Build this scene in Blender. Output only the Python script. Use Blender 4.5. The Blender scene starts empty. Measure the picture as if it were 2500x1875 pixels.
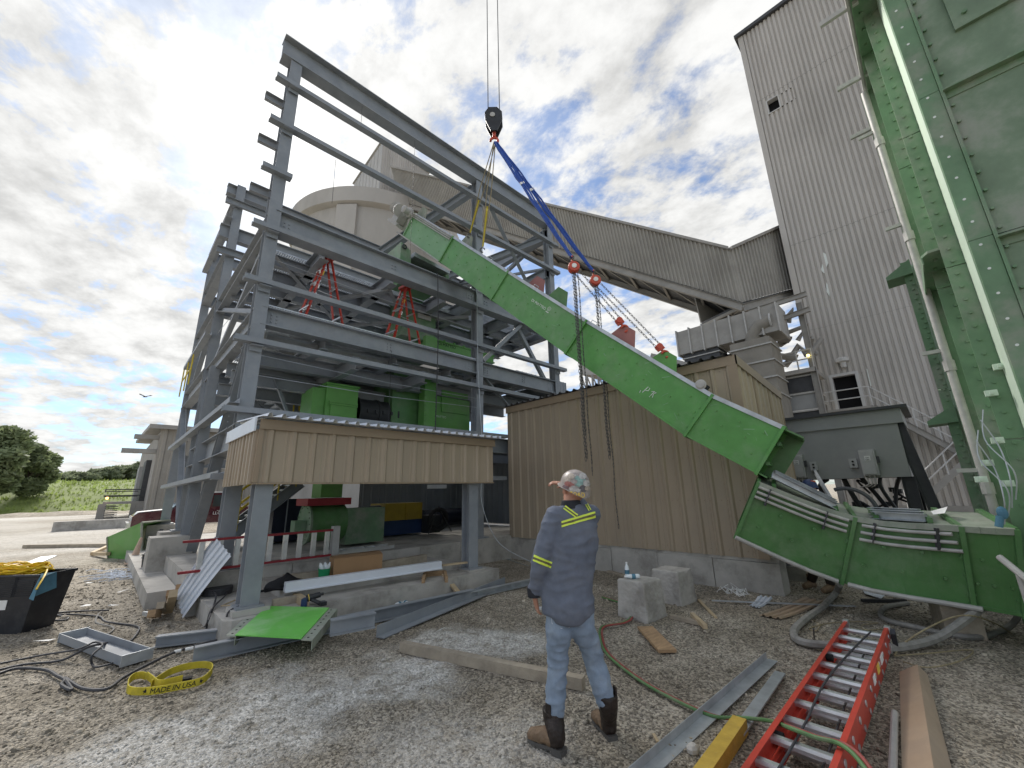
import bpy, math, random
import numpy as np
from mathutils import Vector, Matrix, noise as mnoise
random.seed(7); RNG = np.random.default_rng(7)
SC = bpy.context.scene
COL = SC.collection
V = Vector

# ------------------------------------------------------------------ camera
FPX, CX, CY, EYE = 990.0, 1250.0, 937.5, 1.7
CAMPOS = V((0, 0, EYE))
def _n(v):
    v = np.array(v, float); return v / np.linalg.norm(v)
_Z = _n((-88, -3745, 990.)); _X = _n((1050, 237.5, 990.)); _X = _n(_X - _Z * _X.dot(_Z)); _Y = np.cross(_Z, _X)
ROT = np.array([_X, _Y, _Z])              # photograph axes -> site axes (X, Y along the building, Z up)
cam = bpy.data.cameras.new('camera'); camo = bpy.data.objects.new('camera', cam); COL.objects.link(camo)
r_, u_, b_ = ROT @ (1, 0, 0), ROT @ (0, -1, 0), ROT @ (0, 0, -1)
camo.matrix_world = Matrix(((r_[0], u_[0], b_[0], 0), (r_[1], u_[1], b_[1], 0), (r_[2], u_[2], b_[2], EYE), (0, 0, 0, 1)))
cam.sensor_width = 36; cam.lens = 36 * FPX / 2500; cam.clip_start = 0.05; cam.clip_end = 4000
SC.camera = camo

# ------------------------------------------------------------------ sky, sun, exposure
SUN_EL, SUN_AZ = math.radians(41), math.radians(7.5)
world = bpy.data.worlds.new('World'); SC.world = world; world.use_nodes = True
SC.view_settings.view_transform = 'Standard'; SC.view_settings.look = 'None'
SC.view_settings.exposure = 1.12; SC.view_settings.gamma = 1.0
def build_sky():
    nt = world.node_tree; N = nt.nodes; L = nt.links; N.clear()
    def nd(t, **k):
        n = N.new(t)
        for a, b in k.items(): setattr(n, a, b)
        return n
    def math_(op, a, b=None, c=None):
        n = nd('ShaderNodeMath', operation=op)
        for i, q in enumerate((a, b, c)):
            if q is None: continue
            if isinstance(q, (int, float)): n.inputs[i].default_value = q
            else: L.new(q, n.inputs[i])
        return n.outputs[0]
    out = nd('ShaderNodeOutputWorld'); bg = nd('ShaderNodeBackground'); bg.inputs[1].default_value = 0.1
    L.new(bg.outputs[0], out.inputs[0])
    sky = nd('ShaderNodeTexSky', sky_type='NISHITA', sun_disc=False, sun_elevation=SUN_EL, sun_rotation=SUN_AZ)
    sky.air_density = 1.0; sky.dust_density = 0.4; sky.ozone_density = 2.0
    tc = nd('ShaderNodeTexCoord'); sep = nd('ShaderNodeSeparateXYZ'); L.new(tc.outputs['Generated'], sep.inputs[0])
    zc = math_('MAXIMUM', sep.outputs[2], 0.0)
    den = math_('ADD', zc, 0.16)
    cx, cy = math_('DIVIDE', sep.outputs[0], den), math_('DIVIDE', sep.outputs[1], den)
    cmb = nd('ShaderNodeCombineXYZ'); L.new(cx, cmb.inputs[0]); L.new(cy, cmb.inputs[1]); cmb.inputs[2].default_value = 3.7
    def noise(scale, det, rough, dist, off=(0, 0, 0), stretch=(1, 1, 1), rz=0.0):
        mp = nd('ShaderNodeMapping'); mp.inputs['Location'].default_value = off; mp.inputs['Scale'].default_value = stretch
        mp.inputs['Rotation'].default_value = (0, 0, rz)
        L.new(cmb.outputs[0], mp.inputs[0])
        n = nd('ShaderNodeTexNoise'); n.inputs['Scale'].default_value = scale; n.inputs['Detail'].default_value = det
        n.inputs['Roughness'].default_value = rough; n.inputs['Distortion'].default_value = dist
        L.new(mp.outputs[0], n.inputs['Vector']); return n.outputs[0]
    def ramp(x, a, b):
        m = nd('ShaderNodeMapRange', interpolation_type='SMOOTHSTEP')
        m.inputs[1].default_value = a; m.inputs[2].default_value = b; L.new(x, m.inputs[0]); return m.outputs[0]
    big = noise(1.3, 3, 0.5, 0.2, SKY_OFF)
    puff = noise(7.0, 9, 0.62, 0.15, (5, 2, 0), (1, 0.75, 1), 0.5)
    fine = noise(15, 6, 0.6, 0.1, (1, 8, 0))
    s = math_('ADD', math_('MULTIPLY', big, 0.62), math_('ADD', math_('MULTIPLY', puff, 0.72), math_('MULTIPLY', fine, 0.13)))
    cover = math_('ADD', math_('MULTIPLY', ramp(s, 0.63, 0.79), 0.82), 0.18)
    # more even veil toward the hidden sun
    sd = V((math.sin(SUN_AZ) * math.cos(SUN_EL), math.cos(SUN_AZ) * math.cos(SUN_EL), math.sin(SUN_EL)))
    vm = nd('ShaderNodeVectorMath', operation='DOT_PRODUCT'); L.new(tc.outputs['Generated'], vm.inputs[0]); vm.inputs[1].default_value = sd
    cosd = math_('MAXIMUM', vm.outputs['Value'], 0.0)
    near = math_('POWER', cosd, 14.0); core = math_('POWER', cosd, 120.0)
    cover = math_('MINIMUM', math_('ADD', cover, math_('MULTIPLY', near, 0.6)), 1.0)
    shade = ramp(math_('ADD', math_('MULTIPLY', noise(5.5, 8, 0.62, 0.15, (9, 4, 0), (1, .8, 1), 0.4), 0.6), math_('MULTIPLY', puff, 0.4)), 0.34, 0.60)
    lum = math_('ADD', math_('MULTIPLY', shade, 1.75), 2.85)
    lum = math_('ADD', lum, math_('ADD', math_('MULTIPLY', near, .35), math_('MULTIPLY', core, 3.0)))
    cl = nd('ShaderNodeCombineColor')
    L.new(math_('MULTIPLY', lum, 1.0), cl.inputs[0]); L.new(math_('MULTIPLY', lum, 1.0), cl.inputs[1]); L.new(math_('MULTIPLY', lum, 0.985), cl.inputs[2])
    # clear sky, a little deeper blue
    tint = nd('ShaderNodeMix', data_type='RGBA', blend_type='MULTIPLY'); tint.inputs[0].default_value = 1.0
    L.new(sky.outputs[0], tint.inputs[6]); tint.inputs[7].default_value = (0.52, 0.66, 0.80, 1)
    mx = nd('ShaderNodeMix', data_type='RGBA'); L.new(cover, mx.inputs[0]); L.new(tint.outputs[2], mx.inputs[6]); L.new(cl.outputs[0], mx.inputs[7])
    L.new(mx.outputs[2], bg.inputs[0])
SKY_OFF = (2.1, 0.4, 0)
build_sky()
sun = bpy.data.lights.new('sun', 'SUN'); sun.energy = 2.6; sun.angle = math.radians(18); sun.color = (1, 0.95, 0.88)
suno = bpy.data.objects.new('sun', sun); COL.objects.link(suno)
_sd = V((math.sin(SUN_AZ) * math.cos(SUN_EL), math.cos(SUN_AZ) * math.cos(SUN_EL), math.sin(SUN_EL)))
suno.rotation_euler = _sd.to_track_quat('Z', 'Y').to_euler(); suno.location = (0, 0, 60)

# ------------------------------------------------------------------ surveying helpers: a photograph point plus one known plane gives a site point
def ray(px, py): return V(ROT @ np.array([(px - CX) / FPX, (py - CY) / FPX, 1.0]))
def G(px, py, z=0.0): d = ray(px, py); return CAMPOS + d * ((z - EYE) / d.z)
def OX(px, py, x): d = ray(px, py); return CAMPOS + d * (x / d.x)
def OY(px, py, y): d = ray(px, py); return CAMPOS + d * (y / d.y)
def DP(px, py, s): return CAMPOS + ray(px, py) * s

# ------------------------------------------------------------------ materials
MATS = {}
def mat(name, col, rough=0.6, metal=0.0, var=0.18, scale=2.0, bump=0.0, bscale=60.0, dirt=0.0, dirtcol=(.3, .29, .26), dscale=1.3, stretch=None, spec=0.4, coat=0.0):
    m = bpy.data.materials.new(name); m.use_nodes = True; nt = m.node_tree; N = nt.nodes; L = nt.links
    b = N['Principled BSDF']; b.inputs['Roughness'].default_value = rough; b.inputs['Metallic'].default_value = metal
    b.inputs['Specular IOR Level'].default_value = spec; b.inputs['Coat Weight'].default_value = coat
    g = N.new('ShaderNodeNewGeometry'); pos = g.outputs['Position']
    if stretch:
        mp = N.new('ShaderNodeMapping'); mp.inputs['Scale'].default_value = stretch; L.new(pos, mp.inputs[0]); pos = mp.outputs[0]
    n1 = N.new('ShaderNodeTexNoise'); n1.inputs['Scale'].default_value = scale; n1.inputs['Detail'].default_value = 7; n1.inputs['Roughness'].default_value = .62
    L.new(pos, n1.inputs['Vector'])
    r = N.new('ShaderNodeMapRange'); r.inputs[1].default_value = .3; r.inputs[2].default_value = .7; L.new(n1.outputs[0], r.inputs[0])
    mx = N.new('ShaderNodeMix'); mx.data_type = 'RGBA'; L.new(r.outputs[0], mx.inputs[0])
    mx.inputs[6].default_value = (*[c * (1 - var) for c in col], 1); mx.inputs[7].default_value = (*[min(1, c * (1 + var)) for c in col], 1)
    res = mx.outputs[2]
    if dirt > 0:
        n2 = N.new('ShaderNodeTexNoise'); n2.inputs['Scale'].default_value = dscale; n2.inputs['Detail'].default_value = 9; n2.inputs['Roughness'].default_value = .68
        L.new(pos, n2.inputs['Vector'])
        r2 = N.new('ShaderNodeMapRange'); r2.interpolation_type = 'SMOOTHSTEP'; r2.inputs[1].default_value = .45; r2.inputs[2].default_value = .68; r2.inputs[4].default_value = dirt
        L.new(n2.outputs[0], r2.inputs[0])
        m2 = N.new('ShaderNodeMix'); m2.data_type = 'RGBA'; L.new(r2.outputs[0], m2.inputs[0]); L.new(res, m2.inputs[6]); m2.inputs[7].default_value = (*dirtcol, 1)
        res = m2.outputs[2]
        r3 = N.new('ShaderNodeMapRange'); r3.inputs[3].default_value = rough; r3.inputs[4].default_value = min(1, rough + .3); L.new(r2.outputs[0], r3.inputs[0]); L.new(r3.outputs[0], b.inputs['Roughness'])
    L.new(res, b.inputs['Base Color'])
    if bump > 0:
        n3 = N.new('ShaderNodeTexNoise'); n3.inputs['Scale'].default_value = bscale; n3.inputs['Detail'].default_value = 5; L.new(pos, n3.inputs['Vector'])
        bp = N.new('ShaderNodeBump'); bp.inputs['Strength'].default_value = bump; bp.inputs['Distance'].default_value = .02; L.new(n3.outputs[0], bp.inputs['Height']); L.new(bp.outputs[0], b.inputs['Normal'])
    MATS[name] = m; return m
mat('steel', (.255, .277, .303), .5, 0, .14, 2.5, dirt=.5, dirtcol=(.34, .35, .365), dscale=2.0)
mat('steel_far', (.22, .24, .26), .6, 0, .1, 1)
mat('galv', (.48, .51, .54), .38, .55, .2, 6, dirt=.3, dirtcol=(.4, .4, .4))
mat('white_sheet', (.72, .76, .82), .4, .1, .06, 2, dirt=.3, dirtcol=(.5, .51, .52))
mat('roof_dark', (.10, .10, .11), .5, .2, .2, 3)
mat('tan', (.395, .32, .235), .45, 0, .07, 1.5, dirt=.4, dirtcol=(.34, .295, .24), dscale=.9, stretch=(1, 1, .5))
mat('tan_trim', (.32, .245, .17), .45, 0, .06, 2)
mat('grey_siding', (.48, .455, .42), .6, 0, .12, .25, dirt=.65, dirtcol=(.37, .35, .32), dscale=.3, stretch=(1, 1, .35))
mat('gallery_siding', (.37, .355, .325), .65, 0, .12, .3, dirt=.6, dirtcol=(.28, .265, .24), dscale=.35)
mat('filter_beige', (.27, .25, .215), .85, 0, .15, .8, dirt=.5, dirtcol=(.2, .185, .16))
mat('shed_siding', (.33, .305, .265), .7, 0, .12, .3, dirt=.5, dirtcol=(.25, .23, .2), dscale=.4)
mat('grey_siding_pale', (.55, .545, .53), .6, 0, .08, .3, dirt=.4, dirtcol=(.4, .39, .37), dscale=.3)
mat('dusty_grey', (.34, .325, .30), .8, 0, .15, .8, dirt=.5, dirtcol=(.26, .25, .23))
mat('concrete', (.46, .44, .405), .85, 0, .18, 1.6, .35, 35, .8, (.25, .235, .21), 1.7)
mat('silo_concrete', (.44, .42, .39), .9, 0, .12, .2, 0, 30, .6, (.31, .295, .27), .18, (1, 1, .4))
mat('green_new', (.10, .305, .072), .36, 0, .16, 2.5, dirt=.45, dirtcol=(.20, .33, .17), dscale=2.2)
mat('green_pale_glare', (.20, .385, .195), .45, 0, .10, 1.5, dirt=.45, dirtcol=(.34, .47, .33), dscale=1.4)  # palest conveyor green: dust plus glare put into the colour; also scuffs
mat('green_dust_glare', (.13, .32, .11), .42, 0, .15, 2.5, dirt=.5, dirtcol=(.25, .36, .225), dscale=2.0)  # lighter conveyor green: part dust, part glare put into the colour
mat('green_mid', (.12, .32, .075), .4, 0, .12, 1.5, dirt=.3, dirtcol=(.25, .35, .2))
mat('green_bright', (.17, .56, .10), .5, 0, .1, 2, dirt=.55, dirtcol=(.42, .62, .36), dscale=2.2)
mat('green_old', (.085, .205, .07), .34, 0, .18, 2.2, dirt=.5, dirtcol=(.19, .27, .16), dscale=2.0)
mat('green_dusty', (.28, .31, .25), .8, 0, .2, 4, dirt=.6, dirtcol=(.42, .4, .36), dscale=5)
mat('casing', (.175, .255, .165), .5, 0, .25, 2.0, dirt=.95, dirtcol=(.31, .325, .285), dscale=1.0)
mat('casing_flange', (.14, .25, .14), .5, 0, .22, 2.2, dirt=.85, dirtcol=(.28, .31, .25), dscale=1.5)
mat('casing_pale_skylit', (.62, .74, .60), .55, 0, .06, 2, dirt=.3, dirtcol=(.5, .6, .5))  # pale green with skylight put into the colour; also clips and lettering
mat('pipe_grey', (.46, .45, .425), .55, .1, .15, 8, dirt=.4, dirtcol=(.33, .32, .3))
mat('dark_grey', (.06, .062, .066), .55, 0, .2, 3)
mat('hopper_grey', (.33, .335, .33), .55, 0, .1, 1.2, dirt=.4, dirtcol=(.40, .395, .38))
mat('box_grey', (.46, .46, .45), .5, .1, .08, 6)
mat('machine_dark', (.035, .037, .04), .5, 0, .2, 2)
mat('navy', (.012, .016, .032), .45, 0, .2, 2)
mat('blue_machine', (.02, .045, .12), .45, 0, .2, 2)
mat('machine_yellow', (.38, .27, .03), .5, 0, .15, 3, dirt=.4, dirtcol=(.24, .18, .05))
mat('rail_yellow', (.62, .48, .04), .45, 0, .1, 4)
mat('ladder_red', (.50, .055, .035), .42, 0, .12, 5, dirt=.2, dirtcol=(.45, .15, .1))
mat('ladder_dark_red', (.28, .025, .035), .5, 0, .15, 5)
mat('aluminium', (.66, .67, .68), .34, .75, .12, 12, dirt=.35, dirtcol=(.5, .5, .48), dscale=6)
mat('hook_red', (.55, .085, .05), .45, 0, .15, 8, dirt=.35, dirtcol=(.25, .08, .06), dscale=8)
mat('lug_red', (.34, .15, .135), .65, 0, .12, 4)
mat('block_black', (.035, .037, .042), .5, .3, .25, 6)
mat('chain', (.13, .125, .12), .5, .6, .3, 20)
mat('wire_rope', (.30, .25, .15), .6, .2, .3, 30)
mat('cable_dark', (.05, .05, .055), .6, 0, .2, 10)
mat('hose_grey', (.26, .25, .23), .75, 0, .25, 12)
mat('hose_green', (.09, .20, .07), .55, 0, .2, 9, dirt=.5, dirtcol=(.25, .26, .18), dscale=7)
mat('hose_red', (.28, .06, .05), .6, 0, .25, 12, dirt=.5, dirtcol=(.25, .18, .15), dscale=9)
mat('sling_blue', (.03, .085, .36), .75, 0, .25, 14, .3, 90)
mat('sling_yellow', (.58, .47, .035), .75, 0, .2, 12, .3, 150, .35, (.4, .34, .1), 9)
mat('cord_yellow', (.72, .48, .015), .5, 0, .15, 12)
mat('wood', (.38, .25, .14), .75, 0, .3, 6, .2, 50, stretch=(1, 4, 6))
mat('wood_grey', (.36, .31, .24), .8, 0, .25, 5, .3, 50, .6, (.22, .19, .155), 3)
mat('wood_pale', (.50, .39, .25), .75, 0, .2, 6, .2, 40, .4, (.36, .3, .22), 3)
mat('wood_yellow', (.50, .34, .055), .7, 0, .18, 6, .3, 40, .4, (.34, .25, .1), 5)
mat('cardboard', (.34, .205, .105), .85, 0, .08, 3)
mat('tan_sheet', (.40, .30, .21), .5, 0, .1, 3, dirt=.4, dirtcol=(.34, .28, .22))
mat('plastic_black', (.016, .018, .024), .45, 0, .2, 4, dirt=.3, dirtcol=(.09, .09, .09), dscale=5)
mat('bag_black', (.012, .012, .014), .8, 0, .3, 9, .4, 40)
mat('paper_white', (.78, .78, .76), .7, 0, .06, 8)
mat('plastic_clear', (.75, .8, .82), .2, 0, .05, 8)
mat('bucket_green', (.02, .30, .12), .45, 0, .1, 5)
mat('tarp_blue', (.08, .2, .28), .7, 0, .2, 6)
mat('cone_orange', (.55, .40, .30), .7, 0, .25, 5, dirt=.5, dirtcol=(.6, .55, .5), dscale=5)
mat('truck_maroon', (.075, .012, .02), .25, .2, .1, 3, coat=.6, dirt=.3, dirtcol=(.16, .11, .1))
mat('truck_white', (.6, .6, .6), .35, 0, .08, 3)
mat('glass_dark', (.04, .05, .055), .08, 0, .1, 2, spec=.8)
mat('chrome', (.6, .6, .6), .2, .9, .1, 5)
mat('rubber', (.018, .018, .019), .85, 0, .2, 9)
mat('void', (.006, .006, .007), .9, 0, .1, 2)
mat('skin', (.46, .235, .16), .5, 0, .12, 14, .1, 120)
mat('shirt', (.135, .155, .20), .88, 0, .2, 7, .25, 400, .4, (.19, .205, .24), 5)
mat('shirt_dark', (.028, .03, .036), .9, 0, .2, 9)
mat('jeans', (.235, .30, .39), .9, 0, .16, 12, .3, 500, .4, (.38, .44, .50), 5)
mat('stitch', (.55, .58, .62), .9)
mat('boot_dark', (.028, .02, .016), .55, 0, .3, 14, .3, 60)
mat('boot_tan', (.19, .125, .075), .7, 0, .3, 14, .3, 80, .5, (.30, .22, .15), 9)
mat('sole', (.10, .095, .088), .85, 0, .2, 20)
mat('hivis', (.70, .85, .10), .7, 0, .06, 20)
mat('reflective', (.14, .13, .06), .45, .2, .15, 30)
mat('white_paint', (.72, .76, .72), .6, 0, .1, 12)
mat('ink_black', (.02, .02, .02), .7)
mat('letter_yellow', (.80, .58, .10), .6)
mat('hat_shell', (.33, .29, .27), .4, 0, .3, 30)
mat('hat_blue', (.02, .04, .12), .4, 0, .3, 20)
mat('orange_vest', (.75, .17, .05), .7)
mat('leaf', (.23, .28, .14), .6, 0, .4, .6)  # foliage colour lightened to stand in for distance haze
mat('leaf2', (.27, .31, .19), .6, 0, .3, .6)  # far tree line: paler still, haze put into the leaf colour
mat('bark', (.07, .055, .045), .9, 0, .3, 4)
mat('grass', (.27, .34, .10), .8, 0, .35, .35)
mat('bird', (.05, .05, .055), .7)
st_cols = {'a': (.46, .44, .42), 'b': (.36, .15, .13), 'c': (.24, .37, .34), 'd': (.13, .12, .13), 'e': (.42, .36, .30), 'f': (.22, .14, .15)}
for k_, c_ in st_cols.items(): mat('sticker_' + k_, c_, .5, 0, .35, 45)
for k_ in ('leaf', 'leaf2', 'grass'):
    nt = MATS[k_].node_tree; b_n = nt.nodes['Principled BSDF']; tr = nt.nodes.new('ShaderNodeBsdfTranslucent'); mxs = nt.nodes.new('ShaderNodeMixShader'); mxs.inputs[0].default_value = .45
    src = b_n.inputs['Base Color'].links[0].from_socket; nt.links.new(src, tr.inputs[0]); nt.links.new(b_n.outputs[0], mxs.inputs[1]); nt.links.new(tr.outputs[0], mxs.inputs[2]); nt.links.new(mxs.outputs[0], nt.nodes['Material Output'].inputs[0])
def emit(name, col, s):
    m = bpy.data.materials.new(name); m.use_nodes = True; b = m.node_tree.nodes['Principled BSDF']
    b.inputs['Emission Color'].default_value = (*col, 1); b.inputs['Emission Strength'].default_value = s; MATS[name] = m
emit('lamp_amber', (1, .45, .08), 2.5); emit('lamp_yellow', (1, .8, .2), 2.0)

# ------------------------------------------------------------------ mesh helpers
def I(h, w, tf=.016, tw=.012):
    a, b, c = w / 2, h / 2, tw / 2
    return [(-a, -b), (a, -b), (a, -b + tf), (c, -b + tf), (c, b - tf), (a, b - tf), (a, b), (-a, b), (-a, b - tf), (-c, b - tf), (-c, -b + tf), (-a, -b + tf)]
def CH(h, w, t=.012): return [(0, -h / 2), (w, -h / 2), (w, -h / 2 + t), (t, -h / 2 + t), (t, h / 2 - t), (w, h / 2 - t), (w, h / 2), (0, h / 2)]
def ANG(h, w, t=.012): return [(0, 0), (w, 0), (w, t), (t, t), (t, h), (0, h)]
def RC(w, h): return [(-w / 2, -h / 2), (w / 2, -h / 2), (w / 2, h / 2), (-w / 2, h / 2)]
class MB:
    def __init__(s): s.v = []; s.f = []
    def add(s, vs, fs):
        o = len(s.v); s.v += [V(q) for q in vs]; s.f += [tuple(i + o for i in f) for f in fs]; return s
    def bx(s, x0, x1, y0, y1, z0, z1):
        return s.add([(x0, y0, z0), (x1, y0, z0), (x1, y1, z0), (x0, y1, z0), (x0, y0, z1), (x1, y0, z1), (x1, y1, z1), (x0, y1, z1)],
                     [(0, 3, 2, 1), (4, 5, 6, 7), (0, 1, 5, 4), (1, 2, 6, 5), (2, 3, 7, 6), (3, 0, 4, 7)])
    def obx(s, c, ax, ay, az):              # oriented box, half-vectors
        c, ax, ay, az = V(c), V(ax), V(ay), V(az)
        return s.add([c + ax * i + ay * j + az * k for k in (-1, 1) for i, j in ((-1, -1), (1, -1), (1, 1), (-1, 1))],
                     [(0, 3, 2, 1), (4, 5, 6, 7), (0, 1, 5, 4), (1, 2, 6, 5), (2, 3, 7, 6), (3, 0, 4, 7)])
    def ext(s, prof, p0, p1, up=(0, 0, 1)):
        p0, p1 = V(p0), V(p1); d = (p1 - p0).normalized(); sd = d.cross(V(up))
        if sd.length < 1e-4: sd = d.cross(V((0, 1, 0)))
        sd.normalize(); u = sd.cross(d); n = len(prof)
        vs = [p + sd * a + u * b for p in (p0, p1) for a, b in prof]
        return s.add(vs, [(i, (i + 1) % n, n + (i + 1) % n, n + i) for i in range(n)] + [tuple(range(n - 1, -1, -1)), tuple(range(n, 2 * n))])
    def prism(s, poly, off):
        poly = [V(p) for p in poly]; off = V(off); n = len(poly)
        return s.add(poly + [p + off for p in poly], [(i, (i + 1) % n, n + (i + 1) % n, n + i) for i in range(n)] + [tuple(range(n - 1, -1, -1)), tuple(range(n, 2 * n))])
    def cyl(s, p0, p1, r0, r1=None, n=14):
        return s.tube([p0, p1], [r0, r0 if r1 is None else r1], n)
    def tube(s, pts, r, n=8, flat=None, up=None):
        pts = [V(p) for p in pts]; m = len(pts); rs = r if isinstance(r, (list, tuple)) else [r] * m
        vs = []; pu = V(up) if up else None
        for i, p in enumerate(pts):
            d = (pts[min(i + 1, m - 1)] - pts[max(i - 1, 0)])
            d = d.normalized() if d.length > 1e-9 else V((0, 0, 1))
            if pu is None: pu = V((0, 0, 1)) if abs(d.z) < .9 else V((1, 0, 0))
            a = d.cross(pu)
            if a.length < 1e-5: a = d.cross(V((.3, .9, .1)))
            a.normalize(); b = a.cross(d)
            if up is None: pu = b
            q = rs[i]; qa, qb = q if isinstance(q, tuple) else (q, q)
            if flat: qb *= flat
            vs += [p + a * math.cos(2 * math.pi * k / n) * qa + b * math.sin(2 * math.pi * k / n) * qb for k in range(n)]
        fs = [(i * n + k, i * n + (k + 1) % n, (i + 1) * n + (k + 1) % n, (i + 1) * n + k) for i in range(m - 1) for k in range(n)]
        return s.add(vs, fs + [tuple(range(n - 1, -1, -1)), tuple(range((m - 1) * n, m * n))])
    def lathe(s, prof, c, axis=(0, 0, 1), n=20):
        c = V(c); z = V(axis).normalized(); x = z.orthogonal().normalized(); y = z.cross(x); m = len(prof)
        vs = [c + z * h + (x * math.cos(2 * math.pi * k / n) + y * math.sin(2 * math.pi * k / n)) * r for r, h in prof for k in range(n)]
        return s.add(vs, [(i * n + k, i * n + (k + 1) % n, (i + 1) * n + (k + 1) % n, (i + 1) * n + k) for i in range(m - 1) for k in range(n)] + [tuple(range(n - 1, -1, -1)), tuple(range((m - 1) * n, m * n))])
    def torus(s, c, axis, R, r, n=16, k=6, a0=0., a1=2 * math.pi, sx=1.0):
        z = V(axis).normalized(); x = z.orthogonal().normalized(); y = z.cross(x); c = V(c); full = abs(a1 - a0 - 2 * math.pi) < 1e-6
        pts = [c + x * math.cos(a0 + (a1 - a0) * i / n) * R * sx + y * math.sin(a0 + (a1 - a0) * i / n) * R for i in range(n + 1)]
        return s.tube(pts, r, k)
    def sph(s, c, r, n=10, m=7):
        rx, ry, rz = r if isinstance(r, tuple) else (r, r, r); c = V(c)
        vs = [c + V((0, 0, -rz))] + [c + V((rx * math.sin(t) * math.cos(p), ry * math.sin(t) * math.sin(p), -rz * math.cos(t))) for t in [math.pi * i / m for i in range(1, m)] for p in [2 * math.pi * k / n for k in range(n)]] + [c + V((0, 0, rz))]
        fs = [(0, 1 + (k + 1) % n, 1 + k) for k in range(n)]
        for i in range(m - 2): fs += [(1 + i * n + k, 1 + i * n + (k + 1) % n, 1 + (i + 1) * n + (k + 1) % n, 1 + (i + 1) * n + k) for k in range(n)]
        e = len(vs) - 1; fs += [(e, 1 + (m - 2) * n + k, 1 + (m - 2) * n + (k + 1) % n) for k in range(n)]
        return s.add(vs, fs)
    def corr(s, o, u, v, nrm, width, length, pitch, depth, rib=.3, wall=.12, minor=True, l2=None):
        # profiled sheet: ribs run along v, repeat along u; l2: length at the far end
        o, u, v, nrm = V(o), V(u).normalized(), V(v).normalized(), V(nrm).normalized()
        pts = [(0, 0)]; x = 0
        while x < width - 1e-6:
            p = min(pitch, width - x); a = p * (1 - rib) / 2
            if minor and p > .15:
                pts += [(x + a * .45, 0), (x + a * .52, depth * .18), (x + a * .68, depth * .18), (x + a * .75, 0)]
            pts += [(x + a, 0), (x + a + p * wall, depth), (x + p - a - p * wall, depth), (x + p - a, 0), (x + p, 0)]; x += p
        lens = [length + ((l2 - length) * q[0] / width if l2 is not None else 0) for q in pts]
        n = len(pts)
        vs = [o + u * a + nrm * b for a, b in pts] + [o + u * a + nrm * b + v * l for (a, b), l in zip(pts, lens)]
        return s.add(vs, [(i, i + 1, n + i + 1, n + i) for i in range(n - 1)])
    def bolts(s, pts, nrm, r=.012, h=.012):
        for p in pts: s.cyl(V(p), V(p) + V(nrm) * h, r, r * .85, 6)
        return s
BASE = {}
def link(name, me, parent=None, loc=None, smooth=False):
    o = bpy.data.objects.new(name, me); COL.objects.link(o)
    if parent is not None: o.parent = parent
    return o
def part(name, mb, m, parent=None, smooth=False, label=None):
    vs = mb.v; c = V((0, 0, 0))
    for p in vs: c = c + p
    c = c / max(1, len(vs))
    if parent is None:                               # a one-mesh thing: origin at its base
        c.z = min(p.z for p in vs)
    me = bpy.data.meshes.new(name); me.from_pydata([p - c for p in vs], [], mb.f); me.update()
    me.materials.append(MATS[m] if isinstance(m, str) else m)
    if smooth:
        me.polygons.foreach_set('use_smooth', [True] * len(me.polygons))
        try: me.set_sharp_from_angle(angle=math.radians(42))
        except Exception: pass
    o = link(name, me, parent); o.location = c - (BASE[parent] if parent is not None else V((0, 0, 0))); BASE[o] = c
    if label: o['label'] = label
    return o
def tag(o, label, cat, group=None, kind=None):
    if label: o['label'] = label
    if cat: o['category'] = cat
    if group: o['group'] = group
    if kind: o['kind'] = kind
    return o
def thing(name, label, cat, loc, group=None):
    o = bpy.data.objects.new(name, None); COL.objects.link(o); o.empty_display_size = .2; o.location = V(loc); BASE[o] = V(loc)
    return tag(o, label, cat, group)
def one(name, mb, m, label, cat, group=None, smooth=False): return tag(part(name, mb, m, None, smooth), label, cat, group)
def struct(name, mb, m, smooth=False):
    o = part(name, mb, m, None, smooth); o['kind'] = 'structure'; return o
def text(name, s, size, o, xa, ya, m, parent, depth=.002, align='LEFT', shear=0., sp=1.0):
    cu = bpy.data.curves.new(name, 'FONT'); cu.body = s; cu.size = size; cu.extrude = depth; cu.align_x = align; cu.shear = shear; cu.space_character = sp
    t = bpy.data.objects.new('tmp', cu); COL.objects.link(t)
    me = bpy.data.meshes.new_from_object(t.evaluated_get(bpy.context.evaluated_depsgraph_get()))
    bpy.data.objects.remove(t); xa, ya, o = V(xa).normalized(), V(ya), V(o); ya = (ya - xa * ya.dot(xa)).normalized(); za = xa.cross(ya)
    mb = MB(); mb.add([o + xa * q.co.x + ya * q.co.y + za * q.co.z for q in me.vertices], [tuple(p.vertices) for p in me.polygons])
    bpy.data.meshes.remove(me); return part(name, mb, m, parent)
def spline(pts, k=8):
    pts = [V(p) for p in pts]; out = []
    for i in range(len(pts) - 1):
        a, b, c, d = pts[max(i - 1, 0)], pts[i], pts[i + 1], pts[min(i + 2, len(pts) - 1)]
        for j in range(k):
            t = j / k
            out.append(.5 * ((2 * b) + (c - a) * t + (2 * a - 5 * b + 4 * c - d) * t * t + (3 * b - a - 3 * c + d) * t ** 3))
    return out + [pts[-1]]
def fbm(x, y, s, o=4):
    return mnoise.fractal(V((x * s, y * s, 1.7)), 1.0, 2.0, o)
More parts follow.
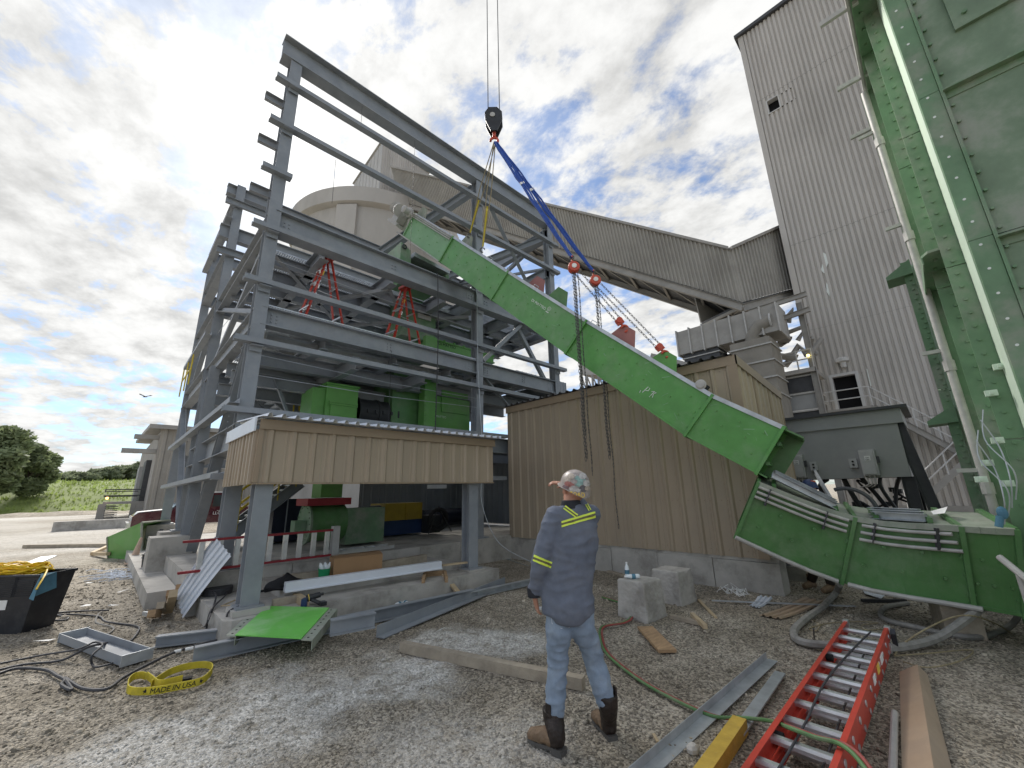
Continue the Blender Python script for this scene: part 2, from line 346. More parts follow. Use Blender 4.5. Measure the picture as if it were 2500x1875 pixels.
# ================================================================== GROUND
DUST = [((360, 1870), (640, 1760), .75, 1.0), ((640, 1760), (1000, 1640), .52, 1.0), ((1000, 1640), (1060, 1600), .3, .9), ((1090, 1560), (1260, 1560), .5, 1.0), ((1020, 1850), (1230, 1840), .5, .6), ((560, 1690), (700, 1640), .25, .5)]
DUST = [(G(*a), G(*b), w, s) for a, b, w, s in DUST]
def dust_at(x, y):
    best = 0
    for a, b, w, s in DUST:
        dx, dy = b.x - a.x, b.y - a.y; t = max(0, min(1, ((x - a.x) * dx + (y - a.y) * dy) / (dx * dx + dy * dy)))
        d = math.hypot(x - a.x - t * dx, y - a.y - t * dy)
        q = s * max(0, min(1, (1.25 - d / w + .55 * fbm(x, y, 2.2)) / .7)); best = max(best, q)
    # wheel-dusted road far left
    if y > 14 and x < 4.5:
        q = max(0, min(1, (y - 17) / 7)) * max(0, min(1, (4.5 - x) / 2)) * (.62 + .9 * mnoise.fractal(V((x * .10, y * .45, 3)), 1, 2, 4)); best = max(best, max(0, min(1, q)))
    return best
def gh(x, y):
    d = math.hypot(x, y)
    z = .025 * fbm(x, y, .45) * min(1, d) if d < 60 else 0
    if d < 9: z += .012 * fbm(x + 9, y, 3.0, 3)
    z += .05 * math.exp(-((x - G(950, 1680).x) ** 2 + (y - G(950, 1680).y) ** 2) / .5) * fbm(x, y, 3)
    return z - .01
fw = math.atan2(ROT[1] @ (0, 0, 1), ROT[0] @ (0, 0, 1))
angs = list(np.linspace(fw - math.radians(64), fw + math.radians(64), 420)) + list(np.linspace(fw + math.radians(66), fw + math.radians(294), 60))
rads = [0.0] + list(np.geomspace(.55, 16, 210)) + list(np.geomspace(16.6, 1800, 60))
gv = []; gd = []
for r in rads[1:]:
    for a in angs:
        x, y = r * math.cos(a), r * math.sin(a); gv.append((x, y, gh(x, y) if r < 70 else -.01)); gd.append(dust_at(x, y) if r < 80 else .15)
n_ = len(angs); gf = [(i * n_ + k, i * n_ + (k + 1) % n_, (i + 1) * n_ + (k + 1) % n_, (i + 1) * n_ + k) for i in range(len(rads) - 2) for k in range(n_)]
gv.append((0, 0, -.01)); gd.append(0); gf += [(len(gv) - 1, k, (k + 1) % n_) for k in range(n_)]
def ground_mat(name, stone):
    m = bpy.data.materials.new(name); m.use_nodes = True; nt = m.node_tree; N = nt.nodes; L = nt.links; b = N['Principled BSDF']
    b.inputs['Roughness'].default_value = .92; b.inputs['Specular IOR Level'].default_value = .25
    g = N.new('ShaderNodeNewGeometry'); at = N.new('ShaderNodeAttribute'); at.attribute_name = 'dust'
    def noise(s, d=6, r=.6):
        n = N.new('ShaderNodeTexNoise'); n.inputs['Scale'].default_value = s; n.inputs['Detail'].default_value = d; n.inputs['Roughness'].default_value = r; L.new(g.outputs['Position'], n.inputs['Vector']); return n.outputs[0]
    def ramp(x, a, c, lo=0., hi=1.):
        q = N.new('ShaderNodeMapRange'); q.interpolation_type = 'SMOOTHSTEP'
        for i, w in ((1, a), (2, c), (3, lo), (4, hi)): q.inputs[i].default_value = w
        L.new(x, q.inputs[0]); return q.outputs[0]
    def mix(f, a, c, mode='MIX'):
        q = N.new('ShaderNodeMix'); q.data_type = 'RGBA'; q.blend_type = mode
        for i, w in ((0, f), (6, a), (7, c)):
            if isinstance(w, (int, float)): q.inputs[i].default_value = w
            elif isinstance(w, tuple): q.inputs[i].default_value = (*w, 1)
            else: L.new(w, q.inputs[i])
        return q.outputs[2]
    vo = N.new('ShaderNodeTexVoronoi'); vo.inputs['Scale'].default_value = 55 if not stone else 38; L.new(g.outputs['Position'], vo.inputs['Vector'])
    sp = N.new('ShaderNodeSeparateColor'); L.new(vo.outputs['Color'], sp.inputs[0])
    base = mix(ramp(noise(.7), .35, .65), (.275, .245, .197), (.395, .36, .303))
    base = mix(ramp(noise(2.5, 8, .7), .42, .62, 0, .7), base, (.22, .195, .155))
    grain = mix(ramp(sp.outputs[0], 0, 1), (.5, .49, .48) if not stone else (.55, .54, .52), (1.5, 1.48, 1.44) if not stone else (1.65, 1.62, 1.57))
    base = mix(1.0, base, grain, 'MULTIPLY')
    pale = mix(ramp(sp.outputs[1], 0, 1), (.40, .385, .35), (.80, .775, .72))
    dm = N.new('ShaderNodeMath'); dm.operation = 'MULTIPLY'; L.new(at.outputs['Fac'], dm.inputs[0]); L.new(ramp(noise(6, 9, .75), .34, .57, .2, 1.0), dm.inputs[1])
    base = mix(dm.outputs[0], base, pale)
    L.new(base, b.inputs['Base Color'])
    bp = N.new('ShaderNodeBump'); bp.inputs['Strength'].default_value = .9; bp.inputs['Distance'].default_value = .015
    hm = N.new('ShaderNodeMath'); hm.operation = 'SUBTRACT'; hm.inputs[0].default_value = 1; L.new(vo.outputs['Distance'], hm.inputs[1])
    h2 = N.new('ShaderNodeMath'); h2.operation = 'ADD'; L.new(hm.outputs[0], h2.inputs[0]); L.new(noise(28, 8, .7), h2.inputs[1])
    L.new(h2.outputs[0], bp.inputs['Height']); L.new(bp.outputs[0], b.inputs['Normal'])
    MATS[name] = m; return m
ground_mat('gravel_ground', False); ground_mat('gravel_stone', True)
me = bpy.data.meshes.new('ground'); me.from_pydata(gv, [], gf); me.update(); me.materials.append(MATS['gravel_ground'])
me.polygons.foreach_set('use_smooth', [True] * len(me.polygons))
a_ = me.attributes.new('dust', 'FLOAT', 'POINT'); a_.data.foreach_set('value', gd)
tag(link('ground', me), 'grey gravel yard with pale dusty patches', None, None, 'structure')
# loose stones: one uncountable mass
NS = 90000
ico = np.array([[0, 0, 1], [.894, 0, .447], [.276, .851, .447], [-.724, .526, .447], [-.724, -.526, .447], [.276, -.851, .447], [.724, .526, -.447], [-.276, .851, -.447], [-.894, 0, -.447], [-.276, -.851, -.447], [.724, -.526, -.447], [0, 0, -1]])
icf = np.array([[0, 1, 2], [0, 2, 3], [0, 3, 4], [0, 4, 5], [0, 5, 1], [1, 6, 2], [2, 7, 3], [3, 8, 4], [4, 9, 5], [5, 10, 1], [6, 7, 2], [7, 8, 3], [8, 9, 4], [9, 10, 5], [10, 6, 1]])
rr = 1.4 * (17 / 1.4) ** (RNG.random(NS) ** .9); aa = fw + RNG.uniform(-1.02, 1.02, NS)
px_, py_ = rr * np.cos(aa), rr * np.sin(aa)
sz = np.clip(RNG.lognormal(math.log(.0050), .52, NS), .003, .035) * np.clip(.7 + rr / 7.5, .8, 2.6)
keep = ~((px_ > 1.2) & (py_ > 6.2)) & ~((px_ > 8.0) & (py_ > 2.2))
px_, py_, sz = px_[keep], py_[keep], sz[keep]; NS = len(px_)
dd = np.array([dust_at(a, b) for a, b in zip(px_, py_)]); hz = np.array([gh(a, b) for a, b in zip(px_, py_)])
jit = RNG.uniform(.65, 1.35, (NS, 12, 1)); sc3 = np.stack([sz * RNG.uniform(.8, 1.5, NS), sz * RNG.uniform(.7, 1.2, NS), sz * RNG.uniform(.45, .9, NS)], 1)[:, None, :]
th = RNG.uniform(0, 6.28, NS); P = ico[None] * jit * sc3; cs, sn = np.cos(th)[:, None], np.sin(th)[:, None]
Q = np.stack([P[..., 0] * cs - P[..., 1] * sn + px_[:, None], P[..., 0] * sn + P[..., 1] * cs + py_[:, None], P[..., 2] + (hz + sz * .15)[:, None]], -1).reshape(-1, 3)
F = (icf[None] + (np.arange(NS) * 12)[:, None, None]).reshape(-1, 3)
me = bpy.data.meshes.new('loose_gravel'); me.vertices.add(len(Q)); me.vertices.foreach_set('co', Q.ravel()); me.loops.add(F.size); me.loops.foreach_set('vertex_index', F.ravel().astype(np.int32))
me.polygons.add(len(F)); me.polygons.foreach_set('loop_start', np.arange(0, F.size, 3, dtype=np.int32)); me.polygons.foreach_set('loop_total', np.full(len(F), 3, dtype=np.int32)); me.update(); me.validate()
a_ = me.attributes.new('dust', 'FLOAT', 'POINT'); a_.data.foreach_set('value', np.repeat(dd, 12)); me.materials.append(MATS['gravel_stone'])
tag(link('loose_gravel', me), 'loose gravel stones strewn over the yard', 'gravel', None, 'stuff')

# grass bank and hillside far left
mb = MB(); nx, ny = 50, 16
for j in range(ny):
    for i in range(nx):
        x = -110 + 165 * i / (nx - 1); t = j / (ny - 1); y = 84 + 70 * t + .18 * max(0, x)
        z = -1.2 + 6.4 * (1 - math.exp(-t * 5)) + 2.2 * t + .8 * fbm(x, y, .06) + max(0, -x - 12) * .10 * min(1, t * 4)
        mb.v.append(V((x, y, z)))
mb.f = [(j * nx + i, j * nx + i + 1, (j + 1) * nx + i + 1, (j + 1) * nx + i) for j in range(ny - 1) for i in range(nx - 1)]
bank = struct('hillside', mb, 'grass', True)
def bank_z(x, y):
    t = max(0, min(1, (y - .18 * max(0, x) - 84) / 70)); return -1.2 + 6.4 * (1 - math.exp(-t * 5)) + 2.2 * t + .8 * fbm(x, y, .06) + max(0, -x - 12) * .10 * min(1, t * 4)
mb = MB()
for _ in range(9000):
    x = random.uniform(-60, 22); y = 86 + .18 * max(0, x) + 40 * random.random() ** 1.5; z = bank_z(x, y); h = random.uniform(.2, .55); w = random.uniform(.08, .2); a = random.uniform(0, 3.14)
    c_, s_ = math.cos(a) * w, math.sin(a) * w; lx, ly = random.uniform(-.3, .3), random.uniform(-.3, .3)
    mb.add([(x - c_, y - s_, z - .1), (x + c_, y + s_, z - .1), (x + lx, y + ly, z + h)], [(0, 1, 2)])
tag(part('bank_grass', mb, 'grass'), 'long green grass covering the bank', 'grass', None, 'stuff')
# spoil at the foot of the bank
mb = MB(); nx = 40
for j in range(6):
    for i in range(nx):
        x = -75 + 80 * i / (nx - 1); y = 74 + 11 * j / 5; mb.v.append(V((x, y, -.5 + 1.2 * math.sin(math.pi * min(1, j / 4.6)) * (.75 + .8 * fbm(x, y, .16)))))
mb.f = [(j * nx + i, j * nx + i + 1, (j + 1) * nx + i + 1, (j + 1) * nx + i) for j in range(5) for i in range(nx - 1)]
struct('spoil_bank', mb, 'gravel_ground', True)

# ================================================================== TREES
def tree(name, label, base, height, width, n, m, group, leaf=.4, seed=0):
    rnd = random.Random(seed); t = thing(name, label, 'tree', base, group); b = V(base)
    mb = MB(); th_ = height * .42
    mb.tube([b - V((0, 0, .6)), b + V((.1, 0, th_ * .5)), b + V((0, .1, th_))], [height * .024, height * .018, height * .013], 8)
    blobs = []
    for k in range(15):
        a = rnd.uniform(0, 6.28); hh = rnd.uniform(.16, .9); rad = width * .5 * math.sin(math.pi * min(1, .18 + hh * .85)) * rnd.uniform(.35, .95)
        c = b + V((math.cos(a) * rad, math.sin(a) * rad, height * hh)); blobs.append((c, height * rnd.uniform(.10, .2), width * rnd.uniform(.13, .24)))
        mid = b + V((0, 0, th_ * rnd.uniform(.5, 1))); mb.tube([mid, (mid + c) / 2 + V((0, 0, -.3)), c], [height * .01, height * .006, height * .002], 5)
    blobs.append((b + V((0, 0, height * .88)), height * .13, width * .2))
    part('trunk', mb, 'bark', t)
    mb = MB()
    for _ in range(n):
        c, rh, rw = blobs[rnd.randrange(len(blobs))]
        d = V((rnd.gauss(0, 1), rnd.gauss(0, 1), rnd.gauss(0, 1))).normalized() * rnd.random() ** .4
        p = c + V((d.x * rw, d.y * rw, d.z * rh)); u = V((rnd.gauss(0, 1), rnd.gauss(0, 1), rnd.gauss(0, .6))).normalized(); w = u.orthogonal().normalized(); s = leaf * rnd.uniform(.5, 1.3)
        mb.add([p - u * s, p + w * s * .55, p + u * s, p - w * s * .55], [(0, 1, 2, 3)])
    part('crown', mb, m, t); return t
def tpos(px, y): q = OY(px, 1210, y); return V((q.x, y, bank_z(q.x, y) - .2))
for i, (px, ty, y, wpx, lab) in enumerate([(-30, 1038, 92, 130, 'tall leafy tree cut off by the left edge of the photo'), (58, 1085, 96, 88, 'broad leafy tree beside the tallest tree on the grass bank')]):
    q = tpos(px, y); tree('broadleaf_tree', lab, q, OY(px, ty, y).z - q.z, wpx * y / 1380, 9000, 'leaf', 'trees on the grass bank', .42, i)
for i, (px, ty, y, wpx) in enumerate([(128, 1160, 122, 55), (160, 1153, 128, 50), (193, 1156, 120, 46), (226, 1147, 130, 55), (262, 1141, 126, 55), (298, 1138, 132, 60), (330, 1128, 128, 60)]):
    q = tpos(px, y); tree('hedgerow_tree', ['hazy round tree nearest the big trees in the far tree line', 'second round tree from the left in the far tree line', 'low round tree third from the left in the far tree line', 'middle round tree of the seven in the far tree line', 'tall round tree third from the right in the far tree line', 'round far tree beside the grey building end', 'far tree half hidden behind the grey building end'][i], q, OY(px, ty, y).z - q.z, wpx * y / 1250, 4200, 'leaf2', 'trees in the far tree line', .5, 20 + i)

# ================================================================== CLADDING HELPER
def clad(parent, name, o, u, v, n, width, length, module, pitch, depth, m, rib=.3, minor=True, l2=None, smooth=False):
    o, u, v = V(o), V(u).normalized(), V(v).normalized(); k = max(1, round(width / module)); w = width / k
    for i in range(k):
        la = length + ((l2 - length) * i / k if l2 is not None else 0); lb = length + ((l2 - length) * (i + 1) / k if l2 is not None else 0)
        mb = MB(); mb.corr(o + u * (w * i), u, v, n, w - .002, la, pitch, depth * (1 + .04 * (i % 2)), rib, .1, minor, lb if l2 is not None else None); part(name, mb, m, parent)

# ================================================================== CONCRETE SILO + HEADHOUSE
SD = 50.0
sc_ = DP(930, 560, SD + 11); SR = 11.2; stop = DP(930, 470, SD).z
silo = thing('concrete_silo', 'huge round concrete silo behind the steel frame', 'silo', (sc_.x, sc_.y, 0))
mb = MB(); mb.lathe([(SR, 0), (SR, stop - 2.2)], (sc_.x, sc_.y, 0), n=72); part('silo_wall', mb, 'silo_concrete', silo, True)
mb = MB(); mb.lathe([(SR + .1, stop - 2.25), (SR + .75, stop - 2.0), (SR + .75, stop), (SR + .2, stop), (SR + .2, stop - .2), (.2, stop + .6)], (sc_.x, sc_.y, 0), n=72); part('rim', mb, 'silo_concrete', silo, True)
for k, pxb in enumerate((845, 1010, 1120)):
    d = ray(pxb, 560); d.z = 0; d.normalize()
    # pilaster on the wall facing the yard
    cxy = V((sc_.x, sc_.y, 0)); bq = 2 * d.dot(V((0, 0, 0)) - cxy); cq = cxy.dot(cxy) - SR * SR; disc = bq * bq - 4 * cq
    if disc <= 0: continue
    p = d * ((-bq - math.sqrt(disc)) / 2); nrm = (p - cxy).normalized(); tn = V((-nrm.y, nrm.x, 0))
    mb = MB(); mb.obx(p + nrm * .1 + V((0, 0, (stop - 2.3) / 2)), tn * 1.2, nrm * .35, V((0, 0, (stop - 2.3) / 2))); part('pilaster', mb, 'silo_concrete', silo)
hc = DP(935, 345, 55)
hl = OX(868, 415, hc.x); hr = OY(1045, 430, hc.y)
hh = thing('silo_headhouse', 'corrugated metal headhouse standing on the concrete silo', 'headhouse', (hc.x, hc.y, stop))
wl, wr = hl.y - hc.y, hr.x - hc.x; hb = stop - 1
zl, zr = hc.z - 1.2, hc.z - .8
clad(hh, 'siding_panel', (hc.x, hc.y + wl, hb), (0, -1, 0), (0, 0, 1), (-1, 0, 0), wl, zl - hb, 1.1, .37, .07, 'grey_siding_pale', l2=hc.z - hb)
clad(hh, 'siding_panel', (hc.x, hc.y, hb), (1, 0, 0), (0, 0, 1), (0, -1, 0), wr, hc.z - hb, 1.1, .37, .09, 'grey_siding', l2=zr - hb)
mb = MB(); mb.bx(hc.x + .1, hc.x + wr, hc.y + .1, hc.y + wl, hb, zr - .3); part('frame_core', mb, 'dusty_grey', hh)
mb = MB(); mb.prism([(hc.x - .2, hc.y - .2, hc.z + .05), (hc.x + wr + .2, hc.y - .2, zr + .05), (hc.x + wr, hc.y + wl, zr - .4), (hc.x - .2, hc.y + wl + .2, zl + .05)], (0, 0, .18)); part('roof', mb, 'dusty_grey', hh)

# ================================================================== INCLINED GALLERY
TX = 32.0
gal = thing('conveyor_gallery', 'long sloping corrugated conveyor gallery joining tower and silo', 'conveyor gallery', (20, 22, 0))
K0, K1 = DP(1780, 612, 28), DP(1812, 738, 27.6)          # kink top / bottom of near side
A0, A1 = DP(955, 410, 52), DP(975, 490, 52)              # silo end
T0, T1 = DP(1912, 553, 31), DP(1945, 702, 29.5)          # tower end
def gallery(a0, a1, b0, b1, n, seg):
    ax = (b0 - a0); away = V((ax.y, -ax.x, 0)).normalized()
    if away.dot(ray(1500, 600)) < 0: away = -away
    W = away * 3.6
    for i in range(n):
        t0, t1 = i / n, (i + 1) / n; p0, p1 = a0.lerp(b0, t0), a0.lerp(b0, t1); q0, q1 = a1.lerp(b1, t0), a1.lerp(b1, t1)
        u = (q1 - q0); v = (p0 - q0); mb = MB(); k = 3; pts = []
        out = -away
        for j in range(k):
            for f, d in ((0, 0), (.32, 0), (.42, .1), (.72, .1), (.82, 0)):
                pts.append(((j + f) / k, d))
        pts.append((1, 0)); m_ = len(pts)
        mb.add([q0.lerp(q1, f) + out * d for f, d in pts] + [p0.lerp(p1, f) + out * d for f, d in pts], [(j, j + 1, m_ + j + 1, m_ + j) for j in range(m_ - 1)])
        part('siding_panel', mb, 'gallery_siding', gal)
    mb = MB(); mb.prism([a0 - away * .25, b0 - away * .25, b0 + W, a0 + W], V((0, 0, .22))); part('roof', mb, 'dusty_grey', gal)
    mb = MB(); mb.prism([a1 + away * .02, b1 + away * .02, b1 + W, a1 + W], V((0, 0, -.15))); part('floor', mb, 'dark_grey', gal)
    mb = MB(); mb.prism([a1 + W, b1 + W, b0 + W, a0 + W], away * .1); part('far_side', mb, 'gallery_siding', gal)
    for s_ in (0.0, 1.0):
        mb = MB(); mb.ext(I(.5, .3), a1 + W * s_ + V((0, 0, -.4)), b1 + W * s_ + V((0, 0, -.4))); part('beam', mb, 'dusty_grey', gal)
    L_ = (b1 - a1).length; k = max(2, int(L_ / 3))
    for i in range(k + 1):
        p = a1.lerp(b1, i / k) + V((0, 0, -.3)); mb = MB(); mb.ext(RC(.16, .2), p, p + W)
        if i < k: mb.ext(RC(.1, .1), p, a1.lerp(b1, (i + 1) / k) + W + V((0, 0, -.3)))
        part('cross_beam', mb, 'dusty_grey', gal)
gallery(A0, A1, K0, K1, 44, 1); gallery(K0, K1, T0, T1, 6, 1)

# ================================================================== CORRUGATED TOWER
tow = thing('corrugated_tower', 'tall grey corrugated metal tower with dark doorway and small window', 'tower', (TX, 0, 0))
TYL, TYR = 4.55, -7.5; ttop = 37.9
courses = [0.4, 5.2, 11.6, 18.0, 24.4, 30.9, ttop]
dy0, dy1, dz0, dz1 = 2.42, 3.55, 6.05, 8.2; wy0, wy1, wz0, wz1 = 2.9, 3.6, 29.3, 30.4
for ci in range(6):
    z0, z1 = courses[ci], courses[ci + 1]; y = TYL - .35
    while y > TYR + .01:
        w = 1.17 if y - 1.17 > TYR else y - TYR; spans = [(z0, z1 - .01)]
        if y > dy0 and y - w < dy1 and z0 < dz0 < z1: spans = [(z0, dz0), (dz1, z1 - .01)]
        if y > wy0 and y - w < wy1 and z0 < wz0 < z1: spans = [(z0, wz0), (wz1, z1 - .01)]
        for a, b in spans:
            mb = MB(); mb.corr((TX - .01 * (ci % 2), y, a), (0, -1, 0), (0, 0, 1), (-1, 0, 0), w, b - a, .2925, .09, .70, .08, False); part('siding_panel', mb, 'grey_siding', tow)
        for (oy0, oy1, oz0, oz1) in ((dy0, dy1, dz0, dz1), (wy0, wy1, wz0, wz1)):
            if z0 < oz0 < z1 and y > oy0 and y - w < oy1:
                for ya, yb in ((y, oy1), (oy0, y - w)):
                    if ya - yb > .02: mb = MB(); mb.corr((TX, ya, oz0), (0, -1, 0), (0, 0, 1), (-1, 0, 0), ya - yb, oz1 - oz0, .2925, .09, .70, .08, False); part('siding_panel', mb, 'grey_siding', tow)
        y -= w
mb = MB(); mb.bx(TX + .4, TX + 9, TYR, TYL - .02, 0, ttop - .1); part('inner_wall', mb, 'void', tow)  # near-black colour stands in for the unlit interior behind the openings
mb = MB(); mb.bx(TX - .12, TX + .06, TYL - .36, TYL, .4, ttop); part('corner_trim', mb, 'grey_siding', tow)
mb = MB(); mb.prism([(TX - .35, TYL + .2, ttop), (TX - .35, TYR, ttop), (TX + 9, TYR, ttop), (TX + 9, TYL + .2, ttop)], (0, 0, .3)); part('roof', mb, 'dark_grey', tow)
mb = MB(); mb.bx(TX - .1, TX + .5, TYR, TYL, -.1, .45); part('plinth', mb, 'dusty_grey', tow)
mb = MB()
for a, b, c, d in ((dy0 - .16, dy0, dz0, dz1 + .16), (dy1, dy1 + .16, dz0, dz1 + .16), (dy0, dy1, dz1, dz1 + .16)): mb.bx(TX - .15, TX + .3, a, b, c, d)
part('door_frame', mb, 'grey_siding_pale', tow)
mb = MB()
for a, b, c, d in ((wy0 - .08, wy0, wz0 - .08, wz1 + .08), (wy1, wy1 + .08, wz0 - .08, wz1 + .08), (wy0, wy1, wz1, wz1 + .08), (wy0, wy1, wz0 - .08, wz0)): mb.bx(TX - .13, TX + .3, a, b, c, d)
part('window_frame', mb, 'grey_siding_pale', tow)
lt = OX(2058, 885, TX - .25); mb = MB(); mb.lathe([(.08, -.35), (.14, -.3), (.16, 0), (.34, .05), (.36, .22), (.2, .32), (.05, .34)], lt, n=14); o = part('door_lamp', mb, 'grey_siding_pale', tow, True)
for pl_ in ([(1930, 598), (1938, 605), (1947, 640), (1941, 643)], [(2010, 616), (2019, 622), (2022, 642), (2012, 668), (2004, 660), (2009, 640)], [(2017, 690), (2026, 700), (2025, 724), (2018, 712)], [(2115, 900), (2124, 905), (2133, 938), (2125, 944)], [(1953, 745), (1959, 748), (1960, 760), (1954, 758)]):
    mb = MB(); mb.prism([OX(a, b, TX - .074) for a, b in pl_], (-.006, 0, 0)); part('bare_patch', mb, 'white_paint', tow)
# landing, rails and stair at the door
st = thing('tower_stair', 'grey steel stair and railed landing below the tower doorway', 'stair', (TX - 1, 1, 0))
zf = 6.0; LX = TX - 1.3
mb = MB(); mb.bx(LX, TX - .16, 1.9, 4.1, zf - .12, zf); part('landing', mb, 'dusty_grey', st)
for z in (zf + .55, zf + 1.1):
    mb = MB(); mb.tube([(LX, 1.9, z), (LX, 4.1, z)], .035, 6); mb.tube([(LX, 4.1, z), (TX - .2, 4.1, z)], .035, 6); part('rail', mb, 'grey_siding_pale', st)
for y in (1.9, 4.1):
    mb = MB(); mb.cyl((LX, y, zf), (LX, y, zf + 1.1), .04); part('post', mb, 'grey_siding_pale', st)
sA, sB = V((LX, 1.9, zf)), V((LX, -1.2, 2.9))
for off in (0, 1.0):
    mb = MB(); mb.ext(CH(.3, .1), sA + V((off, 0, -.1)), sB + V((off, 0, -.1))); part('stringer', mb, 'dusty_grey', st)
for h in (.55, 1.1):
    mb = MB(); mb.tube([sA + V((0, 0, h)), sB + V((0, 0, h))], .035, 6); part('rail', mb, 'grey_siding_pale', st)
for i in range(5):
    p = sA.lerp(sB, i / 4); mb = MB(); mb.cyl(p, p + V((0, 0, 1.1)), .035, n=6); part('post', mb, 'grey_siding_pale', st)
for i in range(14):
    p = sA.lerp(sB, (i + .5) / 14); mb = MB(); mb.bx(p.x, p.x + 1, p.y - .12, p.y + .12, p.z - .12, p.z - .08); part('tread', mb, 'dusty_grey', st)
sC, sD = V((LX - .2, -1.2, 2.9)), V((LX - .2, 1.5, .2))
for h, nm in ((-.1, 'stringer'), (.55, 'rail'), (1.1, 'rail')):
    mb = MB()
    if h < 0: mb.ext(CH(.3, .1), sC + V((0, 0, h)), sD + V((0, 0, h)))
    else: mb.tube([sC + V((0, 0, h)), sD + V((0, 0, h))], .04, 6)
    part(nm, mb, 'grey_siding_pale' if h > 0 else 'dusty_grey', st)
for i in range(4):
    p = sC.lerp(sD, i / 3); mb = MB(); mb.cyl(p, p + V((0, 0, 1.1)), .035, n=6); part('post', mb, 'grey_siding_pale', st)

# ================================================================== DUCTS, FILTER AND PLATFORM BY THE TOWER
DX = 27.0
duct = thing('square_duct', 'ribbed square steel duct above the tan building roof', 'duct', OX(1760, 1170, DX))
q0, q1 = OX(1652, 822, DX), OX(1655, 868, DX); p0 = OX(1880, 775, DX)
dh = q0.z - q1.z + .3; yA, yB = q0.y, p0.y - .4; zb = q1.z
mb = MB(); mb.bx(DX, DX + 2.0, yB, yA, zb, zb + dh); part('duct_run', mb, 'dusty_grey', duct)
for i in range(8):
    y = yA + (yB - yA) * i / 7; mb = MB(); mb.bx(DX - .1, DX + 2.1, y - .04, y + .04, zb - .1, zb + dh + .1); part('stiffener', mb, 'pipe_grey', duct)
y0 = OX(1668, 880, DX).y; y1 = OX(1755, 870, DX).y
mb = MB(); mb.bx(DX + .2, DX + 1.8, y1, y0, 3.5, zb - .004); part('drop_leg', mb, 'dark_grey', duct)
for z in (zb - .35, zb - .9, zb - 1.4):
    mb = MB(); mb.bx(DX + .12, DX + 1.88, y1 - .08, y0 + .08, z, z + .07); part('stiffener', mb, 'pipe_grey', duct)
fb = thing('dust_filter_box', 'beige ribbed filter housing with round elbow beside the tower', 'filter housing', OX(1830, 1175, DX))
y0, y1 = OX(1786, 830, DX).y, OX(1885, 830, DX).y; zt = OX(1800, 845, DX).z
mb = MB(); mb.bx(DX - .6, DX + 1.6, y1, y0, 3, zt); part('housing', mb, 'filter_beige', fb)
for k in range(4):
    z = zt - .5 - k * 1.0; mb = MB(); mb.bx(DX - .7, DX + 1.7, y1 - .08, y0 + .08, z, z + .08); part('stiffener', mb, 'pipe_grey', fb)
c = V((DX + .2, (y0 + y1) / 2, zt)); mb = MB(); mb.tube([c, c + V((0, -.1, .5)), c + V((0, -.5, .95)), c + V((0, -1.2, 1.1))], .42, 14); part('elbow', mb, 'filter_beige', fb, True)
mb = MB(); mb.torus(c + V((0, -1.2, 1.1)), (0, 1, 0), .45, .06, 20); part('collar', mb, 'pipe_grey', fb)
pf = thing('service_platform', 'railed steel service platform under the gallery end', 'platform', OX(1930, 1175, 28.5))
PX = 28.5; a = OX(1880, 915, PX); b = OX(1990, 905, PX); ztp = a.z
mb = MB(); mb.bx(PX, PX + 3, b.y, a.y, ztp - .25, ztp); part('deck', mb, 'dusty_grey', pf)
for h in (.55, 1.1):
    mb = MB(); mb.tube([(PX, a.y, ztp + h), (PX, b.y, ztp + h)], .04, 6); mb.tube([(PX, a.y, ztp + h), (PX + 3, a.y, ztp + h)], .04, 6); part('rail', mb, 'pipe_grey', pf)
for i in range(4):
    y = a.y + (b.y - a.y) * i / 3; mb = MB(); mb.cyl((PX, y, ztp), (PX, y, ztp + 1.15), .04, n=6); part('post', mb, 'pipe_grey', pf)
for i, y in enumerate((a.y - .1, b.y + .1)):
    mb = MB(); mb.ext(I(.3, .3), (PX + .3, y, 0), (PX + .3, y, ztp + 4.2), (0, 1, 0)); part('column', mb, 'dusty_grey', pf)
rn = random.Random(4)
for k in range(9):
    y = a.y + (b.y - a.y) * rn.random(); z = ztp + .6 + 3.2 * rn.random(); mb = MB(); x = PX + 1.2 + rn.random() * 2
    mb.tube([(x, y, z), (x + rn.uniform(-.4, .4), y + rn.uniform(-.8, .8), z + rn.uniform(-.2, .9)), (x, y + rn.uniform(-1.4, 1.4), z + rn.uniform(-.3, 1.3))], rn.uniform(.1, .28), 8); part('pipe', mb, 'dusty_grey', pf)
mb = MB(); mb.ext(I(.3, .2), (PX, a.y + .5, ztp + 3.2), (PX, b.y - .4, ztp + 3.5)); part('beam', mb, 'dusty_grey', pf)
mb = MB(); mb.ext(I(.3, .2), (PX, a.y + .5, ztp + 4.4), (PX, b.y - .4, ztp + 4.5)); part('beam', mb, 'dusty_grey', pf)
mb = MB(); mb.sph(OX(1973, 868, PX - .1), .09); part('lamp', mb, 'lamp_yellow', pf)
zz = ztp - .3
for k in range(4):
    mb = MB(); mb.bx(PX + .4, PX + .6, b.y, a.y, zz - 1.0, zz - .1); part('louvre_panel', mb, 'hopper_grey' if k % 2 else 'dark_grey', pf)
    mb = MB(); mb.bx(PX + .3, PX + .7, b.y, a.y, zz - .1, zz); part('panel_rail', mb, 'pipe_grey', pf); zz -= 1.05
wr = thing('sloped_concrete_roof', 'grey sloped roof showing behind the hanging conveyor', 'roof', OX(1620, 1180, 24))
mb = MB(); mb.prism([OX(1590, 862, 24), OX(1700, 890, 24), OX(1700, 960, 24), OX(1560, 960, 24)], (4, 0, 0)); part('roof_slab', mb, 'dusty_grey', wr)
fh = thing('far_hopper', 'small pale hopper on lattice legs seen under the hanging conveyor', 'hopper', OX(1440, 1190, 26))
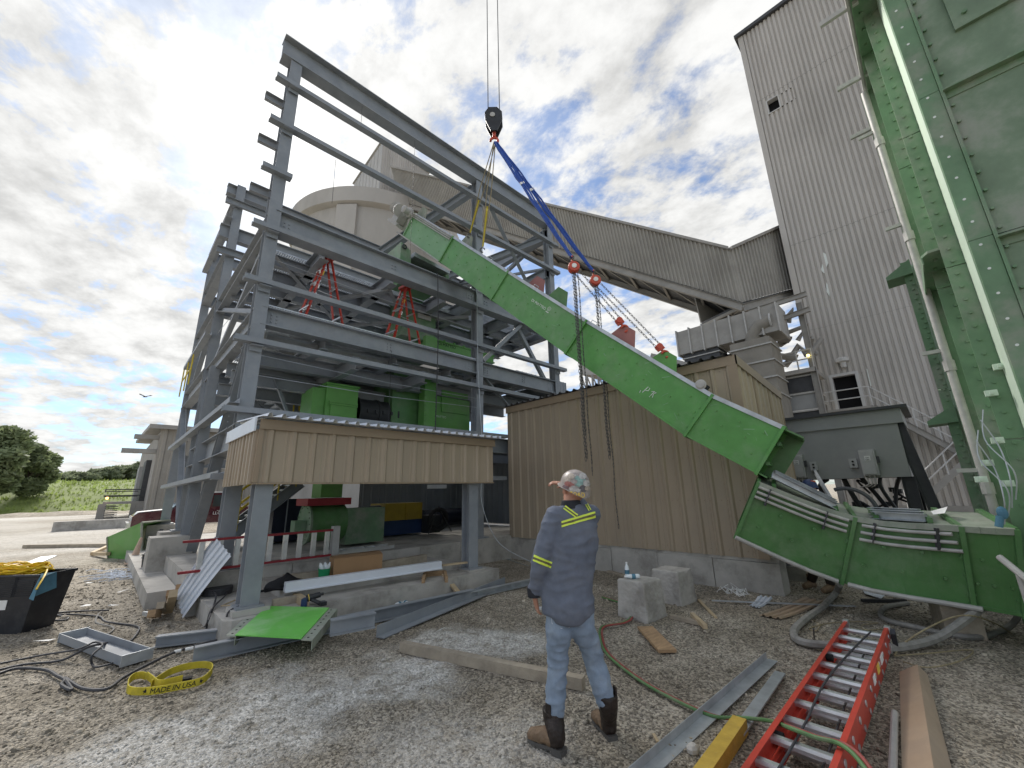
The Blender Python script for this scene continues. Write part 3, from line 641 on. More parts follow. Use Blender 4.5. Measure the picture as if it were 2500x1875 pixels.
c0, c1, c2, c3 = OX(1413, 882, 26), OX(1418, 915, 26), OX(1475, 915, 26), OX(1475, 870, 26)
mb = MB(); mb.prism([c0, c1, c2, c3], (2.5, 0, 0)); part('bin', mb, 'silo_concrete', fh)
for i in range(5):
    p = c1.lerp(c2, i / 4); mb = MB(); mb.ext(RC(.12, .12), p, V((p.x, p.y, 3.5)))
    if i < 4: mb.ext(RC(.08, .08), p, V((p.x, c1.lerp(c2, (i + 1) / 4).y, p.z - 1.6)))
    part('leg', mb, 'dusty_grey', fh)

# ================================================================== FAR BUILDING LEFT
fbld = thing('dusty_shed', 'dusty ribbed metal shed with loading doors far left', 'building', (4, 48, 0))
FY = 46.0; FX = OY(352, 1258, FY).x; fzt = OY(385, 1045, FY).z
clad(fbld, 'siding_panel', (FX, FY, .9), (1, 0, 0), (0, 0, 1), (0, -1, 0), 42, fzt - .9, 1.4, .7, .12, 'shed_siding', .5, False)
mb = MB(); mb.bx(FX + .02, FX + 42, FY + .1, FY + 26, 0, fzt - .2); part('end_wall', mb, 'dusty_grey', fbld)
mb = MB(); mb.prism([(FX - .8, FY - .6, fzt - .1), (FX + 42, FY - .6, fzt - .1), (FX + 42, FY + 26, fzt + 1.2), (FX - .8, FY + 26, fzt + 1.2)], (0, 0, .35)); part('roof', mb, 'dusty_grey', fbld)
mb = MB(); mb.bx(FX - .05, FX + 42, FY - .15, FY + .05, 0, .9); part('plinth', mb, 'dusty_grey', fbld)
for k, y in enumerate((FY + 4, FY + 14)):
    mb = MB(); mb.bx(FX - .35, FX + .02, y, y + 3.6, 1.6, 5.2); d_ = part('loading_door', mb, 'dark_grey' if k == 0 else 'hopper_grey', fbld)
    mb = MB(); mb.bx(FX - 2.6, FX + .02, y - .6, y + 4.4, 1.4, 1.6); part('dock', mb, 'dusty_grey', fbld)
    for h in (2.1, 2.6):
        mb = MB(); mb.tube([(FX - .1, y - .6, h), (FX - 2.6, y - .6, h), (FX - 2.6, y + 4.4, h)], .05, 6); part('rail', mb, 'dark_grey', fbld)
    for xx in (FX - .2, FX - 2.6):
        mb = MB(); mb.bx(xx - .25, xx + .25, y - .6, y - .1, 0, 1.39); part('pier', mb, 'dusty_grey', fbld)
    for i in range(8):
        mb = MB(); mb.bx(FX - 2.4, FX - 1.6, y - .7 - .22 * (8 - i), y - .7 - .22 * (7 - i), 0.17 * i, .17 * i + .06); part('step', mb, 'dark_grey', fbld)
mb = MB(); mb.sph((FX - 2.4, FY + 3.2, 1.9), .1); part('lamp', mb, 'lamp_amber', fbld)
for z, ln in ((fzt - .9, 1.6), (fzt - 2.1, 2.2)):
    mb = MB(); mb.bx(FX - ln, FX, FY + .5, FY + 1.2, z, z + .35); part('ledge_beam', mb, 'dusty_grey', fbld)
mb = MB(); mb.bx(FX - 4.5, FX - .8, FY - 9, FY - 8.2, -.1, .55); struct('low_yard_wall', mb, 'concrete')

# ================================================================== TAN BUILDING
BX, BY0, BY1, BZ0, BZ1 = 8.0, 2.24, 8.38, .52, 4.0
tan = thing('tan_metal_building', 'tan ribbed metal building on a low concrete wall', 'building', (BX, 5, 0))
clad(tan, 'siding_panel', (BX, BY1, BZ0), (0, -1, 0), (0, 0, 1), (-1, 0, 0), BY1 - BY0, BZ1 - BZ0, .914, .305, .034, 'tan', .34)
rx = OY(1900, 962, BY0).x; rz = OY(1900, 962, BY0).z
clad(tan, 'siding_panel', (BX, BY0, BZ0), (1, 0, 0), (0, 0, 1), (0, -1, 0), rx - BX, BZ1 - BZ0, .914, .305, .034, 'tan', .34, l2=rz - BZ0)
mb = MB(); mb.prism([(BX + .03, BY0 + .03, .3), (rx, BY0 + .03, .3), (rx, BY0 + .03, rz - .05), (BX + .03, BY0 + .03, BZ1 - .03)], (0, BY1 - BY0 - .06, 0)); part('inner_wall', mb, 'dark_grey', tan)
mb = MB(); mb.bx(BX - .06, BX - .035, BY0 - .05, BY1, BZ1 - .13, BZ1 + .05); part('eave_trim', mb, 'tan_trim', tan)
mb = MB(); mb.prism([(BX - .06, BY0 - .05, BZ1 - .13), (rx + .05, BY0 - .05, rz - .13), (rx + .05, BY0 - .05, rz + .05), (BX - .06, BY0 - .05, BZ1 + .05)], (0, .02, 0)); part('rake_trim', mb, 'tan_trim', tan)
mb = MB(); mb.bx(BX - .055, BX - .03, BY0 - .04, BY0 + .12, BZ0, BZ1 - .13); part('corner_trim', mb, 'tan_trim', tan)
k = 7; w = (BY1 - BY0) / k
for i in range(k):
    mb = MB(); mb.corr((BX - .14, BY1 - w * i, BZ1 + .06), (0, -1, 0), V((rx - BX + .3, 0, rz - BZ1)), (0, 0, 1), w - .002, math.hypot(rx - BX + .3, rz - BZ1), .22, .045, .45, .14, False); part('roof_sheet', mb, 'roof_dark', tan)
mb = MB()
for z in (.62, 1.45, 2.25, 3.05, 3.8):
    y = BY1 - .06
    while y > BY0:
        mb.cyl((BX - .002, y, z), (BX - .014, y, z), .008, n=6); mb.cyl((BX - .002, y - .1, z), (BX - .014, y - .1, z), .008, n=6); y -= .305
o = part('screws', mb, 'tan_trim', tan); o['kind'] = 'stuff'
# concrete wall blocks under the building
n = 6
for i in range(n):
    y0 = BY0 - .15 + (BY1 - BY0 + .15) * i / n; y1 = BY0 - .15 + (BY1 - BY0 + .15) * (i + 1) / n
    mb = MB(); mb.bx(BX - .02 - .008 * (i % 2), BX + .35, y0, y1 - .012, -.15, BZ0 - .06 + .01 * (i % 3)); part('foundation_block', mb, 'concrete', tan)
mb = MB(); mb.bx(BX + .02, BX + .36, BY0 - .15, BY1, BZ0 - .055, BZ0 + .02); part('sill', mb, 'concrete', tan)

# ================================================================== FOUNDATION OF THE STEEL FRAME
X1, X2, X3, Y0, Y1, Y2 = 1.58, 7.05, 10.5, 8.6, 14.0, 18.2; FZ = .56
fd = thing('frame_foundation', 'low concrete foundation walls under the grey steel frame', 'foundation', (4, 9, 0))
xs = [1.15, 2.6, 4.0, 5.2, 6.3, 7.3, 7.99]
for i in range(len(xs) - 1):
    mb = MB(); mb.bx(xs[i], xs[i + 1] - .01, 8.3 + .006 * (i % 2), 8.8, -.1, FZ); part('wall_section', mb, 'concrete', fd)
ys = [8.81, 11.5, 14.6, 18.6]
for i in range(3):
    mb = MB(); mb.bx(1.15, 1.65, ys[i], ys[i + 1] - .012, -.1, FZ - .02); part('wall_section', mb, 'concrete', fd)
mb = MB(); mb.bx(1.66, 10.9, 8.81, 18.6, -.1, FZ - .06); part('floor_slab', mb, 'concrete', fd)
for x, y in ((X1, Y1), (X1, Y2), (1.3, 12.2)):
    mb = MB(); mb.bx(x - .45, x + .3, y - .35, y + .35, -.1, FZ + .35); part('pedestal', mb, 'concrete', fd)
mb = MB(); mb.bx(.75, 1.14, 9.3, 17.6, -.1, .24); part('outer_footing', mb, 'concrete', fd)
# canopy slab
PZ = .25
pad = thing('canopy_slab', 'stepped concrete slab carrying the tan canopy posts', 'slab', (3.5, 7, 0))
mb = MB(); mb.prism([(1.28, 6.42, -.1), (1.36, 6.34, -.1), (5.75, 6.34, -.1), (5.75, 8.29, -.1), (1.28, 8.29, -.1)], (0, 0, PZ + .1)); part('lower_step', mb, 'concrete', pad)
mb = MB(); mb.bx(2.1, 5.2, 6.95, 8.29, PZ + .002, PZ + .13); part('upper_step', mb, 'concrete', pad)
mb = MB(); mb.bx(1.38, 1.80, 6.46, 6.86, PZ + .002, PZ + .07); part('post_plinth', mb, 'concrete', pad)
mb = MB(); mb.bx(5.1, 5.5, 6.46, 6.84, PZ + .002, PZ + .03); part('post_plinth', mb, 'concrete', pad)

# ================================================================== STEEL FRAME
fr = thing('unfinished_building', 'open grey steel frame of columns, beams and grated floors under construction', 'building', (X1, Y0, 0))
def mem(nm, prof, p0, p1, up=(0, 0, 1), m='steel'):
    mb = MB(); mb.ext(prof, p0, p1, up); return part(nm, mb, m, fr)
CI = I(.26, .235, .018, .012)
for x, y, z0, z1 in ((X1, Y0, FZ, 11.4), (X2, Y0, FZ, 11.4), (X3, Y0, FZ, 11.4), (X1, Y1, FZ + .35, 11.45), (X2, Y1, FZ, 11.2), (X3, Y1, FZ, 11.2), (X1, Y2, FZ + .35, 10.9), (X2, Y2, FZ, 10.9), (X3, Y2, FZ, 10.9)):
    mem('column', CI, (x, y, z0), (x, y, z1), (0, 1, 0))
    mb = MB(); mb.bx(x - .22, x + .22, y - .22, y + .22, z0, z0 + .03); part('base_plate', mb, 'steel', fr)
mem('column', I(.25, .2), (X1 - .1, 12.2, FZ + .36), (X1 - .1, 12.2, 4.9), (0, 1, 0))
YF = Y0 - .17
mem('top_beam', I(.58, .32, .025, .016), (1.28, Y0, 11.70), (X3 + .3, Y0, 11.70))
mem('floor_beam', I(.54, .26, .022, .014), (X1 + .02, Y0 - .02, 7.19), (X2, Y0 - .02, 7.19)); mem('floor_beam', I(.54, .26, .022, .014), (X2, Y0 - .02, 7.19), (X3, Y0 - .02, 7.19))
mem('floor_beam', I(.38, .24, .02, .014), (X1 + .02, Y0 - .02, 5.10), (X2, Y0 - .02, 5.10)); mem('floor_beam', I(.44, .24, .02, .014), (X2, Y0 - .02, 5.07), (X3, Y0 - .02, 5.07))
mem('floor_beam', I(.4, .24), (X1, Y0, 2.95), (X2, Y0, 2.95)); mem('floor_beam', I(.4, .24), (X2, Y0, 2.95), (X3, Y0, 2.95))
for z, xe in ((10.62, X3 + .35), (9.47, X3 + .35), (6.9, X3 + .3), (5.7, X3 + .4), (4.48, X3 + .1), (3.16, 7.98), (2.0, 7.9)):
    mem('girt', CH(.17, .10, .01), (1.22, YF, z), (xe, YF, z), (0, 1, 0))
for z in (10.3, 9.15, 7.9): mem('girt_stub', CH(.2, .09), (1.12, Y0 + .17, z), (1.5, Y0 + .17, z))
mem('girt_stub', CH(.17, .10, .01), (1.22, YF, 8.25), (1.78, YF, 8.25), (0, 1, 0))
# left side, along Y
XS = X1 - .2
mem('side_beam', I(.42, .2), (X1, Y0, 7.18), (X1, Y1, 7.18)); mem('side_beam', I(.4, .2), (X1, Y0, 5.05), (X1, Y1, 5.05)); mem('side_beam', I(.45, .26), (X1, Y0, 2.75), (X1, Y1, 2.75))
mem('side_beam', I(.42, .22), (X1 - .05, Y1, 10.85), (X1 - .05, Y2 + .3, 10.85)); mem('side_beam', I(.5, .26), (X1, Y1, 9.0), (X1, Y2, 9.0)); mem('side_beam', I(.5, .26), (X1, Y1, 7.18), (X1, Y2, 7.18)); mem('side_beam', I(.5, .26), (X1, Y1, 5.05), (X1, Y2, 5.05))
for z in (10.1, 6.2, 3.32, 2.05): mem('side_girt', CH(.16, .1, .01), (XS, Y0 - .2 if z < 6 else Y1 - .3, z), (XS, Y2, z), (-1, 0, 0))
mem('brace', I(.22, .2), (X1, Y0 + .25, 4.7), (X1, 12.0, FZ)); mem('brace', I(.2, .2), (X1, Y1 - .2, 4.8), (X1, 12.4, FZ)); mem('brace', ANG(.12, .12), (X1, Y0 + .3, 7.0), (X1, Y1, 5.2)); mem('brace', ANG(.12, .12), (X1, Y1 - .2, 7.0), (X1, Y0 + .5, 5.3))
mem('brace', ANG(.14, .14), (X1, Y1, 8.8), (X1, Y2, 5.2)); mem('brace', ANG(.14, .14), (X1, Y2, 4.8), (X1, Y1, 1.0))
# back rows, along X
for z, p in ((11.22, I(.34, .24)), (10.7, CH(.22, .1)), (9.7, I(.44, .24)), (8.95, CH(.22, .12)), (7.18, I(.5, .25)), (5.0, I(.44, .24)), (2.95, I(.4, .24))): mem('back_beam', p, (X1 - .36 if z > 8 else X1, Y1 - (.18 if z in (10.7, 8.95) else 0), z), (X3, Y1 - (.18 if z in (10.7, 8.95) else 0), z))
for z in (10.8, 9.0, 7.1, 5.0, 2.95): mem('back_beam', I(.4, .24), (X1, Y2, z), (X3, Y2, z))
# right side frame, along Y
for z in (11.1, 9.5, 7.18, 5.05, 2.95): mem('side_beam', I(.42, .24), (X3, Y0, z), (X3, Y1, z)); 
for z in (7.18, 5.05): mem('cross_beam', I(.44, .24), (X2, Y0, z), (X2, Y1, z))
for a, b in ((11.2, 9.6), (9.4, 7.3)): mem('brace', ANG(.13, .13), (X3, Y0, a), (X3, Y1, b)); mem('brace', ANG(.13, .13), (X3, Y1, a), (X3, Y0, b))
# knee braces and diagonals of the right bay
mem('brace', I(.26, .22), (X2 - .05, Y0 + .1, 11.2), (X2 - 1.7, Y1 - 2.4, 9.55)); mem('brace', ANG(.14, .14), (X2 + .15, Y0, 11.2), (X3 - .5, Y0, 7.5)); mem('brace', I(.24, .2), (X3, Y0 + .1, 11.0), (X2 + .3, Y1 - 1.6, 9.3))
mem('brace', ANG(.12, .12), (X2 + .2, Y0 + .05, 4.9), (X3 - .6, Y0 + .05, 2.9)); mem('brace', ANG(.12, .12), (X3 - .1, Y0 + .08, 4.9), (X2 + 1.7, Y0 + .08, 6.95)); mem('brace', RC(.11, .11), (X2 + .15, Y0 - .08, 5.35), (X2 + 1.8, Y0 - .08, 6.95))
mem('brace', ANG(.13, .13), (X2, Y1, 9.5), (X3, Y1, 7.4)); mem('brace', ANG(.13, .13), (X3, Y1, 9.5), (X2, Y1, 7.4))
# floor framing
for x in (2.7, 4.4, 6.0): mem('cross_beam', I(.36, .2), (x, Y0 + .1, 7.02), (x, Y1, 7.02))
for x in (8.4, 9.5): mem('cross_beam', I(.36, .2), (x, Y0 + .1, 7.02), (x, Y1, 7.02))
for y in (10.6, 12.3): mem('cross_beam', I(.3, .18), (X1, y, 7.0), (X3, y, 7.0))
for x in (2.9, 4.6, 6.2, 8.5): mem('cross_beam', I(.3, .18), (x, Y0 + .1, 4.9), (x, Y1, 4.9))
for y in (9.8, 11.2, 12.7): mem('cross_beam', I(.34, .2), (X1, y, 4.62), (X3, y, 4.62))
for y in (10.4, 12.2): mem('cross_beam', I(.34, .2), (X1, y, 2.8), (X3, y, 2.8))
for y in (9.75, 11.4, 13.2): mem('cross_beam', I(.28, .16), (X1, y, 6.98), (X3, y, 6.98))
for y in (10.5, 12.0, 13.4): mem('cross_beam', I(.3, .18), (X1, y, 4.3), (X2, y, 4.3))
for x in (3.6, 5.4): mem('cross_beam', I(.3, .18), (x, Y0 + .1, 4.58), (x, Y1, 4.58))
for x in (2.4, 3.3, 5.2, 6.4): mem('hanger', ANG(.08, .08), (x, 10.5, 4.4), (x + .5, 10.5, 3.3))
for a, b in (((X1, 9.0), (4.4, 12.2)), ((4.4, 9.0), (2.7, 12.2)), ((4.4, 9.0), (X2, 12.2)), ((X2, 9.0), (4.4, 12.2))): mem('floor_brace', ANG(.1, .1), (*a, 6.8), (*b, 6.8))
def grating(nm, x0, x1, y0, y1, z, step=.055, m='galv', cross=.32, along='y'):
    mb = MB()
    if along == 'y':
        k = int((x1 - x0) / step)
        for i in range(k + 1): x = x0 + (x1 - x0) * i / k; mb.bx(x - .004, x + .004, y0, y1, z, z + .035)
        k = int((y1 - y0) / cross)
        for i in range(k + 1): y = y0 + (y1 - y0) * i / k; mb.bx(x0, x1, y - .006, y + .006, z + .012, z + .036)
    else:
        k = int((y1 - y0) / step)
        for i in range(k + 1): y = y0 + (y1 - y0) * i / k; mb.bx(x0, x1, y - .004, y + .004, z, z + .035)
        k = int((x1 - x0) / cross)
        for i in range(k + 1): x = x0 + (x1 - x0) * i / k; mb.bx(x - .006, x + .006, y0, y1, z + .012, z + .036)
    o = part(nm, mb, m, fr); o['kind'] = 'stuff'; return o
for x0, x1 in ((X1 + .05, 3.4), (3.42, 5.2), (5.22, 6.9)): grating('floor_grating', x0, x1, 9.75, 13.9, 7.24, .05)
for x0, x1 in ((7.3, 8.9), (8.92, 10.4)): grating('floor_grating', x0, x1, 9.3, 13.9, 7.24, .05)
for x0, x1 in ((X1 + .1, 3.4), (3.42, 5.2), (5.22, 7.0)): grating('floor_grating', x0, x1, 8.5, 9.7, 5.31, .045)
grating('floor_grating', X1 + .1, 5.0, 12.8, 13.9, 5.31, .05)
for i, (x0, x1) in enumerate(((X1 + .4, 3.0), (3.02, 4.6), (4.62, 6.0))):
    mb = MB(); mb.bx(x0, x1, 9.72, 12.75, 5.3, 5.33); part('floor_plate', mb, 'galv', fr)
for x0, x1 in ((7.2, 8.8), (8.82, 10.4)):
    mb = MB(); mb.bx(x0, x1, 8.8, 13.8, 5.3, 5.33); part('floor_plate', mb, 'galv', fr)
for x0, x1 in ((X1 + .2, 4.2), (4.22, 7.0)):
    mb = MB(); mb.bx(x0, x1, 8.9, 13.8, 3.16, 3.19); part('floor_plate', mb, 'galv', fr)
# plank deck lip with studs under the upper floor edge
mb = MB(); mb.ext(CH(.22, .1), (X1 + .3, Y0 + .55, 4.86), (X2 - .1, Y0 + .55, 4.86)); part('deck_channel', mb, 'galv', fr)
for x, zz in ((X1 + .3, 7.19), (X2 - .32, 7.19), (X2 + .32, 7.19), (X1 + .3, 5.1), (X2 - .32, 5.1), (X2 + .32, 5.1), (X3 - .3, 7.19), (X3 - .3, 5.1)):
    mb = MB(); mb.bx(x - .1, x + .1, Y0 - .034, Y0 - .024, zz - .14, zz + .14); part('connection_plate', mb, 'steel', fr)
for x in (X1, X2, X3):
    for z in (10.67, 9.52, 6.95, 5.75, 4.53):
        mb = MB(); mb.ext(ANG(.12, .1, .01), (x - .1, YF - .004, z - .1), (x + .1, YF - .004, z - .1), (0, -1, 0)); part('girt_clip', mb, 'steel', fr)
# bolts at the beam ends
mb = MB()
for x in (X1 + .25, X2 - .3, X2 + .3, 4.3, 8.9):
    for zc, hw in ((7.19, .12), (5.1, .1)):
        for dx in (-.03, .06):
            for k in (-1, 0, 1): mb.cyl((x + dx, Y0 - .035, zc + k * hw * .7), (x + dx, Y0 - .055, zc + k * hw * .7), .016, n=6)
for z in (3.0, 5.0, 7.2):
    for k in range(4): mb.cyl((X1 - .15, Y0 + .3 + .02, z - .15 + k * .1), (X1 - .175, Y0 + .32, z - .15 + k * .1), .016, n=6)
o = part('bolts', mb, 'steel', fr); o['kind'] = 'stuff'
# grey siding already hung inside the right bay and back wall
a = OY(1258, 870, 13.6).x
clad(fr, 'siding_panel', (a, 13.6, 3.6), (1, 0, 0), (0, 0, 1), (0, -1, 0), OY(1378, 870, 13.6).x - a, 3.9, .9, .3, .04, 'steel')
clad(fr, 'siding_panel', (6.2, 13.85, FZ), (1, 0, 0), (0, 0, 1), (0, -1, 0), 4.2, 2.2, .9, .3, .03, 'steel_far')
clad(fr, 'siding_panel', (X3 + .16, Y1, FZ), (0, -1, 0), (0, 0, 1), (-1, 0, 0), 5.2, 2.3, .9, .3, .03, 'steel_far')
# yellow guard rail on the far left corner and loose safety lines
mb = MB()
for z in (5.75, 6.3): mb.tube([(X1 - .25, 16.0, z), (X1 - .25, Y2, z)], .02, 6)
for y in (16.0, 17.1, Y2): mb.cyl((X1 - .25, y, 5.2), (X1 - .25, y, 6.32), .022, n=6)
part('guard_rail', mb, 'rail_yellow', fr)
for a, b in (((X1, Y0 + .3, 6.1), (X1, Y1, 6.3)), ((X1, Y0 - .1, 3.9), (X2, Y0 - .1, 3.95)), ((X1, Y0 - .1, 4.3), (X2, Y0 - .1, 4.2)), ((X1, Y0 + .2, 6.5), (X2, Y0 + .2, 6.4))):
    mb = MB(); mb.tube([a, ((V(a) + V(b)) / 2 + V((0, 0, -.05))), b], .006, 5); part('safety_line', mb, 'galv', fr)
for x, z0, z1 in ((3.15, 11.4, 10.6), (4.7, 11.4, 7.6), (4.35, 5.0, 3.0), (2.65, 9.4, 8.2)):
    mb = MB(); mb.tube([(x, Y0 - .1, z0), (x + .02, Y0 - .1, z1)], .005, 5); part('hanging_wire', mb, 'cable_dark', fr)
mb = MB(); mb.tube(spline([(6.6, Y0 - .3, 8.4), (6.75, Y0 - .35, 7.2), (6.8, Y0 - .35, 5.0), (6.95, Y0 - .35, 2.8)]), .011, 6); one('white_rope', mb, 'galv', 'thin white rope hanging down beside the middle steel column', 'rope')
mb = MB(); mb.tube(spline([(6.9, 8.2, 2.2), (6.8, 8.1, 1.4), (7.0, 7.7, .5), (7.5, 7.0, .02)] + [G(1230, 1362), G(1290, 1382)]), .008, 6); one('trailing_line', mb, 'galv', 'thin pale cord trailing from the frame to the gravel by the tan wall', 'cord')
mb = MB(); mb.tube(spline([(5.45, Y0 - .3, 7.4), (5.5, Y0 - .32, 5.6), (5.5, Y0 - .3, 3.1)]), .012, 6); one('black_cable', mb, 'cable_dark', 'black cable hanging in front of the lit green duct strip', 'cable')

# ================================================================== CANOPY
can = thing('tan_canopy', 'low tan ribbed canopy with white sheet roof on grey posts', 'canopy', (3.5, 6.6, 0))
CFY = 6.50; a = OY(616, 1178, CFY); b = OY(1204, 1180, CFY); CX0, CX1 = a.x, b.x; CZ0 = a.z; CZ1 = OY(628, 1047, CFY).z; CZT = CZ1 + .14
clad(can, 'siding_panel', (CX0, CFY, CZ0), (1, 0, 0), (0, 0, 1), (0, -1, 0), CX1 - CX0, CZ1 - CZ0 + .02, .914, .305, .03, 'tan', .34)
clad(can, 'siding_panel', (CX0, 8.35, CZ0 - .02), (0, -1, 0), (0, 0, 1), (-1, 0, 0), 8.35 - CFY - .02, CZ1 - CZ0 + .02, .6, .2, .04, 'tan', .45, False)
mb = MB(); mb.bx(CX0 - .01, CX1 + .02, CFY - .055, CFY - .033, CZ1, CZT); part('fascia', mb, 'tan_trim', can)
mb = MB(); mb.bx(CX0 - .075, CX0 - .05, CFY - .03, 8.35, CZ1 - .03, CZT + .02); part('side_flashing', mb, 'white_sheet', can)
mb = MB(); mb.bx(CX0 - .012, CX0 + .05, CFY - .036, CFY + .02, CZ0, CZ1); part('corner_trim', mb, 'tan_trim', can)
mb = MB(); mb.bx(CX0, CX1, CFY - .028, CFY + .02, CZ0 - .025, CZ0 - .002); part('drip_edge', mb, 'tan_trim', can)
k = 5; w = (CX1 - CX0 + .06) / k
for i in range(k):
    mb = MB(); mb.corr((CX0 - .03 + w * i, CFY - .24, CZT + .012), (1, 0, 0), (0, 2.0, .16), (0, 0, 1), w - .002, 2.05, .175, .05, .42, .12, False); part('roof_sheet', mb, 'white_sheet', can)
for x, zb in ((1.58, PZ + .07), (5.3, PZ + .03)):
    mb = MB(); mb.ext(I(.24, .22, .016, .012), (x, 6.69, zb), (x, 6.69, CZ1 - .1), (0, 1, 0)); part('post', mb, 'steel', can)
    mb = MB(); mb.bx(x - .16, x + .16, 6.5, 6.82, zb, zb + .022); part('base_plate', mb, 'steel', can)
mb = MB(); mb.ext(I(.3, .2), (CX0 + .1, 6.66, CZ1 - .18), (CX1 - .05, 6.66, CZ1 - .18)); part('header_beam', mb, 'steel', can)
for x in (1.62, 3.4, 5.3): mb = MB(); mb.ext(CH(.2, .1), (x, 6.66, CZ1 - .06), (x, 8.3, CZ1 + .02)); part('rafter', mb, 'steel', can)
# ================================================================== GREEN CASING, RIGHT EDGE
cas = thing('green_elevator_casing', 'towering weathered green bolted steel casing filling the right edge', 'casing', (6.8, -1.2, 0))
KX = 6.0; KYe, KYc = -.845, -.68
zs = [0.0, 2.1, 4.08, 5.93, 8.1, 10.4]
for i in range(len(zs) - 1):
    mb = MB(); mb.bx(KX, KX + .02, -4.2, KYe - .012, zs[i] + .004, zs[i + 1] - .004); part('face_plate', mb, 'casing', cas)
    mb = MB(); mb.ext(ANG(.09, .09, .014), (KX, KYe - .02, zs[i + 1] - .05), (KX, -4.2, zs[i + 1] - .05), (-1, 0, 0)); part('seam_flange', mb, 'casing_flange', cas)
    mb = MB(); mb.bx(KX - .03, KX + .06, KYe, KYc, zs[i] + .003, zs[i + 1] - .003); part('corner_column', mb, 'casing_flange', cas)
    mb = MB(); mb.bx(KX - .05, KX + .02, KYe - .03, KYe - .004, zs[i], zs[i + 1]); part('corner_edge', mb, 'casing_flange', cas)
    mb = MB(); mb.bx(KX + .08, 6.56, KYc - .03, KYc, zs[i], zs[i + 1]); part('side_plate', mb, 'casing_pale_skylit', cas)  # sky-facing side: its brightness is painted as a paler green
    mb = MB(); mb.bx(6.60, 8.6, KYc - .03, KYc, zs[i], zs[i + 1]); part('side_plate', mb, 'casing_pale_skylit', cas)  # same painted-in skylight behind the first flange
mb = MB(); mb.bx(KX + .05, 8.6, -4.2, KYc - .035, 0, 10.4); part('shell', mb, 'casing', cas)
mb = MB(); mb.bx(KX - .045, KX - .003, -2.1, -1.10, 6.55, 7.7); part('hatch_plate', mb, 'casing', cas)
# vertical bolted flanges on the left face, standing out toward the yard
fl = []
for X_, pl, py in ((6.57, 2291, 600), (7.25, 2254, 600)):
    yo = OX(pl, py, X_).y; fl.append((X_, yo))
    for i in range(len(zs) - 1):
        mb = MB(); mb.bx(X_, X_ + .02, KYc, yo, zs[i] + .006, zs[i + 1] - .006); part('flange', mb, 'casing_flange', cas)
    mb = MB(); mb.bx(X_ + .03, X_ + .05, KYc, yo - .003, 0, 10.4); part('backing_flange', mb, 'casing_pale_skylit', cas)  # thin bright edge line, skylight painted as pale green
    mb = MB(); z = .3
    while z < 9.5: mb.cyl((X_, (KYc + yo) / 2 + .01, z), (X_ - .025, (KYc + yo) / 2 + .01, z), .017, n=6); z += .16
    o = part('bolts', mb, 'casing_flange', cas); o['kind'] = 'stuff'
mb = MB(); z = .5
while z < 9:
    mb.cyl((KX - .03, -.75, z), (KX - .034, -.75, z), .013, n=10); z += .27
o = part('bright_holes', mb, 'white_paint', cas); o['kind'] = 'stuff'
mb = MB(); z = .4
while z < 9.8:
    mb.cyl((KX, KYe - .06, z), (KX - .03, KYe - .06, z), .016, n=6); z += .22
for zz in zs[1:-1]:
    y = -1.1
    while y > -4: mb.cyl((KX - .05, y, zz - .02), (KX - .05, y, zz - .07), .016, n=6); y -= .25
for y, z in ((-1.2, 6.7), (-1.2, 7.3), (-1.7, 6.66), (-1.16, 7.6)): mb.cyl((KX - .045, y, z), (KX - .075, y, z), .022, n=6)
o = part('bolts', mb, 'casing_flange', cas); o['kind'] = 'stuff'
mb = MB(); mb.torus((KX - .04, -1.55, 5.05), (1, 0, 0), .07, .02, 14); mb.cyl((KX, -1.55, 5.05), (KX - .05, -1.55, 5.05), .1, n=14); part('lifting_eye', mb, 'casing', cas)
# horizontal ledges whose undersides show dark
for z, x0, x1, yo in ((4.33, 6.58, 8.6, -.36), (8.02, 5.6, 9.5, -.42)):
    mb = MB(); mb.prism([(x0, KYc, z), (x1, KYc, z), (x1, yo, z), (x0 + .12, yo, z), (x0, yo - .06, z)], (0, 0, .03)); part('ledge', mb, 'casing_flange', cas)
    mb = MB(); mb.bx(x0 + .1, x1, yo - .012, yo, z - .09, z); part('ledge_lip', mb, 'casing_flange', cas)
    mb = MB(); x = x0 + .25
    while x < x1: mb.cyl((x, (KYc + yo) / 2 + .04, z), (x, (KYc + yo) / 2 + .04, z - .03), .018, n=6); x += .3
    o = part('bolts', mb, 'casing_flange', cas); o['kind'] = 'stuff'
for x in (6.2, 7.6, 9.0):
    mb = MB(); mb.ext(CH(.07, .05, .008), (x, -.5, 8.0), (x, -.08, 8.0)); part('strut', mb, 'pipe_grey', cas)
mb = MB(); mb.tube([(5.6, -.4, 7.98), (9.4, -.4, 7.98)], .03, 8); part('conduit', mb, 'pipe_grey', cas)
# white clips and angle pieces on the near face low down
for px, py in ((2440, 895), (2420, 960), (2435, 1075), (2410, 1130), (2395, 1170), (2460, 1180)):
    p = OX(px, py, 6.5); mb = MB(); mb.bx(p.x - .03, p.x + .03, p.y - .045, p.y + .045, p.z - .03, p.z + .03); mb.bx(p.x - .06, p.x - .03, p.y - .01, p.y + .015, p.z - .015, p.z + .015); part('clip', mb, 'casing_pale_skylit', cas)
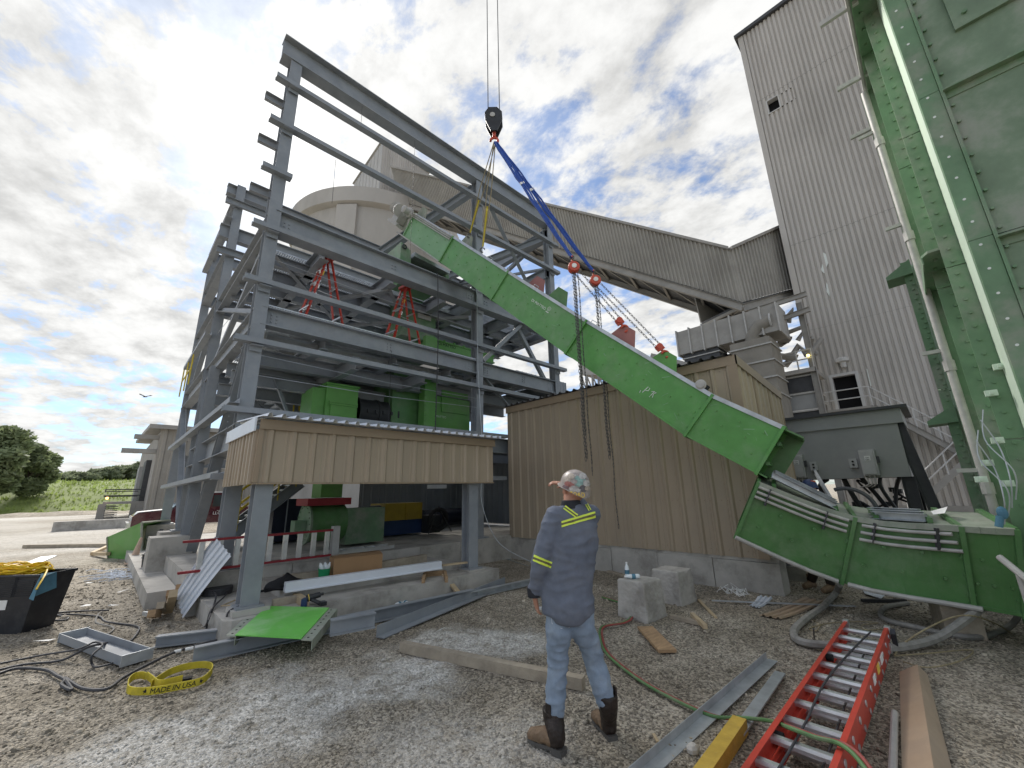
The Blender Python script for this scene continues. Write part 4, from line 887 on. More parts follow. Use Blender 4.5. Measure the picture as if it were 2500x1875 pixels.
# taller leg standing behind with its own flanges and conduit
leg = thing('green_rear_leg', 'slim green bolted casing leg standing behind the big green casing', 'casing', (11, -1, 0))
RX = 10.6; yl = OX(2238, 781, RX).y; y2 = OX(2264, 781, RX).y; y3 = OX(2281, 781, RX).y; y4 = OX(2292, 781, RX).y
for z0, z1 in ((0, 3.3), (3.32, 5.9)):
    mb = MB(); mb.bx(RX, RX + .02, y2, yl, z0, z1); part('flange', mb, 'casing_flange', leg)
    mb = MB(); mb.bx(RX + .25, RX + .27, y3, y2 - .001, z0, z1); part('skylit_strip', mb, 'casing_pale_skylit', leg)  # skylight on this strip is painted in as pale green
    mb = MB(); mb.bx(RX - .05, RX - .03, -2.6, y3, z0, z1); part('flange', mb, 'casing_flange', leg)
mb = MB(); mb.bx(RX + .3, RX + 1.6, -2.6, yl - .05, 0, 5.9); part('shell', mb, 'casing_flange', leg)
mb = MB(); z = .4
while z < 5.7: mb.cyl((RX, yl - .1, z), (RX - .03, yl - .1, z), .02, n=6); mb.cyl((RX, y2 + .06, z + .1), (RX - .03, y2 + .06, z + .1), .02, n=6); z += .2
o = part('bolts', mb, 'casing_flange', leg); o['kind'] = 'stuff'
mb = MB(); z = .5
while z < 5.8: mb.cyl((RX - .05, y3 - .05, z), (RX - .054, y3 - .05, z), .016, n=8); z += .33
o = part('bright_holes', mb, 'white_paint', leg); o['kind'] = 'stuff'
cx_ = 7.9; yc = OX(2283, 781, cx_).y
mb = MB(); mb.bx(cx_ + .12, cx_ + .14, KYc, OX(2214, 600, cx_ + .12).y, 0, 8.0); part('dark_panel', mb, 'casing_flange', cas)
mb = MB(); mb.tube([(cx_, yc, 0.4), (cx_, yc, 7.9)], .045, 10); part('conduit', mb, 'pipe_grey', leg, True)
for z in (1.6, 3.2, 5.2, 6.9):
    mb = MB(); mb.cyl((cx_, yc, z - .07), (cx_, yc, z + .07), .06, n=10); part('coupling', mb, 'pipe_grey', leg)
    mb = MB(); mb.bx(cx_ - .02, cx_ + .02, yc, yc + .22, z + .2, z + .25); part('bracket', mb, 'pipe_grey', leg)
for z in (3.0, 5.9):
    mb = MB(); mb.prism([(RX - .1, y2, z), (RX - .1, yl + .25, z - .25), (RX - .1, yl + .25, z - .32), (RX - .1, y2, z - .3)], (.5, 0, 0)); part('gusset', mb, 'casing_flange', leg)
for k in range(7):
    p0 = OX(2400 - 6 * k, 1000 + 25 * k, 6.45); p1 = OX(2480 - 9 * k, 1220 + 20 * k, 6.45)
    if k < 4:
        mb = MB(); mb.tube(spline([p0, p0.lerp(p1, .4) + V((0, .06 * (-1) ** k, .05)), p0.lerp(p1, .7) + V((-.05, -.05, 0)), p1]), .006, 5)
        one('signal_wire', mb, 'galv', ['thin pale wire draped down the green casing, uppermost of four', 'thin pale wire on the green casing, second of four', 'thin pale wire on the green casing, third of four', 'thin pale wire low on the green casing, lowest of four'][k], 'wire', 'wires draped on the green casing')
mb = MB(); p = OX(2447, 1252, 6.2); mb.sph(p, (.03, .04, .06)); mb.cyl(p + V((0, .02, -.03)), p + V((0, .05, -.13)), .028); one('rag', mb, 'tarp_blue', 'blue rag hung on the green casing above the lower conveyor end', 'rag')

# ================================================================== CONVEYOR CASINGS (hanging one and the one on the ground)
def proj(p):
    c = ROT.T @ np.array(p - CAMPOS); return c[0] / c[2] * FPX + CX, c[1] / c[2] * FPX + CY
def casing_run(t, bot, top, away, W, mm, lip, thick=.012, every=1):
    n = len(bot); A = V(away).normalized() * W
    ms = mm if isinstance(mm, list) else [mm] * n
    for i in range(n - 1):
        m = ms[i]; b0, b1, t0, t1 = bot[i], bot[i + 1], top[i], top[i + 1]; an = A.normalized()
        mb = MB(); mb.prism([b0, b1, t1, t0], an * thick); part('side_plate', mb, m, t)
        mb = MB(); mb.prism([b0 + A, b1 + A, t1 + A, t0 + A], -an * thick); part('side_plate', mb, m, t)
        nb, ntp = (b0 - t0).normalized(), (t0 - b0).normalized(); e = an * (thick + .001)
        mb = MB(); mb.prism([b0 + e, b1 + e, b1 + A - e, b0 + A - e], ntp * thick); part('bottom_plate', mb, m, t)
        mb = MB(); mb.prism([t0 + e, t1 + e, t1 + A - e, t0 + A - e], nb * thick); part('cover', mb, lip, t)
        d = (t1 - t0).normalized()
        mb = MB(); mb.ext(RC(.05, .065), t0 - an * .006 + ntp * .01, t1 - an * .006 + ntp * .01, ntp); part('cover_lip', mb, lip, t)
        mb = MB(); mb.ext(RC(.03, .035), b0 - an * .004 - ntp * .004, b1 - an * .004 - ntp * .004, ntp); part('bottom_lip', mb, m, t)
    for i in range(0, n, every):
        m = ms[min(i, n - 2)]; b, tp = bot[i], top[i]; an = A.normalized(); up = (tp - b).normalized(); d = ((bot[min(i + 1, n - 1)] - bot[max(i - 1, 0)])).normalized()
        mb = MB(); q = .03
        mb.obx((b + tp) / 2 - an * q * .5, an * q, d * .022, (tp - b) / 2 + up * .035); mb.obx((b + tp) / 2 + A + an * q * .5, an * q, d * .022, (tp - b) / 2 + up * .035)
        mb.obx(b + A / 2 - up * .02, A / 2, d * .022, up * .024); mb.obx(tp + A / 2 + up * .02, A / 2, d * .022, up * .024)
        part('joint_flange', mb, m, t)
def side_bolts(t, bot, top, away, m, rows, step, r=.014):
    mb = MB(); an = V(away).normalized()
    for i in range(len(bot) - 1):
        L_ = (bot[i + 1] - bot[i]).length; k = max(2, int(L_ / step))
        for j in range(k + 1):
            f = (j + .5) / (k + 1)
            for q, g in enumerate(rows):
                ff = min(.97, f + (.5 / (k + 1) if q % 2 else 0)); p = bot[i].lerp(bot[i + 1], ff).lerp(top[i].lerp(top[i + 1], ff), g); mb.cyl(p, p - an * .014, r, r * .8, 6)
        for e in (.02, .98):
            for g in (.15, .4, .65, .9):
                p = bot[i].lerp(bot[i + 1], e * 1.0 if L_ > 1 else .1 if e < .5 else .9).lerp(top[i].lerp(top[i + 1], e), g); mb.cyl(p, p - an * .014, r * .8, r * .7, 6)
    o = part('bolts', mb, m, t); o['kind'] = 'stuff'
mids = [DP(1000, 550, 12.6), DP(1091, 609, 11.3), DP(1221, 698, 9.8), DP(1407, 824, 8.24), DP(1706, 1015, 6.58), DP(1880, 1100, 5.95)]
ax = (mids[-2] - mids[0]); away = V((-ax.y, ax.x, 0)).normalized()
hc_ = thing('hanging_conveyor', 'long bright green conveyor casing hanging from the crane at a slant', 'conveyor', mids[3])
HB, HT = [], []
for i, p in enumerate(mids):
    d = (mids[min(i + 1, 5)] - mids[max(i - 1, 0)]).normalized(); u = away.cross(d); u = u if u.z > 0 else -u; HB.append(p - u * .37); HT.append(p + u * .37)
casing_run(hc_, HB, HT, away, .72, ['green_pale_glare', 'green_dust_glare', 'green_dust_glare', 'green_new', 'green_new'], 'galv'); side_bolts(hc_, HB, HT, away, 'green_mid', (.28, .52, .76), .62)  # upper sections paler: real dust together with painted-in glare
def top_at(px):
    for i in range(5):
        a, b = proj(HT[i])[0], proj(HT[i + 1])[0]
        if a <= px <= b:
            lo, hi = 0., 1.
            for _ in range(30):
                m_ = (lo + hi) / 2
                if proj(HT[i].lerp(HT[i + 1], m_))[0] < px: lo = m_
                else: hi = m_
            return HT[i].lerp(HT[i + 1], lo), (HT[i + 1] - HT[i]).normalized()
def lug(px, off, m, w=.55, h=.32):
    p, d = top_at(px); u = away.cross(d); u = u if u.z > 0 else -u; p = p + away * off; mb = MB()
    mb.prism([p - d * w * .5, p + d * w * .5, p + d * w * .15 + u * h, p - d * w * .3 + u * h], away * .03); part('lifting_lug', mb, m, hc_); return p + u * h * .72 + d * (-.05 * w)
lugs = {1020: ('green_dusty', .1), 1100: ('green_dusty', .6), 1270: ('lug_red', .62), 1352: ('green_old', .1), 1512: ('lug_red', .1), 1592: ('green_mid', .6)}
LP = {k: lug(k, o, m, .55 if k < 1200 else .62) for k, (m, o) in lugs.items()}
for px in (1190, 1230, 1440, 1300):
    p, d = top_at(px); u = away.cross(d); u = u if u.z > 0 else -u; mb = MB(); mb.tube([p, p + u * .09, p + u * .09 + d * .14, p + d * .14], .008, 6); part('cover_handle', mb, 'galv', hc_)
p, d = top_at(1705); u = away.cross(d); u = u if u.z > 0 else -u
mb = MB(); mb.obx(p + u * .06 + away * .1, d * .1, away * .05, u * .06); part('roller_bracket', mb, 'block_black', hc_)
mb = MB(); mb.lathe([(.02, 0), (.085, 0), (.085, .03), (.06, .04), (.06, .06)], p + u * .07, -away, 18); part('roller', mb, 'pipe_grey', hc_)
# head end: drive unit and conduits
d = (mids[0] - mids[1]).normalized(); u = away.cross(d); u = u if u.z > 0 else -u; c = mids[0] + away * .36
mb = MB(); mb.obx(c + d * .35, d * .35, away * .30, u * .26); part('head_box', mb, 'green_dusty', hc_)
mb = MB(); mb.obx(c + d * .55 - away * .45 + u * .06, d * .16, away * .14, u * .2); mb.obx(c + d * .62 - away * .4 - u * .2, d * .3, away * .18, u * .04); part('gearbox', mb, 'pipe_grey', hc_)
mb = MB(); mb.lathe([(.05, 0), (.2, .0), (.2, .06), (.15, .1), (.17, .13), (.17, .5), (.13, .52), (.13, .58)], c + d * .42 - away * .62 + u * .22, (away * .25 + d * .9).normalized(), 18); part('drive_motor', mb, 'pipe_grey', hc_, True)
mb = MB(); mb.lathe([(.04, 0), (.15, 0), (.15, .06), (.11, .1), (.11, .28), (.08, .3)], c + d * .12 - away * .46 + u * .32, -away * .8 - d * .1, 16); part('fan_cover', mb, 'pipe_grey', hc_, True)
mb = MB()
for k in range(7): mb.torus(c + d * (.52 + .05 * k) - away * .56 + u * .22, (away * .25 + d * .9), .185, .012, 16, 5)
part('cooling_fins', mb, 'pipe_grey', hc_)
for k in range(3):
    q = [HB[0] - away * .05 + u * (.28 + .09 * k) + d * (.02 + .05 * k), HT[0] - away * .05 - u * (.13 - .05 * k) + d * .02, HT[0].lerp(HT[1], .12) - away * .05 - u * (.1 - .05 * k), HT[1] - away * .05 - u * (.1 - .05 * k) + d * .05]
    mb = MB(); mb.tube(spline(q, 6), .017, 8); part('conduit', mb, 'pipe_grey', hc_, True)
mb = MB(); mb.tube([HB[0] - away * .04 + d * .4 - u * .02, HB[1] - away * .04 - u * .03], .022, 8); part('conduit', mb, 'pipe_grey', hc_, True)
# end of the trough seen open
d = (mids[5] - mids[4]).normalized(); u = away.cross(d); u = u if u.z > 0 else -u; A = away * .72
mb = MB(); mb.obx((HB[5] + HT[5]) / 2 + d * .12 + A, away * .012, d * .14, u * .37); mb.obx(HT[5] + A * .5 + d * .12, A * .5, d * .14, u * .012); mb.obx(HB[5] + A * .5 + d * .06, A * .5, d * .08, u * .012); part('end_skirt', mb, 'green_old', hc_)
mb = MB(); mb.obx((HB[5] + HT[5]) / 2 + A * .5 - d * .5, A * .49, d * .01, u * .36); part('inner_baffle', mb, 'green_old', hc_)
for g in (.25, .7): mb = MB(); mb.ext(RC(.05, .05), HB[5].lerp(HT[5], g) + A * .1 + d * .05, HB[5].lerp(HT[5], g) + A * .9 + d * .05); part('inner_bar', mb, 'green_old', hc_)
mb = MB(); rn = random.Random(12)
for k in range(46):
    i = rn.choice((1, 2, 2, 3, 3, 3, 4)); f, g = rn.random(), rn.uniform(.08, .92); p = HB[i].lerp(HB[i + 1], f).lerp(HT[i].lerp(HT[i + 1], f), g) - away * .001; dd3 = (HB[i + 1] - HB[i]).normalized(); uu = (HT[i] - HB[i]).normalized(); a = rn.uniform(-1.2, 1.2); L_ = rn.uniform(.012, .07); v1 = dd3 * math.cos(a) + uu * math.sin(a)
    mb.obx(p, v1 * L_, away * .0012, (uu * math.cos(a) - dd3 * math.sin(a)) * rn.uniform(.0015, .006))
o = part('scuffs', mb, 'green_pale_glare', hc_); o['kind'] = 'stuff'
# lettering and chalk marks
dt = (mids[3] - mids[2]).normalized(); ut = away.cross(dt); ut = ut if ut.z > 0 else -ut
p = DP(1294, 733, 9.1); s_ = (p - mids[2]).dot(away); p = p - away * (s_ + .004)
text('lettering', 'DI MATTEO', .085, p, dt, ut, 'white_paint', hc_, sp=1.1)
mb = MB(); q = p + dt * .56 + ut * .02
mb.torus(q + ut * .05, away, .045, .005, 14, 4); mb.torus(q + ut * .05 - dt * .0, away, .022, .005, 10, 4); mb.obx(q - ut * .028, dt * .045, away * .003, ut * .009); part('emblem', mb, 'white_paint', hc_)
dt = (mids[4] - mids[3]).normalized(); ut = away.cross(dt); ut = ut if ut.z > 0 else -ut; p = DP(1568, 958, 7.2); p = p - away * ((p - mids[3]).dot(away) + .004)
for st_ in ([(0, 0), (.03, .14), (.07, .13), (.07, .08), (.02, .06)], [(.15, 0), (.17, .13), (.13, .1)], [(.17, .12), (.21, .13), (.18, .08), (.2, .02)], [(-.04, -.03), (-.05, .02)]):
    mb = MB(); mb.tube([p + dt * a + ut * b for a, b in st_], .007, 5); part('chalk_mark', mb, 'white_paint', hc_)

# lower conveyor
lc = thing('ground_conveyor', 'dusty dark green conveyor casing lying curved beside the green casing', 'conveyor', G(2060, 1440))
LB = [DP(1797, 1308, 5.8), DP(2055, 1418, 5.35), DP(2375, 1478, 4.45), DP(2500, 1500, 4.15)]
LT = [DP(1850, 1182, 5.8), DP(2086, 1268, 5.35), DP(2345, 1292, 4.5), DP(2480, 1300, 4.2)]
aw = V((LB[2].y - LB[0].y, -(LB[2].x - LB[0].x), 0)).normalized(); aw = aw if aw.dot(ray(2000, 1300)) > 0 else -aw
LBs, LTs = spline(LB, 4), spline(LT, 4)
casing_run(lc, LBs, LTs, aw + V((0, 0, .17)), .9, 'green_old', 'green_dusty', .012, 4); side_bolts(lc, LB, LT, aw, 'green_old', (.3, .62), .55, .02)
def face(t, f, g, out=0.05):
    t4 = t * 4; i = min(len(LBs) - 2, int(t4)); e = t4 - i; b = LBs[i].lerp(LBs[i + 1], e); tp = LTs[i].lerp(LTs[i + 1], e); return b.lerp(tp, g) - aw * out
for k in range(3):
    mb = MB(); mb.tube([face(q_, 0, .96 - .09 * k) for q_ in (.03, .2, .4, .6, .8, .95)], .02, 8); part('conduit', mb, 'pipe_grey', lc, True)
    mb = MB(); mb.tube([face(q_, 0, .93 - .11 * k) for q_ in (1.08, 1.3, 1.5, 1.7, 1.9 + .04 * k)], .02, 8); part('conduit', mb, 'pipe_grey', lc, True)
for t in (.2, .75, 1.2, 1.75):
    mb = MB(); mb.ext(RC(.03, .03), face(t, 0, .7, .03), face(t, 0, 1.0, .03)); mb.ext(RC(.03, .012), face(t, 0, .7, .075), face(t, 0, 1.0, .075)); part('conduit_clamp', mb, 'dark_grey', lc)
mb = MB(); mb.tube([face(q_, 0, -.02) for q_ in (0, .25, .5, .75, .97)], .028, 8); part('conduit', mb, 'pipe_grey', lc, True)
mb = MB(); mb.tube([face(q_, 0, -.02) for q_ in (1.05, 1.25, 1.5, 1.75, 2.0, 2.1)], .028, 8); part('conduit', mb, 'pipe_grey', lc, True)
# service hatch frames on top
def bars(t0, t1, side, rise):
    for k in range(3):
        i0, i1 = face(t0, 0, 1, 0), face(t1, 0, 1, 0); o0 = aw * (side + .13 * k) + V((0, 0, .17 * (side + .13 * k))); mb = MB(); mb.ext(CH(.09, .1, .006), i0 + o0 + V((0, 0, .06 + rise)), i1 + o0 + V((0, 0, .06))); part('cover_bar', mb, 'galv', lc)
    for t in (t0, t1): mb = MB(); q = face(t, 0, 1, 0); mb.ext(RC(.05, .06), q + aw * (side - .06) + V((0, 0, .03 + .17 * side)), q + aw * (side + .4) + V((0, 0, .03 + .17 * (side + .4)))); part('hatch_frame', mb, 'green_old', lc)
bars(.25, .85, .2, .12); bars(1.25, 1.75, .22, 0)
mb = MB(); mb.torus(face(1.0, 0, 1, -.4) + V((0, 0, .1)), (1, 0, .2), .3, .03, 14, 6, .4, 2.6); part('hoop', mb, 'dark_grey', lc)
mb = MB(); p = face(1.85, 0, 1, -.35) + V((0, 0, .13)); mb.add([p, p + V((.18, .02, .03)), p + V((.2, -.1, .05)), p + V((.1, -.14, .09)), p + V((-.05, -.1, .02))], [(0, 1, 2, 3, 4)]); one('crumpled_paper', mb, 'paper_white', 'crumpled white paper lying on top of the ground conveyor', 'paper')
mb = MB(); q = G(1905, 1412); mb.obx((q.x + .2, q.y - .1, .1), V((.28, .02, 0)), V((-.02, .42, 0)), V((0, 0, .14))); one('concrete_step', mb, 'concrete', 'low concrete step under the raised end of the ground conveyor', 'step')
for i, (px, py, h) in enumerate(((1880, 1405, .32), (2395, 1500, .3))):
    if i == 0: continue
    q = G(px, py) + aw * .35; q = V((face(.35 if i == 0 else 1.9, 0, 0, -.4).x, face(.35 if i == 0 else 1.9, 0, 0, -.4).y, 0)); zt = face(.35 if i == 0 else 1.9, 0, 0, -.4).z - .03
    mb = MB(); mb.obx((q.x, q.y, zt / 2 - .02), aw * .3, aw.cross(V((0, 0, 1))) * .16, V((0, 0, zt / 2))); one('support_block', mb, 'wood_grey' if i else 'concrete', ['block propping the raised end of the ground conveyor', 'timber block under the ground conveyor near the green casing'][i], 'block')

# ================================================================== CRANE BLOCK, SLINGS, CHAIN HOISTS
hk = DP(1206, 300, 11); fh = V(ROT @ (0, 0, 1)); fh.z = 0; fh.normalize(); sx = V((fh.y, -fh.x, 0))
cb = thing('crane_hook_block', 'black crane hook block hanging on two steel ropes in the sky', 'crane hook', hk + V((0, 0, -.4)))
S = 11 / 990.
def HP(dx, dy, off=0.): return hk + sx * (dx * S) + V((0, 0, -dy * S)) + fh * off
poly = [(-22, -20), (-12, -36), (8, -36), (20, -22), (21, 0), (8, 34), (-8, 34), (-20, 4)]
for off in (-.13, .10):
    mb = MB(); mb.prism([HP(a, b, off) for a, b in poly], fh * .04); part('cheek_plate', mb, 'block_black', cb)
mb = MB(); mb.lathe([(.05, -.07), (.2, -.07), (.17, 0), (.2, .07), (.05, .07)], HP(0, -14), fh, 22); part('sheave', mb, 'dark_grey', cb)
mb = MB(); mb.lathe([(.02, -.15), (.07, -.15), (.07, .15), (.02, .15)], HP(-3, -12), fh, 14); part('pin', mb, 'pipe_grey', cb)
mb = MB(); mb.obx(HP(0, 4), sx * .14, fh * .1, V((0, 0, .2))); part('spacer', mb, 'block_black', cb)
mb = MB(); mb.cyl(HP(0, 30), HP(0, 44), .05); hq = HP(0, 54); mb.torus(hq, fh, .10, .035, 16, 8, -2.6, 1.9); part('hook', mb, 'hook_red', cb, True)
top1, top2 = DP(1186, -200, 12.5), DP(1220, -200, 12.5)
for a, off in ((-14, 0), (14, 0)):
    p = HP(a, -22); mb = MB(); mb.tube([p, V((p.x, p.y, 45))], .012, 6); part('hoist_rope', mb, 'dark_grey', cb)
HK = HP(1, 58)
def strap(name, a, b, w, m, label, cat, group, sag=.0, ty=None):
    pts = [a.lerp(b, t / 10) + V((0, 0, -sag * math.sin(math.pi * t / 10))) + sx * (.012 * math.sin(t * 2.1)) for t in range(11)]
    mb = MB(); mb.tube(pts, w, 8, .55); t_ = one(name, mb, m, label, cat, group, True); return t_
U1, U2 = LP[1100], top_at(1168)[0] + away * .15 + V((0, 0, .1))
def wire_sling(a, b, label):
    t = thing('wire_sling', label, 'sling', b, 'wire slings on the hook'); d = (b - a).normalized(); s_ = d.cross(fh).normalized(); e = b - d * .16
    for k in (-1, 1):
        mid = a.lerp(e, .5) + s_ * .06 * k; mb = MB(); mb.tube([a + s_ * .02 * k, mid, e + s_ * .01 * k], .013, 6); part('rope_leg', mb, 'wire_rope', t)
    mb = MB(); mb.tube([a.lerp(e, .62), e], .022, 6); part('sleeve', mb, 'sling_yellow', t)
    mb = MB(); mb.torus(b - d * .07, s_.cross(d), .06, .016, 12, 6, -2.4, 2.4); part('hook', mb, 'chain', t)
wire_sling(HK, U1, 'doubled wire sling running to the lug near the conveyor drive'); wire_sling(HK, U2, 'steeper wire sling ending on the conveyor top by the middle column')
H1, H2 = DP(1396, 628, 8.35), DP(1448, 662, 8.75)
def blue_sling(a, b, label):
    t = thing('blue_sling', label, 'sling', b, 'blue round slings'); d = (b - a).normalized(); s_ = d.cross(fh).normalized()
    for k in (-1, 1):
        mb = MB(); mb.tube([a.lerp(b, i / 14) + s_ * k * (.03 + .012 * math.sin(i * 1.9 + k)) * math.sin(math.pi * i / 14) ** .5 for i in range(15)], [(.036 + .006 * math.sin(i * 2.7), .02) for i in range(15)], 8); part('strand', mb, 'sling_blue', t, True)
    q = a.lerp(b, .42); mb = MB(); mb.obx(q, d * .04, s_ * .05, fh * .028); part('tag', mb, 'paper_white', t)
    mb = MB(); mb.torus(b, fh, .045, .012, 12, 6); part('shackle', mb, 'chain', t)
blue_sling(HK, H1, 'left blue sling from the crane hook to the upper red hoist'); blue_sling(HK + sx * .05, H2, 'right blue sling from the crane hook to the lower red hoist')
def chain_links(a, b, r=.017, step=.068, wob=0., slack=0.):
    mb = MB(); L_ = (b - a).length; k = int(L_ / step); d = (b - a).normalized()
    for i in range(k):
        c = a.lerp(b, (i + .5) / k) + V((wob * math.sin(i * .37), wob * math.cos(i * .29), -slack * math.sin(math.pi * i / k))); n = (sx if i % 2 else fh); n = (n - d * n.dot(d)).normalized(); w = d.cross(n)
        pts = [c + d * (step * .72 * math.cos(q)) + w * (r * math.sin(q)) for q in [2 * math.pi * j / 8 for j in range(9)]]; mb.tube(pts, .005, 4)
    return mb
def hoist(top, low, chainend, label, extra):
    t = thing('chain_hoist', label, 'chain hoist', low, 'red chain hoists'); dn = (low - top).normalized(); c = top + V((0, 0, -.2)) + (low - top).normalized() * .05
    mb = MB(); mb.torus(top + V((0, 0, -.03)), sx, .05, .016, 12, 6, -2.2, 2.2); part('top_hook', mb, 'hook_red', t)
    mb = MB(); mb.lathe([(.03, -.08), (.105, -.08), (.12, -.055), (.12, .0), (.09, .015), (.09, .05), (.105, .06), (.105, .08), (.03, .08)], c, fh, 22); part('body', mb, 'hook_red', t, True)
    mb = MB(); mb.lathe([(.01, -.095), (.05, -.095), (.05, -.08), (.01, -.08)], c, fh, 18); part('name_plate', mb, 'paper_white', t)
    e = low - dn * .3; s_ = dn.cross(fh).normalized()
    for k in (-1, 1): part('load_chain', chain_links(c + dn * .1 + s_ * .06 * k, e + s_ * .05 * k), 'chain', t)
    mb = MB(); mb.obx(e + dn * .05, s_ * .065, fh * .04, dn * .06); mb.cyl(e - fh * .06 + dn * .03, e + fh * .06 + dn * .03, .06); part('bottom_block', mb, 'hook_red', t)
    mb = MB(); q = low - dn * .08; mb.cyl(e + dn * .1, q - dn * .06, .022); mb.torus(q, fh, .065, .022, 14, 8, -2.3, 2.2); part('load_hook', mb, 'hook_red', t, True)
    for k, (o, ze, r) in enumerate(extra):
        p = c + sx * o + fh * (-.02 + .03 * k); part('hand_chain', chain_links(p, V((p.x, p.y, ze)), r, .068, .006), 'chain', t)
z1 = None
def z_at(p, py):      # height on the vertical through p that shows at photograph row py
    lo, hi = 0., 20.
    for _ in range(40):
        m_ = (lo + hi) / 2
        if proj(V((p.x, p.y, m_)))[1] > py: lo = m_
        else: hi = m_
    return lo
hoist(H1, LP[1512], None, 'upper red chain hoist with long chains dropping past the green conveyor', [(-.03, z_at(H1, 1125), .017), (.0, z_at(H1, 1118), .017), (.025, z_at(H1, 1060), .014), (.09, z_at(H1, 1160), .010)])
hoist(H2, LP[1592], None, 'lower red chain hoist whose chains hang behind the green conveyor', [(-.02, z_at(H2, 1120), .017), (.01, z_at(H2, 1112), .017), (.06, z_at(H2, 1290), .010)])

# ================================================================== GREY HOPPER STAND
GX = 12.0
hp = thing('grey_hopper', 'grey steel hopper box on legs with two switch boxes', 'hopper', (GX, 1.5, 0))
a, b, c, d = OX(1872, 1018, GX), OX(2192, 1010, GX), OX(2212, 1170, GX), OX(1895, 1168, GX)
zt, zb = (a.z + b.z) / 2, (c.z + d.z) / 2; yl_, yr_ = a.y, b.y - .05
mb = MB(); mb.bx(GX, GX + 1.9, yr_ + .1, yl_ - .02, zb, zt - .3); part('front_box', mb, 'hopper_grey', hp)
mb = MB(); mb.bx(GX - .03, GX + 1.95, yr_, yl_, zt - .3, zt - .02); part('upper_band', mb, 'hopper_grey', hp)
mb = MB(); mb.bx(GX - .12, GX + 2.1, yr_ - .12, yl_ + .1, zt - .02, zt + .04); part('top_plate', mb, 'dark_grey', hp)
mb = MB(); mb.ext(RC(.05, .05), (GX - .03, yr_, zt - .31), (GX - .03, yl_, zt - .31)); part('seam_bar', mb, 'hopper_grey', hp)
for x in (GX + .12, GX + 1.8):
    for y in (yr_ + .16, yl_ - .1):
        mb = MB(); mb.ext(I(.22, .2), (x, y, -.02), (x, y, zb), (0, 1, 0)); part('leg', mb, 'dark_grey', hp)
mb = MB(); mb.ext(I(.2, .16), (GX + .1, yr_ - .25, -.02), (GX + .1, yr_ + .1, zt - .3)); part('leg', mb, 'dark_grey', hp)
rn = random.Random(9)
for k in range(16):
    y = yr_ + .25 + (yl_ - yr_ - .5) * rn.random(); x = GX + .5 + rn.random(); z = .5 + rn.random() * 1.1; mb = MB(); mb.tube(spline([(x, y, z), (x + rn.uniform(-.2, .2), y + rn.uniform(-.3, .3), z + rn.uniform(-.3, .2)), (x, y + rn.uniform(-.5, .5), z - rn.uniform(.1, .5))]), .02 + .05 * rn.random(), 7)
    mb.cyl((x, y, z), (x, y, z + .1), .09, n=10); part('valve', mb, 'machine_dark', hp)
for k in range(7):
    y = yr_ + .3 + (yl_ - yr_ - .6) * k / 6; mb = MB(); mb.tube(spline([(GX + .3, y, zb), (GX + .25 + rn.random() * .3, y + rn.uniform(-.2, .2), zb - .25), (GX + .5, y + rn.uniform(-.3, .3), zb - .55 - rn.random() * .5)]), .035 + .02 * rn.random(), 7); part('pipe', mb, 'machine_dark', hp)
mb = MB(); mb.bx(GX + .4, GX + 1.5, yr_ + .35, yl_ - .3, .1, .75); mb.cyl((GX + .4, (yr_ + yl_) / 2 - .4, .9), (GX + .4, (yr_ + yl_) / 2 + .5, .9), .18); part('pump_unit', mb, 'machine_dark', hp)
mb = MB(); mb.tube([(GX - .03, yr_ + .1, .65), (GX - .03, yl_ - .1, .65)], .03, 6); part('cross_rail', mb, 'dark_grey', hp)
def swbox(px0, py0, px1, py1, lab):
    p, q = OX(px0, py0, GX - .02), OX(px1, py1, GX - .02); t = thing('switch_box', lab, 'switch box', q, 'grey switch boxes')
    y0, y1, z0, z1 = q.y, p.y, q.z, p.z
    mb = MB(); mb.bx(GX - .16, GX - .003, y0, y1, z0, z1); part('enclosure', mb, 'box_grey', t)
    mb = MB(); mb.prism([(GX - .162, y0 + .03, z0 + .03), (GX - .162, y1 - .03, z0 + .03), (GX - .162, y1 - .03, z1 - .04), (GX - .162, y0 + .03, z1 - .04)], (-.035, 0, 0)); part('cover', mb, 'box_grey', t)
    yc_, zc_ = (y0 + y1) / 2, (z0 + z1) / 2; mb = MB(); mb.bx(GX - .2, GX - .198, yc_ - .05, yc_ + .05, zc_ + .04, zc_ + .14); part('rating_label', mb, 'paper_white', t)
    text('on_mark', 'ON', .04, (GX - .202, yc_ + .035, zc_ + .09), (0, -1, 0), (0, 0, 1), 'ink_black', t); text('off_mark', 'OFF', .04, (GX - .202, yc_ + .04, zc_ + .045), (0, -1, 0), (0, 0, 1), 'ink_black', t)
    mb = MB(); mb.bx(GX - .14, GX - .06, y0 - .05, y0 - .002, zc_ - .02, zc_ + .12); part('handle', mb, 'dark_grey', t)
    for k in range(3): mb = MB(); mb.tube(spline([(GX - .1, y0 + .1 + .08 * k, z0), (GX - .12, y0 + .1 + .06 * k, z0 - .18), (GX + .1, y0 + .2 + .1 * k, z0 - .25)]), .014, 6); part('whip', mb, 'pipe_grey', t)
swbox(1930, 1112, 1972, 1166, 'left grey switch box on the grey hopper'); swbox(2096, 1100, 2150, 1160, 'right grey switch box on the grey hopper')
for i, (px, py) in enumerate(((1988, 1138), (2084, 1131))):
    p = OX(px, py, GX - .02); mb = MB(); mb.bx(GX - .1, GX - .002, p.y - .07, p.y + .07, p.z - .1, p.z + .1); t = one('push_button_box', mb, 'box_grey', ['small push button box beside the left switch box', 'small push button box beside the right switch box'][i], 'button box', 'push button boxes')
    for k in (-1, 1): mb = MB(); mb.cyl((GX - .1, p.y, p.z + .035 * k), (GX - .12, p.y, p.z + .035 * k), .022, n=10); part('button', mb, 'ink_black', t)
